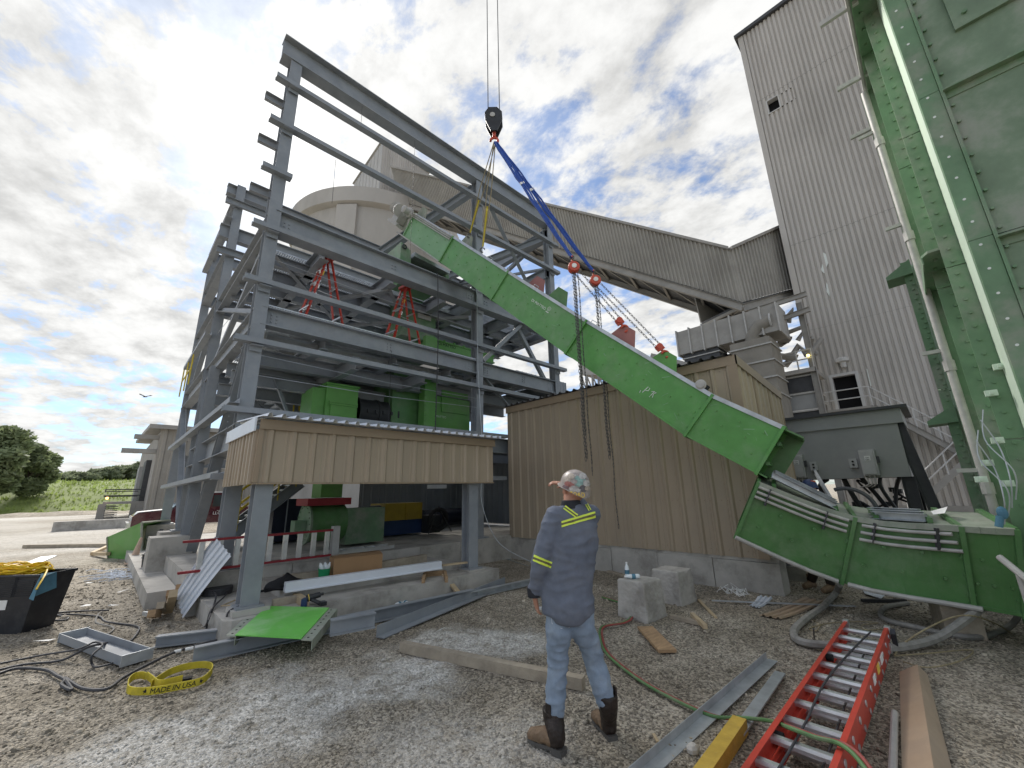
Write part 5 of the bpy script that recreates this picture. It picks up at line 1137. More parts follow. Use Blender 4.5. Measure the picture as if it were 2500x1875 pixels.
mb = MB(); mb.ext(CH(.09, .05, .006), OX(1992, 1150, GX - .1), DP(2045, 1240, 7.2)); one('leaning_channel', mb, 'galv', 'narrow steel channel leaning from the conveyor to the grey hopper', 'channel')

# ================================================================== MACHINES INSIDE THE FRAME
def vbox(t, nm, px0, py0, px1, py1, y, dp, m, rim=True):
    a, b = OY(px0, py0, y), OY(px1, py1, y); mb = MB(); mb.bx(a.x, b.x, y, y + dp, b.z, a.z); o = part(nm, mb, m, t)
    if rim:
        for z in (a.z, b.z): mb = MB(); mb.bx(a.x - .03, b.x + .03, y - .03, y + dp + .03, z - .02, z + .02); part('rim_flange', mb, m, t)
    return a, b
gm = thing('green_fan_box', 'square green inlet box beside the black drum on the middle floor', 'machine', OY(828, 1048, 9.8))
a, b = vbox(gm, 'housing', 800, 935, 868, 1048, 9.8, 1.1, 'green_mid')
mb = MB(); mb.bx(a.x + .1, b.x - .05, 9.74, 9.8, b.z + .25, a.z - .45); part('door_panel', mb, 'green_mid', gm)
for z in (a.z - .45, b.z + .55, b.z + .25): mb = MB(); mb.bx(a.x + .06, b.x - .02, 9.72, 9.745, z - .02, z + .02); part('door_rib', mb, 'green_mid', gm)
mb = MB(); mb.bx(a.x - .28, a.x - .003, 9.9, 10.7, b.z, a.z - .12); part('side_box', mb, 'green_mid', gm)
dr = thing('black_drum', 'black banded drum lying between two green housings', 'drum', OY(912, 1045, 10.0))
a, b = OY(870, 975, 10.3), OY(958, 1045, 10.3); r = (a.z - b.z) / 2 + .05; c0 = V((a.x, 10.4, (a.z + b.z) / 2)); c1 = V((b.x, 10.4, c0.z))
mb = MB(); mb.cyl(c0, c1, r, n=28); part('shell', mb, 'machine_dark', dr, True)
for f in (.0, .5, .98): p = c0.lerp(c1, f); mb = MB(); mb.cyl(p, p + V((.05, 0, 0)), r + .03, n=28); part('band', mb, 'machine_dark', dr)
for f in (.2, .4, .6, .8): p = c0.lerp(c1, f); mb = MB(); mb.bx(p.x - .03, p.x + .03, 10.4 - r - .05, 10.4 - r + .05, p.z - .04, p.z + .05); part('latch', mb, 'machine_dark', dr)
gh2 = thing('green_mill_housing', 'large green housing with bright flange strip on the middle floor', 'machine', OY(1060, 1060, 9.9))
a, b = vbox(gh2, 'housing', 962, 902, 1036, 1050, 10.0, 1.6, 'green_old'); a, b = vbox(gh2, 'flange_strip', 1038, 928, 1063, 1062, 9.55, .3, 'green_mid'); a2, b2 = vbox(gh2, 'housing', 1064, 940, 1146, 1062, 9.8, 1.6, 'green_mid', False)
mb = MB(); z = b.z + .1
while z < a.z: mb.cyl((b.x - .03, 9.55, z), (b.x - .03, 9.53, z), .015, n=6); mb.cyl((a.x + .03, 9.55, z), (a.x + .03, 9.53, z), .015, n=6); z += .14
o = part('bolts', mb, 'green_old', gh2); o['kind'] = 'stuff'
mb = MB(); mb.bx(a2.x + .2, b2.x - .1, 9.76, 9.8, b2.z + .6, a2.z - .12); part('inspection_door', mb, 'green_mid', gh2)
text('lettering', 'MATTEO', .09, (a2.x + .03, 9.795, b2.z + .42), (1, 0, 0), (0, 0, 1), 'casing_pale_skylit', gh2)
mb = MB(); mb.cyl((OY(955, 1015, 10.4).x, 10.4, c0.z), (OY(985, 1015, 10.4).x, 10.4, c0.z), r * .7, r * .55, n=20); part('inlet_cone', mb, 'green_mid', gh2, True)
pl = OY(975, 938, 9.98); mb = MB(); mb.bx(pl.x, pl.x + .3, 9.985, 9.998, pl.z - .08, pl.z + .04); part('name_plate', mb, 'paper_white', gh2)
uf = thing('green_upper_feeder', 'green feeder with feed chute standing on the upper grating', 'machine', OY(1100, 880, 9.5))
a, b = vbox(uf, 'trough', 1046, 825, 1205, 886, 9.6, 1.0, 'green_mid')
for k in range(7): x = a.x + (b.x - a.x) * (k + .5) / 7; mb = MB(); mb.bx(x - .02, x + .02, 9.55, 9.6, b.z + .3, a.z); part('stiffener', mb, 'green_mid', uf)
text('lettering', 'DI MATTEO', .12, (a.x + .35, 9.596, b.z + .12), (1, 0, 0), (0, 0, 1), 'ink_black', uf)
vbox(uf, 'chute', 985, 722, 1062, 838, 9.8, .8, 'casing_flange'); vbox(uf, 'side_strip', 1040, 818, 1066, 868, 9.45, .15, 'green_mid', False); vbox(uf, 'neck', 975, 655, 1055, 722, 9.9, .9, 'green_old', False)
pl = OY(1035, 770, 9.75); mb = MB(); mb.bx(pl.x - .2, pl.x + .25, 9.74, 9.78, pl.z - .12, pl.z + .12); part('control_plate', mb, 'box_grey', uf)
ih = thing('green_inlet_hood', 'open green inlet hood waiting under the conveyor head', 'hood', OY(1030, 660, 9.4))
a, b, c, d = OY(980, 590, 9.6), OY(1003, 612, 9.6), OY(1003, 655, 9.6), OY(975, 655, 9.6)
mb = MB(); mb.prism([a, b, c, d], (0, .9, 0)); part('left_cheek', mb, 'casing_flange', ih)
e = OY(1097, 668, 9.6); f = OY(1097, 690, 9.6)
mb = MB(); mb.bx(b.x, e.x, 10.46, 10.5, f.z, b.z); part('back_plate', mb, 'green_old', ih)
mb = MB(); mb.bx(b.x + .003, e.x, 9.6, 10.45, f.z, f.z + .05); part('sill_plate', mb, 'green_old', ih)
mb = MB(); mb.prism([OY(1012, 615, 9.55), OY(1098, 662, 9.55), OY(1098, 668, 9.55), OY(1012, 625, 9.55)], (0, .95, 0)); part('rim', mb, 'galv', ih)
mb = MB(); mb.bx(e.x - .12, e.x, 9.62, 10.4, f.z, e.z - .05); part('right_cheek', mb, 'casing_flange', ih)
q = OY(988, 602, 9.55); mb = MB(); mb.torus(q, (0, 1, 0), .06, .02, 12); part('lifting_eye', mb, 'machine_dark', ih)
# ground floor
bl = thing('green_blower', 'big green blower with round casing on the slab under the canopy', 'blower', OY(790, 1345, 10.2))
a, b = OY(752, 1305, 10.3), OY(838, 1305, 10.3); R_ = .42; zc = FZ + R_ + .1
mb = MB(); mb.cyl((a.x, 10.5, zc), (b.x, 10.5, zc), R_, n=30); part('drum', mb, 'green_old', bl, True)
mb = MB(); mb.cyl((a.x - .05, 10.5, zc), (a.x - .003, 10.5, zc), R_ + .04, n=30); part('end_plate', mb, 'casing_flange', bl, True)
mb = MB()
for k in range(18): q = 2 * math.pi * k / 18; mb.cyl((a.x - .05, 10.5 + math.cos(q) * R_ * .93, zc + math.sin(q) * R_ * .93), (a.x - .075, 10.5 + math.cos(q) * R_ * .93, zc + math.sin(q) * R_ * .93), .018, n=6)
o = part('bolts', mb, 'casing_flange', bl); o['kind'] = 'stuff'
mb = MB(); mb.bx(a.x - .3, a.x - .06, 10.3, 10.6, zc - .2, zc + .08); part('bearing_box', mb, 'casing_flange', bl)
e = OY(930, 1300, 10.3); mb = MB(); mb.bx(b.x + .003, e.x, 10.15, 10.85, FZ, zc + .3); part('trough', mb, 'casing_flange', bl)
mb = MB(); mb.bx(b.x - .95, b.x + .05, 10.1, 10.9, zc + R_ - .02, zc + R_ + .14); part('red_flange', mb, 'ladder_dark_red', bl)
a, b = OY(778, 1180, 10.5), OY(826, 1222, 10.5); mb = MB(); mb.bx(a.x, b.x, 10.3, 10.9, zc + R_ + .15, 3.1); part('riser_duct', mb, 'green_mid', bl)
en = thing('navy_enclosure', 'tall navy equipment enclosure with white logo under the canopy', 'enclosure', OY(750, 1320, 12.4))
a, b = OY(672, 1219, 12.4), OY(832, 1320, 12.4); mb = MB(); mb.bx(a.x, b.x, 12.4, 13.6, FZ, a.z); part('cabinet', mb, 'navy', en)
s_ = OY(699, 1260, 12.4).x; mb = MB(); mb.bx(s_ - .015, s_ + .015, 12.385, 12.398, FZ, a.z); part('door_seam', mb, 'steel', en)
lx = OY(737, 1250, 12.39); text('lettering', 'VAN', .2, (lx.x, 12.395, lx.z), (1, 0, 0), (0, 0, 1), 'paper_white', en, sp=1.05)
q = OY(768, 1235, 12.39); mb = MB(); n_e = 24
mb.tube([q + V((.15 * math.cos(2 * math.pi * i / n_e), 0, .1 * math.sin(2 * math.pi * i / n_e))) for i in range(n_e + 1)], .014, 6)
mb.tube([q + V((-.08, 0, .04)), q + V((-.04, 0, -.04)), q + V((0, 0, .03)), q + V((.04, 0, -.04)), q + V((.08, 0, .04))], .01, 5); part('logo', mb, 'paper_white', en)
cp = thing('yellow_compressor', 'yellow topped machine on a blue base under the canopy', 'compressor', OY(985, 1330, 11.2))
a, b = OY(940, 1230, 11.2), OY(1030, 1266, 11.2); mb = MB(); mb.bx(a.x, b.x, 11.2, 12.1, b.z, a.z); part('hood', mb, 'machine_yellow', cp)
for f in (.02, .55, .97): x = a.x + (b.x - a.x) * f; mb = MB(); mb.bx(x - .02, x + .02, 11.17, 11.2, b.z, a.z); part('hood_rib', mb, 'machine_yellow', cp)
mb = MB(); mb.bx(a.x - .15, b.x + .05, 11.25, 12.1, FZ, b.z - .003); part('base', mb, 'blue_machine', cp)
mb = MB(); mb.lathe([(.05, 0), (.16, 0), (.16, .3), (.1, .34)], (a.x - .35, 11.4, a.z - .2), (1, 0, 0), 16); part('motor', mb, 'dark_grey', cp, True)
rl = thing('hose_reel', 'dark hose reel and pump standing in the shade under the canopy', 'hose reel', OY(1075, 1330, 10.6))
q = OY(1070, 1292, 10.6); mb = MB(); mb.torus((q.x, 10.6, FZ + .38), (0, 1, .1), .3, .05, 22, 8); mb.torus((q.x, 10.7, FZ + .38), (0, 1, .1), .26, .05, 22, 8); part('hose_coil', mb, 'rubber', rl)
mb = MB(); mb.bx(q.x - .2, q.x + .2, 10.8, 11.2, FZ, FZ + .5); mb.tube([(q.x - .4, 10.5, FZ + .02), (q.x, 10.6, FZ + .75), (q.x + .4, 10.5, FZ + .02)], .02, 6); part('reel_frame', mb, 'machine_dark', rl)
tk = thing('dark_tank', 'long dark blue tank lying along the back of the slab', 'tank', OY(1060, 1330, 12.8))
mb = MB(); mb.cyl((OY(1030, 1300, 12.8).x, 12.8, FZ + .3), (OY(1148, 1300, 12.8).x, 12.8, FZ + .3), .28, n=18); part('shell', mb, 'navy', tk, True)
mb = MB(); mb.bx(OY(1040, 1300, 12.8).x, OY(1140, 1300, 12.8).x, 12.6, 13.0, FZ, FZ + .1); part('saddle', mb, 'machine_dark', tk)
mb = MB(); a = OY(1053, 1188, 9.6); mb.bx(a.x, a.x + .5, 9.6, 9.8, a.z - .05, a.z + .05); one('strip_lamp', mb, 'white_sheet', 'small white strip lamp under the canopy roof', 'lamp')
# stairs
stt = thing('inner_stair', 'dark steel stair with yellow handrails inside the frame', 'stair', OY(620, 1330, 12.6))
def flight(a, b, w, n, side):
    for o in (0, w):
        mb = MB(); mb.ext(CH(.28, .08), a + V((0, o, 0)), b + V((0, o, 0))); part('stringer', mb, 'steel_far', stt)
        for h in (.5, 1.0): mb = MB(); mb.tube([a + V((0, o, h)), b + V((0, o, h))], .034, 6); part('handrail', mb, 'rail_yellow', stt)
        for k in range(4): p = a.lerp(b, (k + .3) / 3.6) + V((0, o, 0)); mb = MB(); mb.cyl(p, p + V((0, 0, 1.0)), .022, n=6); part('rail_post', mb, 'rail_yellow', stt)
    for k in range(n): p = a.lerp(b, (k + .5) / n); mb = MB(); mb.bx(p.x - .12, p.x + .12, p.y + .02, p.y + w - .02, p.z - .02, p.z + .02); part('tread', mb, 'galv', stt)
flight(OY(560, 1310, 12.4), OY(735, 1178, 12.4), .9, 10, 1); flight(OY(760, 1045, 12.4), OY(632, 935, 12.4), .9, 10, 1)
def solid(mb, voxel, smooth_it=6, disp=None):
    me = bpy.data.meshes.new('tmp'); me.from_pydata(mb.v, [], mb.f); me.update(); o = bpy.data.objects.new('tmp', me); COL.objects.link(o)
    m = o.modifiers.new('r', 'REMESH'); m.mode = 'VOXEL'; m.voxel_size = voxel; m = o.modifiers.new('s', 'SMOOTH'); m.iterations = smooth_it; m.factor = .5
    me2 = bpy.data.meshes.new_from_object(o.evaluated_get(bpy.context.evaluated_depsgraph_get())); bpy.data.objects.remove(o)
    r = MB(); nv = [v.normal.copy() for v in me2.vertices]; r.v = [v.co.copy() for v in me2.vertices]; r.f = [tuple(p.vertices) for p in me2.polygons]; bpy.data.meshes.remove(me2)
    if disp: r.v = [p + n * disp(p) for p, n in zip(r.v, nv)]
    return r
# ================================================================== LADDERS
def stepladder(c, h, yaw, label):
    t = thing('step_ladder', label, 'ladder', c, 'red step ladders'); c = V(c); f = V((math.cos(yaw), math.sin(yaw), 0)); s = V((-f.y, f.x, 0)); top = c + V((0, 0, h))
    for k in (-1, 1):
        mb = MB(); mb.ext(CH(.075, .03, .004), c - f * .42 * h / 1.6 + s * .24 * k, top - f * .05 + s * .13 * k, s * -k); part('front_rail', mb, 'ladder_red', t)
        mb = MB(); mb.ext(CH(.055, .025, .004), c + f * .42 * h / 1.6 + s * .22 * k, top + f * .05 + s * .11 * k, s * -k); part('rear_rail', mb, 'ladder_red', t)
    n = int(h / .3)
    for i in range(1, n):
        g = i / n; p = (c - f * .42 * h / 1.6).lerp(top - f * .05, g); w = .24 + (.13 - .24) * g; mb = MB(); mb.ext(RC(.075, .03), p - s * w, p + s * w, (0, 0, 1)); part('tread', mb, 'aluminium', t)
        if i % 2: p = (c + f * .42 * h / 1.6).lerp(top + f * .05, g); w = .22 + (.11 - .22) * g; mb = MB(); mb.ext(RC(.02, .04), p - s * w, p + s * w); part('rear_bar', mb, 'aluminium', t)
    mb = MB(); mb.obx(top + V((0, 0, .03)), f * .11, s * .16, V((0, 0, .035))); part('top_cap', mb, 'ladder_red', t)
    for k in (-1, 1):
        p = c.lerp(top, .45); mb = MB(); mb.tube([p - f * .22 + s * .19 * k, p + f * .22 + s * .17 * k], .01, 5); part('spreader', mb, 'aluminium', t)
    q = (c - f * .42 * h / 1.6).lerp(top - f * .05, .72) - s * .185 - f * .0; mb = MB(); mb.obx(q, V((0, 0, .06)) + f * .02, s * .005, f * .03); part('warning_sticker', mb, 'letter_yellow', t)
    q = (c - f * .42 * h / 1.6).lerp(top - f * .05, .5) - s * .215; mb = MB(); mb.obx(q, V((0, 0, .05)) + f * .015, s * .005, f * .03); part('white_sticker', mb, 'paper_white', t)
a = OY(785, 770, 9.05); stepladder((a.x, 9.05, 5.35), 1.72, math.radians(8), 'red step ladder on the upper grating nearest the corner column')
a = OY(985, 800, 9.1); stepladder((a.x, 9.1, 5.35), 1.72, math.radians(8), 'red step ladder on the upper grating in front of the green feeder')

el = thing('extension_ladder', 'long red fibreglass extension ladder lying on the gravel at lower right', 'ladder', (4.2, .9, 0))
LX0, LX1, LYa, LYb = 1.9, 6.15, .70, 1.07
def lad_section(z, x0, x1, ya, yb, yoff, nm, h=.098, ends=True):
    for k, y in ((-1, ya), (1, yb)):
        mb = MB(); mb.ext([(0, -h / 2), (.032, -h / 2), (.032, -h / 2 + .006), (.007, -h / 2 + .006), (.007, h / 2 - .006), (.032, h / 2 - .006), (.032, h / 2), (0, h / 2)] if k < 0 else [(0, -h / 2), (0, h / 2), (-.032, h / 2), (-.032, h / 2 - .006), (-.007, h / 2 - .006), (-.007, -h / 2 + .006), (-.032, -h / 2 + .006), (-.032, -h / 2)], (x1, y, z), (x0, y, z)); part('side_rail', mb, 'ladder_red', el)
        mb = MB(); mb.obx((x1 + .015, y - k * .012, z), V((.035, 0, 0)), V((0, .024, 0)), V((0, 0, h / 2 + .008))); part('end_cap', mb, 'aluminium', el)
    x = x1 - .16
    while x > x0:
        mb = MB(); mb.ext([(-.022, -.02), (.022, -.02), (.024, 0), (.018, .019), (-.018, .019), (-.024, 0)], (x, ya + .005, z), (x, yb - .005, z)); part('rung', mb, 'aluminium', el)
        for k, y in ((-1, ya - .002), (1, yb + .002)): mb = MB(); mb.cyl((x, y, z), (x, y + .006 * k, z), .022, n=12); part('rivet', mb, 'aluminium', el)
        x -= .305
lad_section(.172, LX0, LX1, LYa, LYb, 0, 'fly'); lad_section(.06, LX0 - .1, LX1 - .12, LYa + .012, LYb - .012, 0, 'base', .075)
mb = MB(); mb.tube(spline([(LX1 - .25, .82, .215), (LX1 - 1.0, .9, .2), (LX1 - 1.9, .95, .2), (LX1 - 2.8, .93, .2), (LX0, .95, .2)]), .008, 6); part('rope', mb, 'cable_dark', el)
mb = MB(); mb.tube(spline([(LX1 - .5, .86, .1), (LX1 - 1.6, .84, .11), (LX1 - 2.6, .82, .1), (LX0, .8, .1)]), .008, 6); part('rope', mb, 'cable_dark', el)
for x, w, m in ((5.35, .16, 'paper_white'), (5.05, .12, 'letter_yellow'), (4.75, .1, 'paper_white')):
    mb = MB(); mb.bx(x - w, x, LYa - .006, LYa - .001, .135, .195); part('sticker', mb, m, el)
for x in (LX1 - .02,):
    mb = MB(); mb.obx((x, LYa - .03, .13), V((.03, 0, .02)), V((0, .02, 0)), V((-.01, 0, .07))); part('rung_lock', mb, 'block_black', el)
for x in (5.0, 3.3):
    mb = MB(); mb.cyl((x, LYb - .01, .165), (x, LYb - .06, .165), .03, n=10); part('rung_bumper', mb, 'rubber', el)

rl2 = thing('red_ladder', 'dark red extension ladder set on edge along the frame slab', 'ladder', (2.4, 8.15, FZ))
ax0, ax1 = OY(452, 1292, 8.2).x, OY(812, 1325, 8.2).x; zlo, zhi = OY(640, 1372, 8.2).z, OY(640, 1305, 8.2).z
for z in (zlo, zhi):
    mb = MB(); mb.ext(CH(.075, .035, .006), (ax0, 8.2, z), (ax1, 8.2, z), (0, -1, 0)); part('side_rail', mb, 'ladder_dark_red', rl2)
for k in range(9):
    x = ax0 + .25 + (ax1 - ax0 - .35) * k / 8; mb = MB(); mb.bx(x - .035, x + .035, 8.19, 8.26, zlo, zhi); part('rung', mb, 'aluminium', rl2)
mb = MB(); mb.bx(ax1 - .02, ax1 + .1, 8.14, 8.27, zlo - .05, zhi + .05); part('end_frame', mb, 'box_grey', rl2)
rp = OY(592, 1345, 8.35); mb = MB(); mb.cyl((rp.x, 8.15, FZ - .3), (rp.x, 8.15, FZ + 1.0), .018, n=8); one('red_stake', mb, 'ladder_dark_red', 'thin dark red rod standing against the red ladder on the slab', 'rod')
al = thing('small_ladder', 'grey aluminium ladder lying on the slab edge under the canopy', 'ladder', OY(880, 1340, 8.6))
ax0, ax1 = OY(812, 1345, 8.6).x, OY(960, 1328, 8.6).x
for y in (8.55, 8.85):
    mb = MB(); mb.ext(CH(.07, .03, .005), (ax0, y, FZ + .045), (ax1, y, FZ + .045)); part('side_rail', mb, 'aluminium', al)
for k in range(6): x = ax0 + .1 + (ax1 - ax0 - .2) * k / 5; mb = MB(); mb.cyl((x, 8.56, FZ + .05), (x, 8.84, FZ + .05), .016, n=8); part('rung', mb, 'aluminium', al)

# ================================================================== MATERIALS LYING ABOUT
def lay(name, prof, a, b, m, label, cat, group=None, up=(0, 0, 1)):
    mb = MB(); mb.ext(prof, a, b, up); return one(name, mb, m, label, cat, group)
SG = 'steel sections lying on the gravel'
lay('steel_channel', CH(.16, .09, .012), G(472, 1597, .09), G(1150, 1450, .09), 'steel', 'longest grey channel on the gravel in front of the canopy slab', 'steel section', SG)
lay('steel_beam', I(.17, .1), G(806, 1532, .22), G(915, 1512, .22), 'steel', 'short grey beam lying on top of the longest channel', 'steel section', SG)
lay('steel_angle', ANG(.13, .13, .012), G(918, 1556, .005), G(1232, 1427, .005), 'steel', 'grey angle pointing away from the canopy slab toward the right', 'steel section', SG)
lay('steel_beam', I(.12, .1), G(381, 1566, .06), G(640, 1535, .06), 'steel', 'grey bar poking out left from under the green panel', 'steel section', SG)
lay('steel_channel', CH(.1, .08), G(1130, 1455, .05), G(1300, 1418, .05), 'galv', 'pale channel end lying beyond the grey angle behind the man', 'steel section', SG)
a, b = G(178, 1562), G(332, 1618); dr_ = (b - a).normalized(); sd_ = V((-dr_.y, dr_.x, 0))
t = thing('channel_tray', 'wide grey steel channel with end plates lying open side up', 'steel section', a, SG); mb = MB(); mb.ext([(-.13, 0), (.13, 0), (.13, .09), (.118, .09), (.118, .012), (-.118, .012), (-.118, .09), (-.13, .09)], a + V((0, 0, .01)), b + V((0, 0, .01))); part('channel', mb, 'steel', t)
for p, s in ((a, -1), (b, 1)): mb = MB(); mb.obx(p + V((0, 0, .055)) + dr_ * .008 * s, dr_ * .007, sd_ * .14, V((0, 0, .055))); part('end_plate', mb, 'galv', t)
t = thing('painted_plate', 'bright green steel plate with pale edge flanges lying on beams', 'plate', G(690, 1540))
c4 = [G(631, 1481, .27), G(819, 1486, .27), G(757, 1562, .23), G(555, 1551, .21)]
mb = MB(); mb.prism([c4[0].lerp(c4[1], .12), c4[0].lerp(c4[1], .92), c4[3].lerp(c4[2], .9), c4[3].lerp(c4[2], .1)], V((0, 0, .012))); part('sheet', mb, 'green_bright', t)
for f0, f1 in ((-.02, .10), (.9, 1.02)):
    p, q, r, s = c4[0].lerp(c4[1], f0), c4[0].lerp(c4[1], f1), c4[3].lerp(c4[2], f1), c4[3].lerp(c4[2], f0); mb = MB(); mb.prism([p, q, r, s], V((0, 0, -.012))); mb.prism([q, q + V((0, 0, -.1)), r + V((0, 0, -.1)), r], (q - p) * .06); part('edge_flange', mb, 'green_dusty', t)
    mb = MB()
    for k in range(9): u = p.lerp(q, .5).lerp(s.lerp(r, .5), (k + .5) / 9); mb.cyl(u + V((0, 0, .0)), u + V((0, 0, .003)), .012, n=8)
    o = part('bolt_holes', mb, 'void', t); o['kind'] = 'stuff'
def sheet4(name, b1, b2, t2, t1, ribs, depth, m, label, cat):
    mb = MB(); n = (b2 - b1).cross(t1 - b1).normalized(); pts = []
    for j in range(ribs):
        for f, d in ((0, 0), (.45, 0), (.55, depth), (.85, depth), (.95, 0)): pts.append(((j + f) / ribs, d))
    pts.append((1, 0)); k = len(pts); R_ = 5
    for r in range(R_ + 1):
        for f, d in pts: mb.v.append(b1.lerp(b2, f).lerp(t1.lerp(t2, f), r / R_) + n * d - n * .02 * math.sin(math.pi * r / R_))
    mb.f = [(r * k + i, r * k + i + 1, (r + 1) * k + i + 1, (r + 1) * k + i) for r in range(R_) for i in range(k - 1)]
    return one(name, mb, m, label, cat)
_b1 = G(446, 1510, .01); _d = (_b1 - CAMPOS).dot(V(ROT @ (0, 0, 1)))
sheet4('white_sheet', _b1, DP(427, 1452, _d + .22), DP(525, 1310, _d + .5), DP(564, 1358, _d + .28), 5, .03, 'white_sheet', 'white ribbed metal sheet leaning on the frame foundation', 'metal sheet')
# long white trim and pale beam on the slab
UZ = PZ + .13
lay('white_trim', [(-.07, 0), (.07, 0), (.07, .02), (.05, .02), (.05, .13), (-.05, .13), (-.07, .11)], G(694, 1446, UZ), G(1075, 1388, UZ), 'white_sheet', 'long white folded trim lying across the canopy slab', 'trim')
lay('pale_beam', RC(.12, .14), G(912, 1384, UZ + .07), G(1038, 1362, UZ + .07), 'wood_grey', 'dusty pale beam lying behind the cardboard box', 'beam')
lay('pale_board', RC(.12, .1), G(690, 1412, UZ + .05), G(790, 1400, UZ + .05), 'wood_grey', 'dusty pale board lying behind the black bag', 'board')
lay('wood_batten', RC(.07, .03), G(1080, 1380, UZ + .02), G(1140, 1373, UZ + .02), 'wood_pale', 'pale wood batten poking out past the white trim', 'batten')
t = thing('cardboard_box', 'long brown cardboard box on the canopy slab', 'box', G(868, 1408, UZ))
a, b = G(812, 1413, UZ + .001), G(932, 1398, UZ + .001); dd_ = (b - a); nn = V((-dd_.y, dd_.x, 0)).normalized() * .4
bh = .30; mb = MB(); mb.prism([a, b, b + nn, a + nn], (0, 0, bh)); part('carton', mb, 'cardboard', t)
mb = MB(); mb.prism([a + V((0, 0, bh + .002)), b + V((0, 0, bh + .002)), b + nn * .45 + V((0, 0, bh + .03)), a + nn * .45 + V((0, 0, bh + .02))], (0, 0, .005)); part('flap', mb, 'cardboard', t)
mb = MB(); mb.prism([a + nn * .55 + V((0, 0, bh + .03)), b + nn * .55 + V((0, 0, bh + .04)), b + nn * 1.05 + V((0, 0, bh + .003)), a + nn * 1.05 + V((0, 0, bh + .003))], (0, 0, .005)); part('flap', mb, 'cardboard', t)
t = thing('green_bucket', 'small green bucket filled with clear plastic bottles', 'bucket', G(795, 1416, UZ)); p = G(795, 1416, UZ + .001) + V((0, .09, 0))
mb = MB(); mb.lathe([(.075, 0), (.095, .16), (.1, .165), (.085, .165), (.07, .02)], p, n=18); part('pail', mb, 'bucket_green', t, True)
for k in range(5): q = p + V((.045 * math.cos(k * 1.3), .045 * math.sin(k * 1.3), .12)); mb = MB(); mb.lathe([(.025, 0), (.027, .09), (.012, .12), (.012, .135)], q, (.3 * math.cos(k), .3 * math.sin(k), 1), 8); part('bottle', mb, 'plastic_clear', t)
t = thing('tool_bag', 'black cloth tool bag lying beside the white trim', 'bag', G(700, 1445, UZ)); p = G(702, 1440, UZ) + V((0, .1, 0)); mb = MB(); nb_ = 14
for j in range(7):
    for i in range(nb_):
        q = 2 * math.pi * i / nb_; rj = (1, 1.08, 1.0, .85, .6, .35, .05)[j]; mb.v.append(p + V((.26 * rj * math.cos(q) * (1 + .1 * math.sin(3 * q)), .13 * rj * math.sin(q), .035 * j + .02 * math.sin(q * 2 + j) - .003)))
mb.f = [(j * nb_ + i, j * nb_ + (i + 1) % nb_, (j + 1) * nb_ + (i + 1) % nb_, (j + 1) * nb_ + i) for j in range(6) for i in range(nb_)]; part('pouch', mb, 'bag_black', t, True)
mb = MB(); mb.tube(spline([p + V((-.1, -.13, .1)), p + V((-.02, -.2, .05)), p + V((.15, -.2, .04)), p + V((.22, -.12, .1))]), .014, 6); part('strap', mb, 'bag_black', t)
mb = MB(); mb.tube(spline([p + V((-.24, 0, .02)), p + V((-.34, -.06, .03)), p + V((-.42, -.1, .015))]), .016, 6); part('strap', mb, 'bag_black', t)
t = thing('impact_wrench', 'dark cordless impact wrench on a scrap of timber', 'power tool', G(752, 1468, PZ)); p = G(748, 1462, PZ + .09)
mb = MB(); mb.cyl(p, p + V((.17, -.03, .03)), .045, .035, 12); mb.cyl(p + V((.17, -.03, .03)), p + V((.21, -.04, .035)), .018); part('body', mb, 'machine_dark', t, True)
mb = MB(); mb.tube([p + V((.05, -.01, -.01)), p + V((.14, -.12, -.06))], .026, 8); mb.obx(p + V((.17, -.14, -.065)), V((.04, 0, 0)), V((0, .05, 0)), V((0, 0, .025))); part('grip', mb, 'machine_dark', t)
mb = MB(); mb.torus(p + V((.03, 0, .005)), (1, -.2, .2), .046, .006, 14); part('collar', mb, 'letter_yellow', t)
lay('timber_offcut', RC(.09, .09), G(665, 1472, PZ + .045), G(725, 1462, PZ + .045), 'wood_grey', 'grey timber offcut on the slab left of the wrench', 'timber', 'timber offcuts on the slab')
lay('timber_offcut', RC(.09, .09), G(722, 1456, PZ + .045), G(747, 1472, PZ + .045), 'wood_pale', 'short timber offcut with blue tape under the wrench', 'timber', 'timber offcuts on the slab')
mb = MB(); p = G(745, 1470, PZ + .05); mb.obx(p, V((.03, -.02, 0)), V((.035, .05, 0)), V((0, 0, .048))); one('blue_tape', mb, 'blue_machine', 'band of blue tape on the end of the timber offcut', 'tape')
a, b, c, d = G(1033, 1418, PZ + .04), G(1038, 1402, PZ + .04), G(1086, 1398, PZ + .04), G(1090, 1416, PZ + .04)
t = thing('wood_bracket', 'dark wooden bracket standing on the slab edge', 'bracket', a)
for p, q in ((a, b), (b, c), (c, d)): mb = MB(); mb.ext(RC(.05, .08), p, q); part('piece', mb, 'wood', t)
lay('leaning_plank', RC(.09, .03), G(1083, 1402, PZ + .03), G(1120, 1448, .03), 'wood_pale', 'short pale plank leaning off the slab edge to the gravel', 'plank')
lay('red_strip', RC(.1, .02), G(676, 1398, PZ + .1), G(712, 1375, .42), 'ladder_dark_red', 'dark red metal strip propped against the foundation wall', 'strip')
t = thing('banding_coil', 'flat coil of black banding strap on the slab corner', 'coil', G(530, 1450, PZ)); p = G(530, 1450, PZ + .003); mb = MB(); mb.lathe([(.06, 0), (.2, 0), (.2, .1), (.06, .1)], p, n=22); part('coil', mb, 'cable_dark', t)
mb = MB(); mb.tube(spline([p + V((-.1, -.15, .08)), p + V((-.1, -.5, .05)), G(508, 1515, .2), G(500, 1530, .02)]), .012, 6); part('loose_end', mb, 'cable_dark', t)
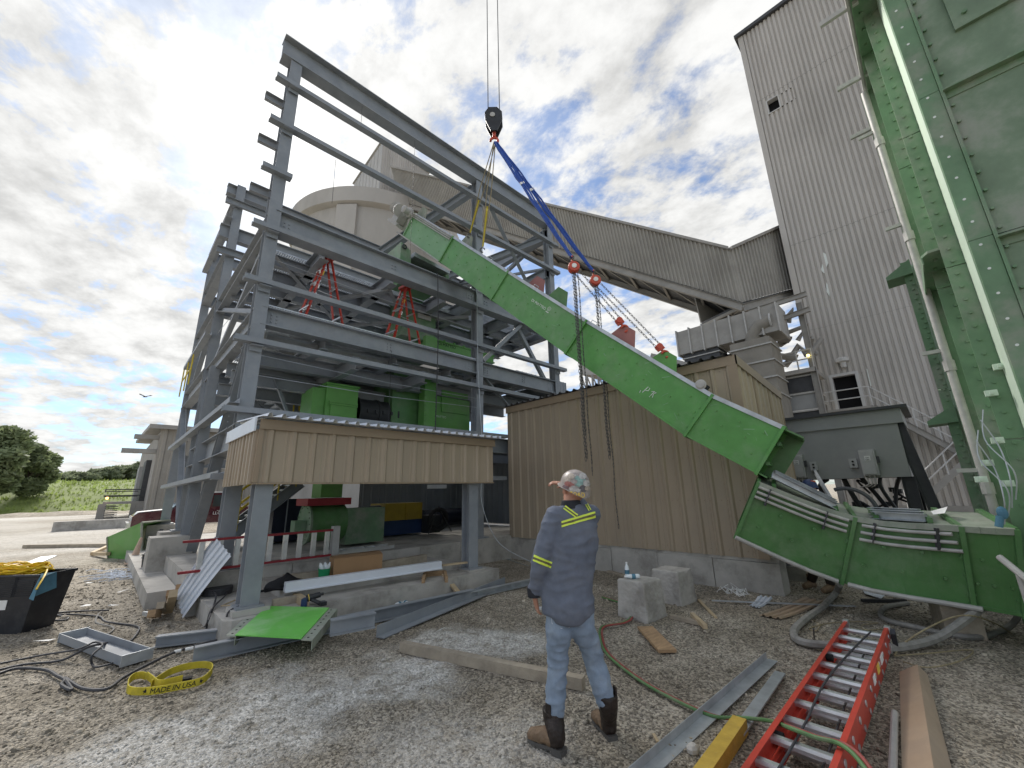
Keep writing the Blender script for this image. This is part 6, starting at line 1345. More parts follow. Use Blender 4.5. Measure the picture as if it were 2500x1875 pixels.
mb = MB(); mb.tube(spline([p + V((.1, -.15, .03)), p + V((-.0, -.5, .03)), G(515, 1490, .27), G(502, 1545, .02)]), .012, 6); one('slab_cable', mb, 'cable_dark', 'black cable hanging over the rounded slab corner', 'cable')
mb = MB(); mb.tube(spline([G(590, 1478, PZ + .09), G(560, 1492, PZ + .06), G(552, 1515, .2), G(549, 1540, .01)]), .012, 6); one('post_cable', mb, 'cable_dark', 'black cable looping from the canopy post foot to the gravel', 'cable')
a = [G(540, 1480, PZ + .004), G(575, 1465, PZ + .004), G(602, 1462, PZ + .004), G(600, 1476, PZ + .004)]
mb = MB(); mb.tube(a + [a[0]], .012, 4); one('wooden_template', mb, 'wood_pale', 'thin pale rectangular frame lying on the slab beside the post', 'template')
BG = 'water bottles'
def bottle(p, label, lying=False, yaw=.5):
    t = thing('water_bottle', label, 'bottle', p, BG); ax_ = V((math.cos(yaw), math.sin(yaw), 0)) if lying else V((0, 0, 1)); p = V(p) + (V((0, 0, .033)) if lying else V((0, 0, 0)))
    mb = MB(); mb.lathe([(.025, 0), (.032, .01), (.032, .12), (.026, .15), (.013, .18), (.013, .195)], p, ax_, 14); part('bottle', mb, 'plastic_clear', t, True)
    mb = MB(); mb.lathe([(.033, .06), (.0335, .062), (.0335, .11), (.033, .112)], p, ax_, 14); part('wrapper', mb, 'tarp_blue', t); mb = MB(); mb.lathe([(.001, .195), (.015, .195), (.015, .212), (.001, .212)], p, ax_, 12); part('cap', mb, 'paper_white', t)
bottle(G(966, 1484, .01), 'empty bottle on the gravel by the slab, left of two', True); bottle(G(996, 1480, .01), 'empty bottle on the gravel by the slab, right of two', True, 1.4)
# concrete blocks
def block(px, py, w, h, yaw, label):
    p = G(px, py); t = thing('concrete_block', label, 'concrete block', p, 'square concrete blocks'); c, s = math.cos(yaw), math.sin(yaw); ax_, ay_ = V((c, s, 0)) * w / 2, V((-s, c, 0)) * w / 2; q = p + ax_ + ay_
    mb = MB(); mb.add([q + ax_ * i * f + ay_ * j * f + V((0, 0, z)) for z, f in ((-.03, 1.05), (h - .015, .93), (h, .90)) for i, j in ((-1, -1), (1, -1), (1, 1), (-1, 1))], [(0, 3, 2, 1), (8, 9, 10, 11)] + [(r * 4 + i, r * 4 + (i + 1) % 4, r * 4 + 4 + (i + 1) % 4, r * 4 + 4 + i) for r in (0, 1) for i in range(4)]); part('block', solid(mb, .016, 2, lambda p: .012 * min(0, .1 + mnoise.noise(p * 9)) + .006 * mnoise.noise(p * 25)), 'concrete', t, True); return q, h
q, h = block(1580, 1520, .46, .47, math.radians(-6), 'front square concrete block with bottles on top')
block(1664, 1480, .47, .46, math.radians(-4), 'rear square concrete block beside the one with bottles')
bottle(q + V((-.1, .12, h)), 'upright clear water bottle on the front concrete block'); bottle(q + V((-.02, -.02, h)), 'bottle lying on the front concrete block', True, 2.4)
# timbers
lay('long_timber', RC(.09, .095), G(982, 1578, .045), G(1425, 1668, .045), 'wood_grey', 'long weathered square timber lying behind the man', 'timber')
lay('flat_board', RC(.19, .03), G(1575, 1532, .016), G(1630, 1590, .016), 'wood', 'short flat brown board on the gravel right of the man', 'board')
lay('scrap_lumber', RC(.09, .04), G(1640, 1505, .02), G(1725, 1525, .02), 'wood_grey', 'grey scrap lumber piece beside the concrete blocks', 'lumber', 'scrap lumber by the blocks')
lay('scrap_lumber', RC(.05, .05), G(1690, 1500, .05), G(1722, 1530, .05), 'wood_pale', 'pale lumber end with blue paint beside the blocks', 'lumber', 'scrap lumber by the blocks')
lay('scrap_lumber', RC(.04, .02), G(1706, 1465, .01), G(1748, 1508, .01), 'wood_pale', 'thin curved lath on the gravel right of the blocks', 'lumber', 'scrap lumber by the blocks')
lay('wall_plank', RC(.1, .04), G(1485, 1395, .02), G(1545, 1412, .02), 'wood_grey', 'weathered plank at the foot of the tan wall', 'plank')
lay('yellow_timber', RC(.09, .09), G(1808, 1768, .045), G(1700, 1925, .045), 'wood_yellow', 'yellow painted square timber at the bottom edge', 'timber')
lay('galvanised_channel', [(-.05, 0), (.05, 0), (.05, .06), (.044, .06), (.044, .006), (-.05, .006)], G(1885, 1612, .005), G(1540, 1925, .005), 'galv', 'long galvanised channel running to the bottom edge beside the ladder', 'steel section', SG)
lay('galvanised_strip', RC(.085, .012), G(1905, 1642, .03), G(1800, 1790, .03), 'galv', 'flat galvanised strip ending under the yellow timber', 'steel section', SG)
mb = MB(); mb.tube([G(2184, 1740, .022), G(2178, 1930, .022)], .022, 10); one('grey_pipe', mb, 'pipe_grey', 'short grey pipe lying right of the red ladder', 'pipe')
a0, b0, c0_ = G(2196, 1640, .004), G(2240, 1622, .1), G(2265, 1648, .004); a1, b1, c1_ = G(2202, 1900, .004), G(2284, 1905, .1), G(2330, 1900, .004)
mb = MB(); mb.add([a0, b0, c0_, a1, b1, c1_] + [p - V((0, 0, .006)) for p in (a0, b0, c0_, a1, b1, c1_)], [(0, 1, 4, 3), (1, 2, 5, 4), (6, 9, 10, 7), (7, 10, 11, 8), (0, 3, 9, 6), (2, 8, 11, 5), (0, 6, 7, 1), (1, 7, 8, 2), (3, 4, 10, 9), (4, 5, 11, 10)])
one('tan_flashing', mb, 'tan_sheet', 'folded tan metal flashing lying right of the red ladder', 'flashing')
p = G(1692, 1838); mb = MB(); mb.sph(p + V((0, 0, .02)), (.05, .04, .035), 7, 5); one('rock', mb, 'concrete', 'pale fist sized rock between the galvanised channel and yellow timber', 'rock')
lay('wood_chip', RC(.02, .01), G(1596, 1792, .008), G(1606, 1812, .008), 'wood_pale', 'thin wood splinter right of the man on the gravel', 'splinter')
# sheet scraps near the conveyor
lay('thin_strip', RC(.05, .012), G(1738, 1466, .02), G(2088, 1480, .03), 'galv', 'long thin shiny metal strip on the gravel under the conveyor', 'strip')
sheet4('tan_offcut', G(1852, 1502, .01), G(1905, 1512, .01), G(2012, 1470, .02), G(1960, 1458, .02), 3, .02, 'tan_sheet', 'tan ribbed metal offcut lying under the ground conveyor', 'metal sheet')
sheet4('pale_offcut', G(1828, 1478, .01), G(1852, 1485, .01), G(1886, 1460, .05), G(1850, 1455, .04), 3, .02, 'white_sheet', 'small pale ribbed offcut on the gravel by the thin strip', 'metal sheet')
mb = MB(); mb.prism([G(2105, 1440, .02), G(2160, 1455, .02), G(2150, 1462, .02), G(2112, 1450, .02)], (0, 0, .01)); one('white_offcut', mb, 'white_sheet', 'small white sheet offcut in the shade under the ground conveyor', 'metal sheet')
lay('black_bar', RC(.05, .04), G(2104, 1466, .03), G(2212, 1467, .03), 'machine_dark', 'short black bar lying under the ground conveyor', 'bar')
mb = MB()
rn = random.Random(3); p = G(1795, 1450)
for k in range(26):
    a = p + V((rn.uniform(-.16, .16), rn.uniform(-.16, .16), .02)); mb.tube([a, a + V((rn.uniform(-.1, .1), rn.uniform(-.1, .1), rn.uniform(0, .1))), a + V((rn.uniform(-.16, .16), rn.uniform(-.16, .16), 0))], .006, 4)
one('packing_strips', mb, 'paper_white', 'tangle of white packing strips near the tan wall foundation', 'packing strips')
mb = MB(); rn = random.Random(5)
for k in range(40):
    a = G(rn.uniform(250, 350), rn.uniform(1392, 1412), .01); mb.tube([a, a + V((rn.uniform(-.3, .3), rn.uniform(-.3, .3), .03)), a + V((rn.uniform(-.5, .5), rn.uniform(-.5, .5), 0))], .01, 4)
one('scrap_banding', mb, 'white_sheet', 'tangled white and dark banding scrap beside the small black bin', 'scrap')
for i, (px, py) in enumerate(((205, 1482), (285, 1480), (105, 1570), (225, 1424), (300, 1445), (1080, 1545))):
    mb = MB(); p = G(px, py, .012); r_n = random.Random(i); mb.add([p + V((r_n.uniform(-.12, .12), r_n.uniform(-.12, .12), r_n.uniform(0, .04))) for _ in range(4)], [(0, 1, 2), (0, 2, 3), (1, 3, 2)])
    one('litter_scrap', mb, 'paper_white', ['white scrap on the gravel above the cable coil', 'white scrap between cable coil and wood pile', 'thin white scrap left of the channel tray', 'white scrap near the big black bin', 'white scrap left of the wood pile', 'pale scrap on the gravel by the long timber'][i], 'litter', 'bits of litter')

# wood pile
WG = 'scrap timbers in the pile'
wp = [((352, 1497), (385, 1442), .05, 'galv', 'grey metal piece leaning left of the wood pile'), ((385, 1500), (372, 1440), .09, 'wood', 'brown square timber in front of the wood pile'), ((402, 1490), (392, 1430), .09, 'wood_grey', 'grey timber standing in the middle of the wood pile'), ((418, 1468), (400, 1432), .09, 'wood', 'split brown timber on the right of the wood pile'), ((430, 1462), (436, 1418), .08, 'wood', 'dark splintered timber at the back of the wood pile'), ((412, 1490), (426, 1478), .1, 'wood_pale', 'short block end lying low in the wood pile')]
for i, (a, b, w, m, lab) in enumerate(wp):
    p = G(*a, z=.05 + .0 * i); q = G(b[0], b[1] + 35, .3) ; q = p + (q - p).normalized() * .55; q.z = .12 + .05 * i; lay('scrap_timber', RC(w, w), p, q, m, lab, 'timber', WG)

# bins
t = thing('black_bin', 'large black plastic bin with yellow cord heaped on top at left edge', 'bin', G(30, 1548)); p = G(69, 1547); c = V((p.x - .38, p.y + .12, 0)); xd = V((ROT[0][0], ROT[1][0], 0)).normalized(); yd = V((-xd.y, xd.x, 0))
bw, bd = .52, .2; c = p - xd * (bw + .1) + yd * bd
ring = lambda f, z: [c + xd * i * bw * f + yd * j * bd * f + xd * (f - 1) * .0 + V((0, 0, z)) for i, j in ((-1, -1), (1, -1), (1, 1), (-1, 1))]
HBN = .72
mb = MB(); mb.add(ring(1, 0) + ring(1.20, HBN) + ring(1.15, HBN) + ring(.98, .06), [(0, 3, 2, 1)] + [(i, (i + 1) % 4, 4 + (i + 1) % 4, 4 + i) for i in range(4)] + [(4 + i, 4 + (i + 1) % 4, 8 + (i + 1) % 4, 8 + i) for i in range(4)] + [(8 + i, 8 + (i + 1) % 4, 12 + (i + 1) % 4, 12 + i) for i in range(4)] + [(12, 13, 14, 15)]); part('tub', mb, 'plastic_black', t)
mb = MB(); mb.tube(ring(1.21, HBN) + [ring(1.21, HBN)[0]], .022, 6); part('rim', mb, 'plastic_black', t)
for k in range(9):
    z = .46 + .025 * k; r4 = ring(1 + .2 * z / HBN, z); mb = MB(); mb.ext(RC(.012, .012), r4[0].lerp(r4[1], .03) - yd * .005, r4[0].lerp(r4[1], .97) - yd * .005); part('rib', mb, 'plastic_black', t)
for f in (.28, .52, .76):
    mb = MB(); mb.ext(RC(.03, .02), ring(1.13, .46)[0].lerp(ring(1.13, .46)[1], f) - yd * .008, ring(1.2, HBN)[0].lerp(ring(1.2, HBN)[1], f) - yd * .008); part('stiffener', mb, 'plastic_black', t)
r4, r5 = ring(1.084, .3), ring(1.117, .42); mb = MB(); mb.prism([r4[0].lerp(r4[1], .60) - yd * .004, r4[0].lerp(r4[1], .72) - yd * .004, r5[0].lerp(r5[1], .72) - yd * .004, r5[0].lerp(r5[1], .6) - yd * .004], -yd * .003); part('sticker', mb, 'paper_white', t)
mb = MB(); rn = random.Random(8)
for k in range(22):
    cc = c + V((0, 0, HBN + .01 + .005 * k)) + xd * rn.uniform(-.06, .12) + yd * rn.uniform(-.04, .03); rx_, ry_ = rn.uniform(.3, .5), rn.uniform(.1, .2)
    mb.tube([cc + xd * rx_ * math.cos(q) + yd * ry_ * math.sin(q) + V((0, 0, .03 * math.sin(3 * q + k))) for q in [2 * math.pi * j / 20 for j in range(21)]], .011, 5)
mb.tube(spline([c + xd * .45 + V((0, 0, HBN + .06)), c + xd * .75 - yd * .3 + V((0, 0, HBN + .01)), c + xd * .9 - yd * .5 + V((0, 0, HBN - .12))]), .011, 5)
one('cord_heap', mb, 'cord_yellow', 'coil of yellow extension cord heaped on the black bin', 'cord')
mb = MB(); q = ring(1.23, HBN); p = q[1]; mb.add([p + V((0, 0, .03)), p + xd * .06 - yd * .05 + V((0, 0, -.02)), p + xd * .03 - yd * .04 + V((0, 0, -.3)), p - xd * .06 - yd * .02 + V((0, 0, -.28)), p + yd * .2 + V((0, 0, .02)), p + yd * .25 + V((0, 0, -.2))], [(0, 1, 2, 3), (0, 4, 5, 3), (0, 1, 4)]); one('blue_tarp', mb, 'tarp_blue', 'blue tarp hanging from the corner of the black bin', 'tarp')
t = thing('small_bin', 'small dark plastic bin beside the frame foundation', 'bin', G(368, 1415)); p = G(368, 1413) + V((0, .2, 0)); mb = MB(); mb.lathe([(.17, 0), (.21, .5), (.225, .5), (.225, .52), (.195, .52), (.16, .03)], p, n=4 * 5); part('pail', mb, 'plastic_black', t, True)
mb = MB(); mb.obx(p + V((.07, -.198, .3)), V((.04, .01, 0)), V((0, .004, 0)), V((0, 0, .05))); part('sticker', mb, 'paper_white', t)
mb = MB(); mb.torus(p + V((0, 0, .44)), (0, 0, 1), .212, .012, 20); part('rim', mb, 'plastic_black', t)
# green chute on the ground
t = thing('green_chute', 'pale green tapered steel chute lying on the yard', 'chute', G(330, 1366))
dc = 12.6
q = [DP(262, 1312, dc), DP(264, 1364, dc), DP(345, 1366, dc - .6), DP(346, 1276, dc - .4)]; w_ = V((.75, 1.1, 0)); wq = [p + (w_ * .7 if i < 2 else w_ * 1.0) for i, p in enumerate(q)]
for nm, pl_, m in (('side', q, 'green_mid'), ('side', wq, 'green_dusty'), ('floor', [q[1], q[2], wq[2], wq[1]], 'dusty_grey'), ('top', [q[0], q[3], wq[3], wq[0]], 'green_mid')):
    mb = MB(); mb.prism(pl_, V((.006, .012, 0)) if nm == 'side' else V((0, 0, .01))); part(nm, mb, m, t)
for pl_ in ([q[3], q[2], wq[2], wq[3]], [q[0], q[1], wq[1], wq[0]]):
    mb = MB(); mb.tube(pl_ + [pl_[0]], .03, 4); part('rim', mb, 'green_dusty', t)
mb = MB(); mb.lathe([(.17, 0), (.17, .03), (.11, .03), (.03, .68), (.01, .7)], G(322, 1378), (.14, .12, 1), 16); t = one('traffic_cone', mb, 'cone_orange', 'faded orange and white traffic cone beside the green chute', 'cone', None, True)
for i, (a, b) in enumerate((((225, 1352), (262, 1335)), ((232, 1352), (264, 1352)))): lay('yellow_lumber', RC(.1, .1), G(a[0], a[1], .06), G(b[0], b[1], .10 + .02 * i), 'wood_pale', ['upper yellow lumber piece left of the green chute', 'lower yellow lumber piece left of the green chute'][i], 'lumber', 'yellow lumber by the chute')
for i in range(3): mb = MB(); mb.tube([G(348 + 5 * i, 1372), DP(392 + 3 * i, 1292, 12.0)], .018, 6); one('leaning_rod', mb, 'dark_grey', ['left thin dark rod leaning on the green chute', 'middle thin dark rod leaning on the green chute', 'right thin dark rod leaning on the green chute'][i], 'rod', 'rods leaning on the chute')
lay('long_pipe', RC(.14, .12), G(60, 1334, .06), G(262, 1331, .06), 'wood_grey', 'long pale beam lying on the yard left of the chute', 'beam')
lay('flat_plate', RC(.35, .02), G(72, 1378, .02), G(120, 1358, .02), 'galv', 'flat grey plate lying beyond the black bin', 'plate')
# cables on the left
def cable(label, pts, r, m='cable_dark', cat='cable', nm='ground_cable', z=None):
    mb = MB(); mb.tube(spline([G(p[0], p[1], p[2] if len(p) > 2 else r) for p in pts], 8), r, 7); return one(nm, mb, m, label, cat, None, True)
cable('black cable looping over the channel tray to the left edge', [(-20, 1640), (60, 1622), (150, 1612), (215, 1580, .12), (250, 1572, .11), (262, 1570), (310, 1570), (338, 1540), (330, 1528), (260, 1518), (240, 1505), (170, 1500), (130, 1502), (100, 1510), (150, 1515), (165, 1508), (130, 1498), (200, 1492), (265, 1490)], .013)
cable('black cable running from the left edge to the steel bars', [(-20, 1652), (40, 1632), (110, 1635), (140, 1650), (158, 1660), (150, 1672), (175, 1684), (158, 1655), (200, 1680), (260, 1682), (300, 1655), (350, 1628), (420, 1595), (500, 1570), (590, 1552)], .015)
cable('thin black cable crossing the channel tray in a loop', [(0, 1620), (100, 1600), (190, 1585, .1), (230, 1568, .12), (250, 1575, .12), (225, 1600, .1), (225, 1622), (240, 1628), (290, 1615)], .011)
cable('pale cable from the channel tray up to the cable coil', [(243, 1560), (275, 1540), (272, 1530), (235, 1520), (240, 1500), (250, 1495)], .012, 'hose_grey')
for i, (a, b) in enumerate((((425, 1592), (442, 1588)), ((452, 1586), (472, 1582)))):
    mb = MB(); mb.tube([G(*a, z=.018), G(*b, z=.018)], .018, 7); one('white_tape_band', mb, 'paper_white', ['left white tape band on the black cable', 'right white tape band on the black cable'][i], 'tape', 'tape bands on the cable')
# yellow sling
yp = [(1060, 1085), (1130, 1035), (1200, 993), (1300, 960), (1400, 944), (1475, 950), (1490, 985), (1440, 1045), (1370, 1075), (1250, 1100), (1110, 1127), (1000, 1135), (920, 1132), (893, 1112), (905, 1060), (950, 1025), (1010, 1022), (1060, 1055), (1110, 1090), (1200, 1075), (1280, 1055)]
yp = spline([G(x / 2.886, 1300 + y / 2.886 + 4, .004) for x, y in yp], 8)
t = thing('yellow_sling', 'yellow lifting sling lying in a loop with black lettering', 'sling', G(410, 1690)); mb = MB(); m_ = len(yp); hh_ = .062
for i, p in enumerate(yp):
    d = (yp[min(i + 1, m_ - 1)] - yp[max(i - 1, 0)]).normalized(); s = V((-d.y, d.x, 0)); tl = 0.0
    for o, z in ((.004, 0), (-.004, 0), (-.004 + tl * .05, hh_), (.004 + tl * .05, hh_)): mb.v.append(p + s * o + V((0, 0, z + .012 * (i > 130))))
mb.f = [(i * 4 + k, i * 4 + (k + 1) % 4, (i + 1) * 4 + (k + 1) % 4, (i + 1) * 4 + k) for i in range(m_ - 1) for k in range(4)] + [(0, 1, 2, 3), ((m_ - 1) * 4, (m_ - 1) * 4 + 3, (m_ - 1) * 4 + 2, (m_ - 1) * 4 + 1)]; part('webbing', mb, 'sling_yellow', t)
a, b = G(1112 / 2.886, 1300 + 1127 / 2.886 + 4, .004), G(1400 / 2.886, 1300 + 1068 / 2.886 + 4, .004); xa = (b - a); ca = V((xa.y, -xa.x, 0)).normalized(); ca = ca if ca.dot(fh) < 0 else -ca
seg = list(reversed(yp[7 * 8:11 * 8 + 1])); acc = [0.0]
for i in range(1, len(seg)): acc.append(acc[-1] + (seg[i] - seg[i - 1]).length)
def seg_at(x):
    x = max(0, min(acc[-1] - 1e-4, x)); i = max(j for j in range(len(acc)) if acc[j] <= x); i = min(i, len(seg) - 2); return seg[i].lerp(seg[i + 1], (x - acc[i]) / (acc[i + 1] - acc[i])), (seg[i + 1] - seg[i]).normalized()
tx = text('lettering', 'MADE IN USA', .058, (0, 0, 0), (1, 0, 0), (0, 1, 0), 'ink_black', t, .0012, shear=.15, sp=.95); cen = BASE[tx]; xs0 = [v.co.x + cen.x for v in tx.data.vertices]; wtx = max(xs0)
off0 = (acc[-1] - wtx) * .42
for v in tx.data.vertices:
    q = v.co + cen; pp, dd2 = seg_at(off0 + q.x); cn = V((dd2.y, -dd2.x, 0)); cn = cn if cn.dot(fh) < 0 else -cn; v.co = pp + cn * (.0055 + q.z) + V((0, 0, .011 + q.y)) - BASE[t]
tx.location = (0, 0, 0); BASE[tx] = BASE[t].copy()
for f in (.02, .97):
    p = a + xa * f + ca * .013 + V((0, 0, .045)); xn = xa.normalized(); mb = MB(); p = seg_at(off0 - .035 if f < .5 else off0 + wtx + .035); cn = V((p[1].y, -p[1].x, 0)); ca = cn if cn.dot(fh) < 0 else -cn; p = p[0] + ca * .006 + V((0, 0, .032)); mb.prism([p + xn * (r_ * math.cos(q)) + V((0, 0, r_ * math.sin(q))) for k in range(10) for q, r_ in ((math.pi / 2 + k * math.pi / 5, .022 if k % 2 == 0 else .009),)], ca * .002); part('star', mb, 'ink_black', t)
p = G(1260 / 2.886, 1300 + 1045 / 2.886, .02); mb = MB(); mb.obx(p, xn * .1, V((-xn.y, xn.x, 0)) * .03, V((0, 0, .015))); part('wear_pad', mb, 'bag_black', t)
# hoses on the right
def z6(a, b, z): return (1700 + a / 2.4575, 1200 + b / 2.4575, z)
cable('thick grey hose curving from the ground conveyor behind the ladder to the green casing', [z6(862, 560, .22), z6(835, 610, .05), z6(760, 690, .045), z6(660, 760, .045), z6(590, 830, .045), z6(600, 885, .045), z6(680, 912, .045), z6(800, 922, .045), z6(1000, 940, .045), z6(1220, 935, .045), z6(1420, 890, .06), z6(1560, 810, .18), z6(1720, 690, .36), z6(1930, 530, .6)], .042, 'hose_grey', 'hose', 'grey_hose')
cable('grey hose lying in a bend under the ground conveyor', [z6(1270, 670, .03), z6(1150, 690, .03), z6(1105, 725, .03), z6(1140, 770, .03), z6(1300, 810, .03), z6(1500, 855, .03), z6(1680, 875, .03), z6(1820, 840, .03), z6(1900, 790, .1), z6(1960, 690, .3)], .03, 'hose_grey', 'hose', 'grey_hose')
cable('thin brown wire looping right of the ladder top', [z6(1190, 985, .01), z6(1230, 925, .05), z6(1350, 840, .2), z6(1520, 760, .3), z6(1650, 745, .35), z6(1790, 790, .2), z6(1890, 850, .01)], .008, 'wire_rope', 'wire', 'loose_wire')
cable('thin pale wire loop on the gravel right of the ladder', [z6(1195, 985, .008), z6(1400, 970, .008), z6(1640, 950, .008), z6(1640, 985, .008), z6(1540, 1030, .008), z6(1380, 1055, .008), z6(1240, 1020, .008)], .006, 'wire_rope', 'wire', 'loose_wire')
cable('thin pale wire curl on the gravel above the ladder', [z6(700, 770, .008), z6(740, 800, .008), z6(720, 835, .008), z6(680, 820, .008), z6(800, 790, .008), z6(1000, 780, .008), z6(1090, 790, .008), z6(1000, 800, .008), z6(1010, 830, .008), z6(1120, 825, .008)], .005, 'wire_rope', 'wire', 'loose_wire')
mb = MB(); mb.cyl(G(1988, 1558, 0), G(1986, 1535, .25), .007, n=6); one('ground_stake', mb, 'dark_grey', 'thin dark stake standing in the gravel above the ladder', 'stake')
hp_ = [(1470, 1458, .02), (1535, 1480, .02), (1540, 1505, .02), (1520, 1520, .02), (1470, 1530, .02), (1466, 1560, .02), (1485, 1600, .02), (1560, 1660, .02), (1650, 1710, .02), (1740, 1748, .02), (1810, 1752, .05), (1880, 1760, .14), (1930, 1778, .24), (1990, 1800, .25), (2040, 1812, .25), (2080, 1838, .25), (2115, 1880, .22)]
for i, (o, m, lab) in enumerate(((0, 'hose_green', 'green half of the twin hose running across the red ladder'), (.024, 'hose_red', 'red half of the twin hose running across the red ladder'))):
    pts = [G(*p) + V((o * .5, -o, 0)) for p in hp_]; mb = MB(); mb.tube(spline(pts, 9), .0125, 8); one('twin_hose', mb, m, lab, 'hose', 'twin hose', True)
t = thing('pipe_handrail', 'bent pale pipe rail at the right edge beside the hose', 'rail', G(2490, 1520)); a, b = DP(2440, 1360, 4.0), DP(2520, 1425, 3.7); mb = MB(); mb.tube([a, b], .03, 8); part('rail', mb, 'pipe_grey', t)
mb = MB(); mb.tube([a.lerp(b, .6), V((a.lerp(b, .6).x, a.lerp(b, .6).y, 0))], .025, 8); part('post', mb, 'pipe_grey', t)

# ================================================================== PICKUP TRUCK BEYOND THE FRAME
TY = 25.5
trk = thing('pickup_truck', 'maroon pickup truck with white roof parked beyond the steel frame', 'truck', (OY(470, 1310, TY).x, TY, 0))
x0 = OY(318, 1285, TY).x; xs_ = lambda d: x0 + d
prof = [(0, .55), (0, .95), (.15, 1.12), (1.35, 1.22), (2.0, 1.88), (2.4, 1.96), (3.9, 1.96), (4.05, 1.25), (6.6, 1.25), (6.6, .55)]
mb = MB(); mb.prism([(xs_(a), TY, z) for a, z in prof], (0, 1.95, 0)); part('body', mb, 'truck_maroon', trk)
mb = MB(); mb.bx(xs_(2.25), xs_(3.95), TY - .02, TY + 1.97, 1.962, 2.03); part('roof', mb, 'truck_white', trk)
mb = MB(); mb.prism([(xs_(.02), TY + .1, 1.0), (xs_(.2), TY + .1, 1.15), (xs_(1.3), TY + .1, 1.24), (xs_(1.3), TY + 1.85, 1.24), (xs_(.2), TY + 1.85, 1.15)], (0, 0, .012)); part('hood', mb, 'truck_white', trk)
for a, b in (((1.75, 1.3), (2.75, 1.85)), ((2.9, 1.3), (3.8, 1.85))):
    mb = MB(); mb.prism([(xs_(a[0]), TY - .012, a[1]), (xs_(b[0]), TY - .012, a[1]), (xs_(b[0]), TY - .012, b[1]), (xs_(a[0] + (.4 if a[0] < 2 else 0)), TY - .012, b[1])], (0, .03, 0)); part('side_window', mb, 'glass_dark', trk)
mb = MB(); mb.prism([(xs_(1.33), TY + .12, 1.26), (xs_(1.95), TY + .15, 1.86), (xs_(1.95), TY + 1.8, 1.86), (xs_(1.33), TY + 1.83, 1.26)], (-.012, 0, .012)); part('windscreen', mb, 'glass_dark', trk)
for a in (1.05, 5.3):
    for y in (TY - .02, TY + 1.72):
        mb = MB(); mb.lathe([(.1, 0), (.4, 0), (.42, .06), (.42, .2), (.4, .25), (.1, .25)], (xs_(a), y, .42), (0, 1, 0), 22); w = part('wheel', mb, 'rubber', trk, True); mb = MB(); mb.lathe([(.02, -.012), (.24, -.012), (.24, 0), (.02, 0)], (xs_(a), y, .42), (0, 1, 0), 18); part('rim', mb, 'chrome', w)
mb = MB(); mb.bx(xs_(-.14), xs_(-.003), TY - .03, TY + 1.98, .5, .72); part('bumper', mb, 'chrome', trk)
for y in (TY + .08, TY + 1.5): mb = MB(); mb.bx(xs_(-.03), xs_(.12), y, y + .38, .8, .98); part('headlight', mb, 'plastic_clear', trk)
mb = MB(); mb.bx(xs_(-.025), xs_(-.002), TY + .5, TY + 1.45, .76, 1.0); part('grille', mb, 'chrome', trk)
mb = MB(); mb.obx((xs_(1.75), TY - .16, 1.36), V((.06, 0, 0)), V((0, .1, 0)), V((0, 0, .1))); part('mirror', mb, 'truck_white', trk)
mb = MB(); mb.bx(xs_(3.1), xs_(3.35), TY - .03, TY - .005, 1.08, 1.12); part('door_handle', mb, 'chrome', trk)
q = OY(487, 1273, TY - .01); text('lettering', 'LLC', .2, (xs_(2.95), TY - .006, .92), (1, 0, 0), (0, 0, 1), 'paper_white', trk)
mb = MB(); mb.tube(spline([(xs_(4.6), TY + .4, 1.3), (xs_(5.0), TY + .3, 1.5), (xs_(5.4), TY + .5, 1.35), (xs_(5.9), TY + .3, 1.5), (xs_(6.3), TY + .4, 1.3)]), .08, 7); one('yellow_hose_heap', mb, 'machine_yellow', 'heap of yellow hose in the bed of the maroon truck', 'hose')

# ================================================================== BIRD
t = thing('bird', 'small dark bird gliding in the sky at left', 'bird', DP(353, 969, 40)); p = DP(353, 969, 40)
mb = MB(); mb.tube([p - sx * .2, p - sx * .05 + V((0, 0, .02)), p + sx * .2, p + sx * .3], [.01, .06, .05, .01], 8); part('body', mb, 'bird', t, True)
for k in (-1, 1): mb = MB(); mb.prism([p + V((0, 0, .03)), p + sx * .12 + V((0, 0, .03)), p + sx * (.1 + .2 * k) + fh * .5 * k + V((0, 0, .22)), p + sx * .38 * k + fh * .2 * k + V((0, 0, .20))], V((0, 0, .015))); part('wing', mb, 'bird', t)

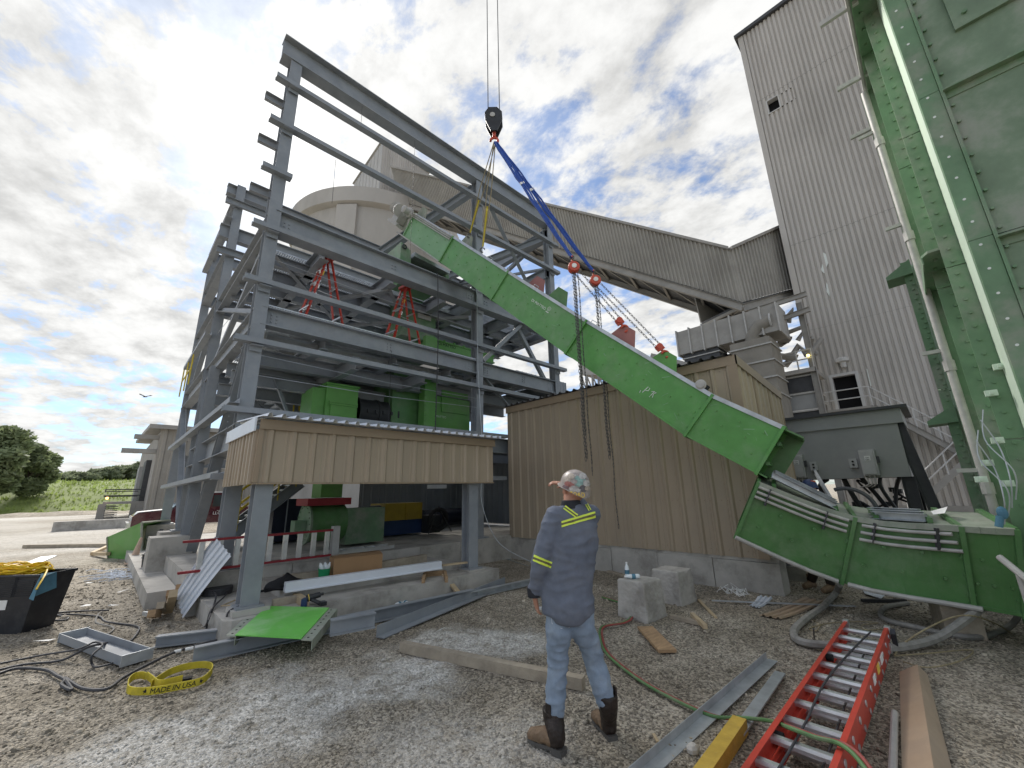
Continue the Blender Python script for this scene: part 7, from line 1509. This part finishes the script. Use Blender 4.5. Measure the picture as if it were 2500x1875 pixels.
# ================================================================== PEOPLE
from mathutils.bvhtree import BVHTree
def limb(mb, pts, radii, n=16, flat=None, up=None, k=5):
    P_ = spline(pts, k); R_ = []; m = len(pts) - 1
    for i in range(len(P_)):
        t = min(i / k, m - 1e-6); j = int(t); e = t - j; a, b = radii[j], radii[min(j + 1, m)]
        a = a if isinstance(a, tuple) else (a, a); b = b if isinstance(b, tuple) else (b, b); R_.append((a[0] + (b[0] - a[0]) * e, a[1] + (b[1] - a[1]) * e))
    mb.tube(P_, R_, n, None, up)
def hand(mb, wrist, dirv, palmn, s=1.0, curl=.5, spread=.14, mirror=1):
    d = dirv.normalized(); n = palmn.normalized(); n = (n - d * n.dot(d)).normalized(); side = d.cross(n) * mirror
    c = wrist + d * .055 * s
    limb(mb, [wrist - d * .02, wrist + d * .03 * s, wrist + d * .09 * s], [(.026, .02), (.038 * s, .018), (.04 * s, .015)], 12, None, n)
    for i, (o, L_) in enumerate(((-.030, .072), (-.010, .082), (.011, .076), (.030, .058))):
        b = wrist + d * .088 * s + side * o * s; fd = (d + side * o * spread * 14).normalized(); q1 = b + fd * L_ * .42 * s; f2 = (fd * math.cos(curl) + n * math.sin(curl)).normalized(); q2 = q1 + f2 * L_ * .34 * s; f3 = (fd * math.cos(curl * 2) + n * math.sin(curl * 2)).normalized(); q3 = q2 + f3 * L_ * .26 * s
        limb(mb, [b - d * .02, q1, q2, q3], [.0095 * s, .009 * s, .008 * s, .0065 * s], 8, k=3)
    b = wrist + d * .03 * s - side * .028 * s; t1 = b + (d * .6 - side * .7 + n * .25).normalized() * .04 * s; t2 = t1 + (d * .9 - side * .2 + n * .4).normalized() * .034 * s
    limb(mb, [b + side * .012, t1, t2], [.013 * s, .0105 * s, .008 * s], 8, k=3)
def fold(amp, s, st=(1, 1, 1)):
    def f(p):
        q = V((p.x * st[0], p.y * st[1], p.z * st[2])) * s; a = mnoise.noise(q); b = mnoise.noise(q * 2.3 + V((5, 1, 2))); return amp * ((1 - abs(a)) ** 3 * 1.2 - .45 + .35 * b)
    return f
P0m = (G(1376, 1845) + G(1495, 1814)) / 2 + fh * .05
def MP(px, py, off=0.): d = ray(px, py); t = ((P0m - CAMPOS).dot(fh) + off) / d.dot(fh); return CAMPOS + d * t
man = thing('person', 'man seen from behind in dark blue work shirt, faded jeans and stickered hard hat', 'person', V((P0m.x, P0m.y, 0)))
UP = V((0, 0, 1)); lt_ = -sx
head = MP(1400, 1192, .02); neck = MP(1394, 1232, .0); chest = MP(1396, 1290, .02); waist = MP(1386, 1420, .0); pelv = MP(1388, 1492, -.01)
shL, shR = MP(1351, 1262, -.01), MP(1438, 1256, .03); elL, wrL = MP(1319, 1372, -.05), MP(1304, 1452, .02)
elR = MP(1440, 1262, .33); haR = MP(1378, 1182, .22)
hipL, hipR = MP(1364, 1500, -.005), MP(1418, 1495, .01); knL, knR = MP(1361, 1622, .02), MP(1450, 1608, .06); anL, anR = MP(1353, 1762, -.01), MP(1485, 1735, .0)
faced = (fh * .85 - sx * .6 + UP * .25).normalized()
# body: skin, one mesh
mb = MB(); mb.sph(head + UP * -.005, (.078, .092, .112), 18, 12)
limb(mb, [neck - UP * .04, neck + UP * .03, head - UP * .03], [.062, .058, .062], 14)
fc = V((faced.x, faced.y, 0)).normalized(); fs_ = V((-fc.y, fc.x, 0))
limb(mb, [head + fc * .03 - UP * .03, head + fc * .062 - UP * .075, head + fc * .07 - UP * .1], [.055, .045, .03], 12)      # jaw
limb(mb, [head + fc * .085 + UP * .01, head + fc * .112 - UP * .03, head + fc * .1 - UP * .04], [.010, .017, .012], 8)       # nose
for k in (-1, 1):
    e = head + fs_ * .082 * k - fc * .004 - UP * .01; limb(mb, [e - UP * .03, e + fs_ * .008 * k, e + UP * .03], [(.008, .014), (.010, .02), (.009, .017)], 8)
    mb.sph(head + fs_ * .034 * k + fc * .083 + UP * .008, .014, 8, 6)
limb(mb, [head + fs_ * .025 + fc * .096 - UP * .065, head + fc * .104 - UP * .066, head - fs_ * .025 + fc * .096 - UP * .065], [.007, .009, .007], 6)
limb(mb, [neck - UP * .05, chest, waist, pelv], [(.10, .08), (.15, .10), (.135, .09), (.15, .1)], 14, None, fh)
limb(mb, [shL, elL, wrL + UP * .04, wrL], [.045, .036, .028, .025], 10); limb(mb, [shR, elR, haR + fh * .05 - UP * .04 + sx * .05], [.045, .036, .026], 10)
for a, b, c in ((hipL, knL, anL), (hipR, knR, anR)): limb(mb, [a, b, c + UP * .03], [.07, .05, .034], 10)
hand(mb, wrL - UP * .0, (MP(1312, 1490, .05) - wrL), fh * .3 + sx * .9, 1.0, .42, .1, 1)
hand(mb, haR + sx * .02, (-sx * .95 + UP * .12), -UP * .75 + fh * .2, 1.0, .55, .12, -1)
part('body', solid(mb, .0055, 3), 'skin', man, True)
# hair edge under the hat
# shirt: torso and two sleeves
mb = MB(); tw = (sx * .97 + fh * .12).normalized()
limb(mb, [neck + UP * .0, neck - UP * .045, chest + UP * .03, chest - UP * .08, waist, pelv + UP * .06, pelv - UP * .015], [(.075, .075), (.135, .085), (.195, .118), (.20, .122), (.186, .115), (.198, .138), (.192, .14)], 22, None, fh)
limb(mb, [shL + sx * .07 - UP * .01, shL + sx * .01, shL.lerp(elL, .45), elL, elL.lerp(wrL, .5), wrL + UP * .015], [.07, .082, .072, .066, .056, .05], 16)
limb(mb, [shR - sx * .07 - UP * .01, shR + sx * .005, shR.lerp(elR, .5) + UP * .0, elR, elR.lerp(haR, .55), haR + fh * .04 + sx * .06 - UP * .03], [.07, .08, .07, .064, .054, .046], 16)
limb(mb, [pelv + UP * .05 - fh * .06, pelv - UP * .03 - fh * .075, pelv - UP * .065 - fh * .07], [(.15, .07), (.13, .065), (.08, .05)], 16, None, fh)
shirt = part('shirt', solid(mb, .011, 5, fold(.009, 6.5, (1, 1, 2.0))), 'shirt', man, True)
mb = MB(); limb(mb, [neck - UP * .03, neck + UP * .012, neck + UP * .035], [(.09, .085), (.078, .075), (.074, .07)], 18, None, fh); part('collar', solid(mb, .008, 2), 'shirt_dark', man, True)
mb = MB(); limb(mb, [wrL + UP * .05, wrL + UP * .01, wrL - UP * .015], [.053, .051, .048], 14); part('cuff', mb, 'shirt_dark', man, True)
# jeans: seat and two legs
mb = MB(); limb(mb, [pelv + UP * .10, pelv, pelv - UP * .07], [(.15, .1), (.165, .118), (.15, .112)], 20, None, fh)
for a, b, c, s in ((hipL, knL, anL, -1), (hipR, knR, anR, 1)):
    limb(mb, [a + UP * .02, a - UP * .1, a.lerp(b, .6), b, b.lerp(c, .35), b.lerp(c, .72), c + UP * .03], [(.095, .1), (.097, .105), (.082, .085), (.072, .075), (.073, .076), (.066, .07), (.06, .064)], 18, None, fh)
jeans = part('jeans', solid(mb, .010, 4, fold(.010, 7.0, (1, 1, 1.9))), 'jeans', man, True)
jb = BVHTree.FromPolygons([v.co + BASE[jeans] for v in jeans.data.vertices], [tuple(p.vertices) for p in jeans.data.polygons])
def bk(px, py):
    d = ray(px, py).normalized(); h = jb.ray_cast(CAMPOS, d); return h[0] + h[1] * .002 if h[0] is not None else MP(px, py, -.13)
mb = MB(); pk = [bk(1345, 1483), bk(1391, 1510), bk(1390, 1532), bk(1370, 1534), bk(1348, 1522), bk(1345, 1483)]; mb.tube(pk, .0022, 5); mb.tube([bk(1347, 1497), bk(1367, 1513), bk(1391, 1510)], .002, 5); mb.tube([bk(1347, 1507), bk(1372, 1506), bk(1389, 1522)], .002, 5); part('pocket_stitching', mb, 'stitch', man)
# boots
def boot(an, heel, toe, lab):
    d = (toe - heel); d.z = 0; L_ = .29; d.normalize(); s = V((-d.y, d.x, 0)); h = V((heel.x, heel.y, 0))
    b = part('boot', solid((lambda m: (limb(m, [an + UP * .06, an + UP * .0, h + d * .05 + UP * .12, h + d * .05 + UP * .05], [(.074, .08), (.066, .07), (.056, .06), (.048, .055)], 16, None, d), limb(m, [h + d * .02 + UP * .06, h + d * .10 + UP * .07, h + d * .18 + UP * .055, h + d * .255 + UP * .045], [(.042, .045), (.047, .052), (.052, .042), (.042, .032)], 14, None, UP), m)[-1])(MB()), .007, 3, fold(.004, 22)), 'boot_dark', man, True)
    mb = MB(); limb(mb, [h + d * .07 + UP * .055, h + d * .12 + UP * .075, h + d * .19 + UP * .06, h + d * .268 + UP * .045], [(.05, .04), (.054, .052), (.058, .046), (.047, .034)], 16, None, UP); part('vamp', solid(mb, .006, 3, fold(.004, 25)), 'boot_tan', b, True)
    mb = MB(); out = [(-.005, -.036), (.0, .036), (.06, .04), (.1, .038), (.18, .055), (.25, .05), (.285, .02), (.285, -.02), (.25, -.05), (.18, -.055), (.1, -.038), (.06, -.04)]; out = [out[0]] + out[1:]
    mb.prism([h + d * a + s * c + UP * .012 for a, c in out], UP * .022); mb.prism([h + d * a + s * c - UP * .012 for a, c in ((-.006, -.037), (-.006, .037), (.075, .04), (.075, -.04))], UP * .03); part('sole', mb, 'sole', b)
    mb = MB()
    for k in (-1, 1): q = an + UP * .06 + s * .062 * k; mb.obx(q, d * .02, s * .006, UP * .05)
    part('pull_strap', mb, 'boot_dark', b)
boot(MP(1352, 1755, -.0), G(1376, 1843), G(1290, 1806), 'l'); boot(MP(1484, 1722, .01), G(1497, 1812), G(1462, 1768), 'r')
# hi-vis bands wrapped on the shirt surface
me_s = shirt.data; bvh = BVHTree.FromPolygons([v.co + BASE[shirt] for v in me_s.vertices], [tuple(p.vertices) for p in me_s.polygons])
def on_shirt(px, py):
    d = ray(px, py).normalized(); h, nr, i, dist = bvh.ray_cast(CAMPOS, d); return (h, nr) if h is not None else (None, None)
def band(pa, pb, wdir, w, nseg=14):
    # strip along photograph line pa->pb laid on the cloth; three stripes across wdir
    for si, (f0, f1, m) in enumerate(((-.5, -.18, 'hivis'), (-.18, .18, 'reflective'), (.18, .5, 'hivis'))):
        mb = MB(); rows = []
        for i in range(nseg + 1):
            t = i / nseg; row = []
            for f in (f0, (f0 + f1) / 2, f1):
                h, nr = on_shirt(pa[0] + (pb[0] - pa[0]) * t + wdir[0] * w * f, pa[1] + (pb[1] - pa[1]) * t + wdir[1] * w * f)
                if h is not None: row.append(h + nr * .004)
            if len(row) == 3: rows.append(row)
            elif rows: break
        for r in rows: mb.v += r
        mb.f = [(i * 3 + k, i * 3 + k + 1, (i + 1) * 3 + k + 1, (i + 1) * 3 + k) for i in range(len(rows) - 1) for k in range(2)]
        if len(rows) > 2: part('safety_stripe', mb, m, man)
band((1371, 1280), (1453, 1256), (.1, 1), 15); band((1378, 1238), (1408, 1260), (-.6, .8), 10, 8); band((1432, 1232), (1440, 1246), (-.8, .4), 8, 6)
band((1303, 1362), (1347, 1380), (-.2, 1), 15)
# hard hat with stickers
hat = None
hd_up = (UP * .93 - fc * .30).normalized(); hcx = head + hd_up * .035 - fc * .012
def hat_shell(c, up, fwd, m, parent):
    sd = up.cross(fwd).normalized(); fw_ = sd.cross(up).normalized(); mb = MB(); nseg = 28; prof = []
    for j in range(10):
        a = j / 9 * math.pi / 2; prof.append((math.cos(a), math.sin(a)))
    for j, (r, h) in enumerate([(1.07, -.34)] + [(1.04, -.2)] + prof):
        for k in range(nseg):
            q = 2 * math.pi * k / nseg; brim = (1 + .28 * max(0, math.cos(q)) ** 2 + .06 * max(0, -math.cos(q)) ** 3) if j == 0 else 1
            dz = (-.30 * max(0, -math.cos(q)) ** 2) if j == 0 else 0
            mb.v.append(c + fw_ * (.126 * r * math.cos(q) * brim) + sd * (.110 * r * math.sin(q)) + up * (.112 * (h + dz)))
    mb.f = [(j * nseg + k, j * nseg + (k + 1) % nseg, (j + 1) * nseg + (k + 1) % nseg, (j + 1) * nseg + k) for j in range(11) for k in range(nseg)]
    return part('hard_hat', mb, m, parent, True), fw_, sd
hat, hfw, hsd = hat_shell(hcx, hd_up, fc, 'hat_shell', man)
hv = BVHTree.FromPolygons([v.co + BASE[hat] for v in hat.data.vertices], [tuple(p.vertices) for p in hat.data.polygons])
def on_hat(px, py): d = ray(px, py).normalized(); return hv.ray_cast(CAMPOS, d)[:2]
stk = [(1404, 1160, 13, 'a'), (1385, 1172, 10, 'e'), (1420, 1175, 11, 'c'), (1393, 1184, 10, 'b'), (1399, 1193, 9, 'a'), (1424, 1193, 10, 'd'), (1412, 1183, 8, 'c'), (1432, 1180, 9, 'a'), (1381, 1190, 8, 'f'), (1410, 1168, 8, 'c'), (1395, 1163, 8, 'e'), (1422, 1163, 9, 'a'), (1411, 1197, 7, 'a'), (1433, 1192, 7, 'e'), (1386, 1181, 7, 'b')]
for i, (px, py, r, m) in enumerate(stk):
    mb = MB(); nn_ = 10 if i % 3 else 4; ph = .5 * i
    c_, n_c = on_hat(px, py)
    if c_ is None: continue
    ring_ = []
    for k in range(nn_):
        h, nr = on_hat(px + r * math.cos(ph + 2 * math.pi * k / nn_), py + r * .85 * math.sin(ph + 2 * math.pi * k / nn_))
        if h is not None: ring_.append(h + nr * (.0012 + .0004 * i))
    if len(ring_) > 2: mb.v = [c_ + n_c * (.0018 + .0004 * i)] + ring_; mb.f = [(0, 1 + k, 1 + (k + 1) % len(ring_)) for k in range(len(ring_))]; part('sticker', mb, 'sticker_' + m, hat)
h, nr = on_hat(1410, 1213)
if h is None: h = head - fc * .12 - UP * .02; nr = -fc
xa = V((-nr.y, nr.x, 0)); xa = xa if xa.dot(sx) > 0 else -xa
tx = text('lettering', 'TOAD', 1.0, (0, 0, 0), (1, 0, 0), (0, 1, 0), 'letter_yellow', hat, .02, sp=1.1); cen = BASE[tx]; wt_ = max(v.co.x + cen.x for v in tx.data.vertices); bad = 0
for v in tx.data.vertices:
    q = v.co + cen; fx = q.x / wt_; h, nr = on_hat(1391 + 36 * fx, 1213 - 17 * q.y + 1.5 * fx)
    if h is None: h, nr = on_hat(1393 + 32 * fx, 1206); bad += 1
    v.co = (h + nr * (.003 + .0015 * (q.z > 0))) - BASE[hat] if h is not None else V((0, 0, 0))
tx.location = (0, 0, 0); BASE[tx] = BASE[hat].copy(); print('hat letters off shell', bad)
p = MP(1317, 1486, .03); mb = MB(); mb.cyl(p - sx * .02, p + sx * .03 + UP * .004, .012, n=10); one('bottle_cap_piece', mb, 'plastic_clear', 'small clear plastic piece held in the man\'s left hand', 'plastic piece')

# second worker, mostly behind the ground conveyor
w2 = thing('person', 'worker crouching behind the ground conveyor in a dark blue hard hat', 'person', (8.8, 1.75, 0))
f1, f2 = G(1985, 1436), G(2032, 1446); b0 = (f1 + f2) / 2; hd = DP(1977, 1190, b0.dot(V((ROT[0][2], ROT[1][2], 0))) - .12)
tor = V((b0.x, b0.y, .98)).lerp(hd, .0) + (V((hd.x, hd.y, 0)) - V((b0.x, b0.y, 0))) * .2; nk = hd - UP * .14; ch = tor.lerp(nk, .6)
mb = MB(); mb.sph(hd - UP * .01, (.08, .09, .112), 16, 10); limb(mb, [nk - UP * .05, nk, hd - UP * .04], [.06, .055, .058], 12); limb(mb, [nk - UP * .05, ch, tor], [(.09, .08), (.14, .1), (.14, .1)], 12, None, fh)
hL = ch - sx * .24 - UP * .36 - fh * .2; hR = ch + sx * .26 - UP * .3 - fh * .25
for s_, hq_ in ((-1, hL), (1, hR)): limb(mb, [ch + sx * .16 * s_ + UP * .08, ch + sx * .25 * s_ - UP * .15, hq_], [.045, .036, .026], 10); hand(mb, hq_, -fh * .8 - UP * .4, -UP, 1, .6, .1, s_)
for s_, f_ in ((-1, f1), (1, f2)): limb(mb, [tor + sx * .09 * s_, tor.lerp(f_, .5) - fh * .06, f_ + UP * .1], [.07, .05, .035], 10)
part('body', solid(mb, .007, 3), 'skin', w2, True)
mb = MB(); limb(mb, [nk - UP * .02, nk - UP * .07, ch, tor, tor - UP * .08], [(.07, .07), (.14, .09), (.2, .13), (.19, .125), (.18, .12)], 18, None, fh)
for s_, hq_ in ((-1, hL), (1, hR)): limb(mb, [ch + sx * .13 * s_ + UP * .07, ch + sx * .17 * s_ + UP * .06, ch + sx * .26 * s_ - UP * .15, hq_ + UP * .03], [.07, .08, .066, .048], 14)
part('jacket', solid(mb, .012, 5, fold(.01, 6)), 'hat_blue', w2, True)
mb = MB(); limb(mb, [tor + UP * .03, tor - UP * .08], [(.17, .12), (.16, .12)], 16, None, fh)
for s_, f_ in ((-1, f1), (1, f2)): limb(mb, [tor + sx * .09 * s_ - UP * .02, tor.lerp(f_, .5) - fh * .06, f_ + UP * .12], [.1, .08, .065], 14)
part('trousers', solid(mb, .012, 4, fold(.01, 7)), 'boot_dark', w2, True)
for f_ in (f1, f2):
    dv = (-sx * .9 - fh * .3).normalized(); mb = MB(); limb(mb, [f_ + UP * .22, f_ + UP * .1], [.07, .06], 12); limb(mb, [f_ - dv * .05 + UP * .05, f_ + dv * .08 + UP * .06, f_ + dv * .2 + UP * .04], [.05, .055, .04], 12); part('boot', solid(mb, .008, 3), 'boot_tan', w2, True)
o, _, _ = hat_shell(hd + UP * .03, UP, fh * -.3 - sx, 'hat_blue', w2)
mb = MB(); mb.obx(hd + UP * .1 - fh * .075 + sx * .02, sx * .04, fh * .01, UP * .014); part('hat_sticker', mb, 'orange_vest', o)
mb = MB(); q = ch + sx * .17 + UP * .02; mb.obx(q - fh * .1, sx * .03, fh * .01, UP * .07); part('glove_patch', mb, 'orange_vest', w2)
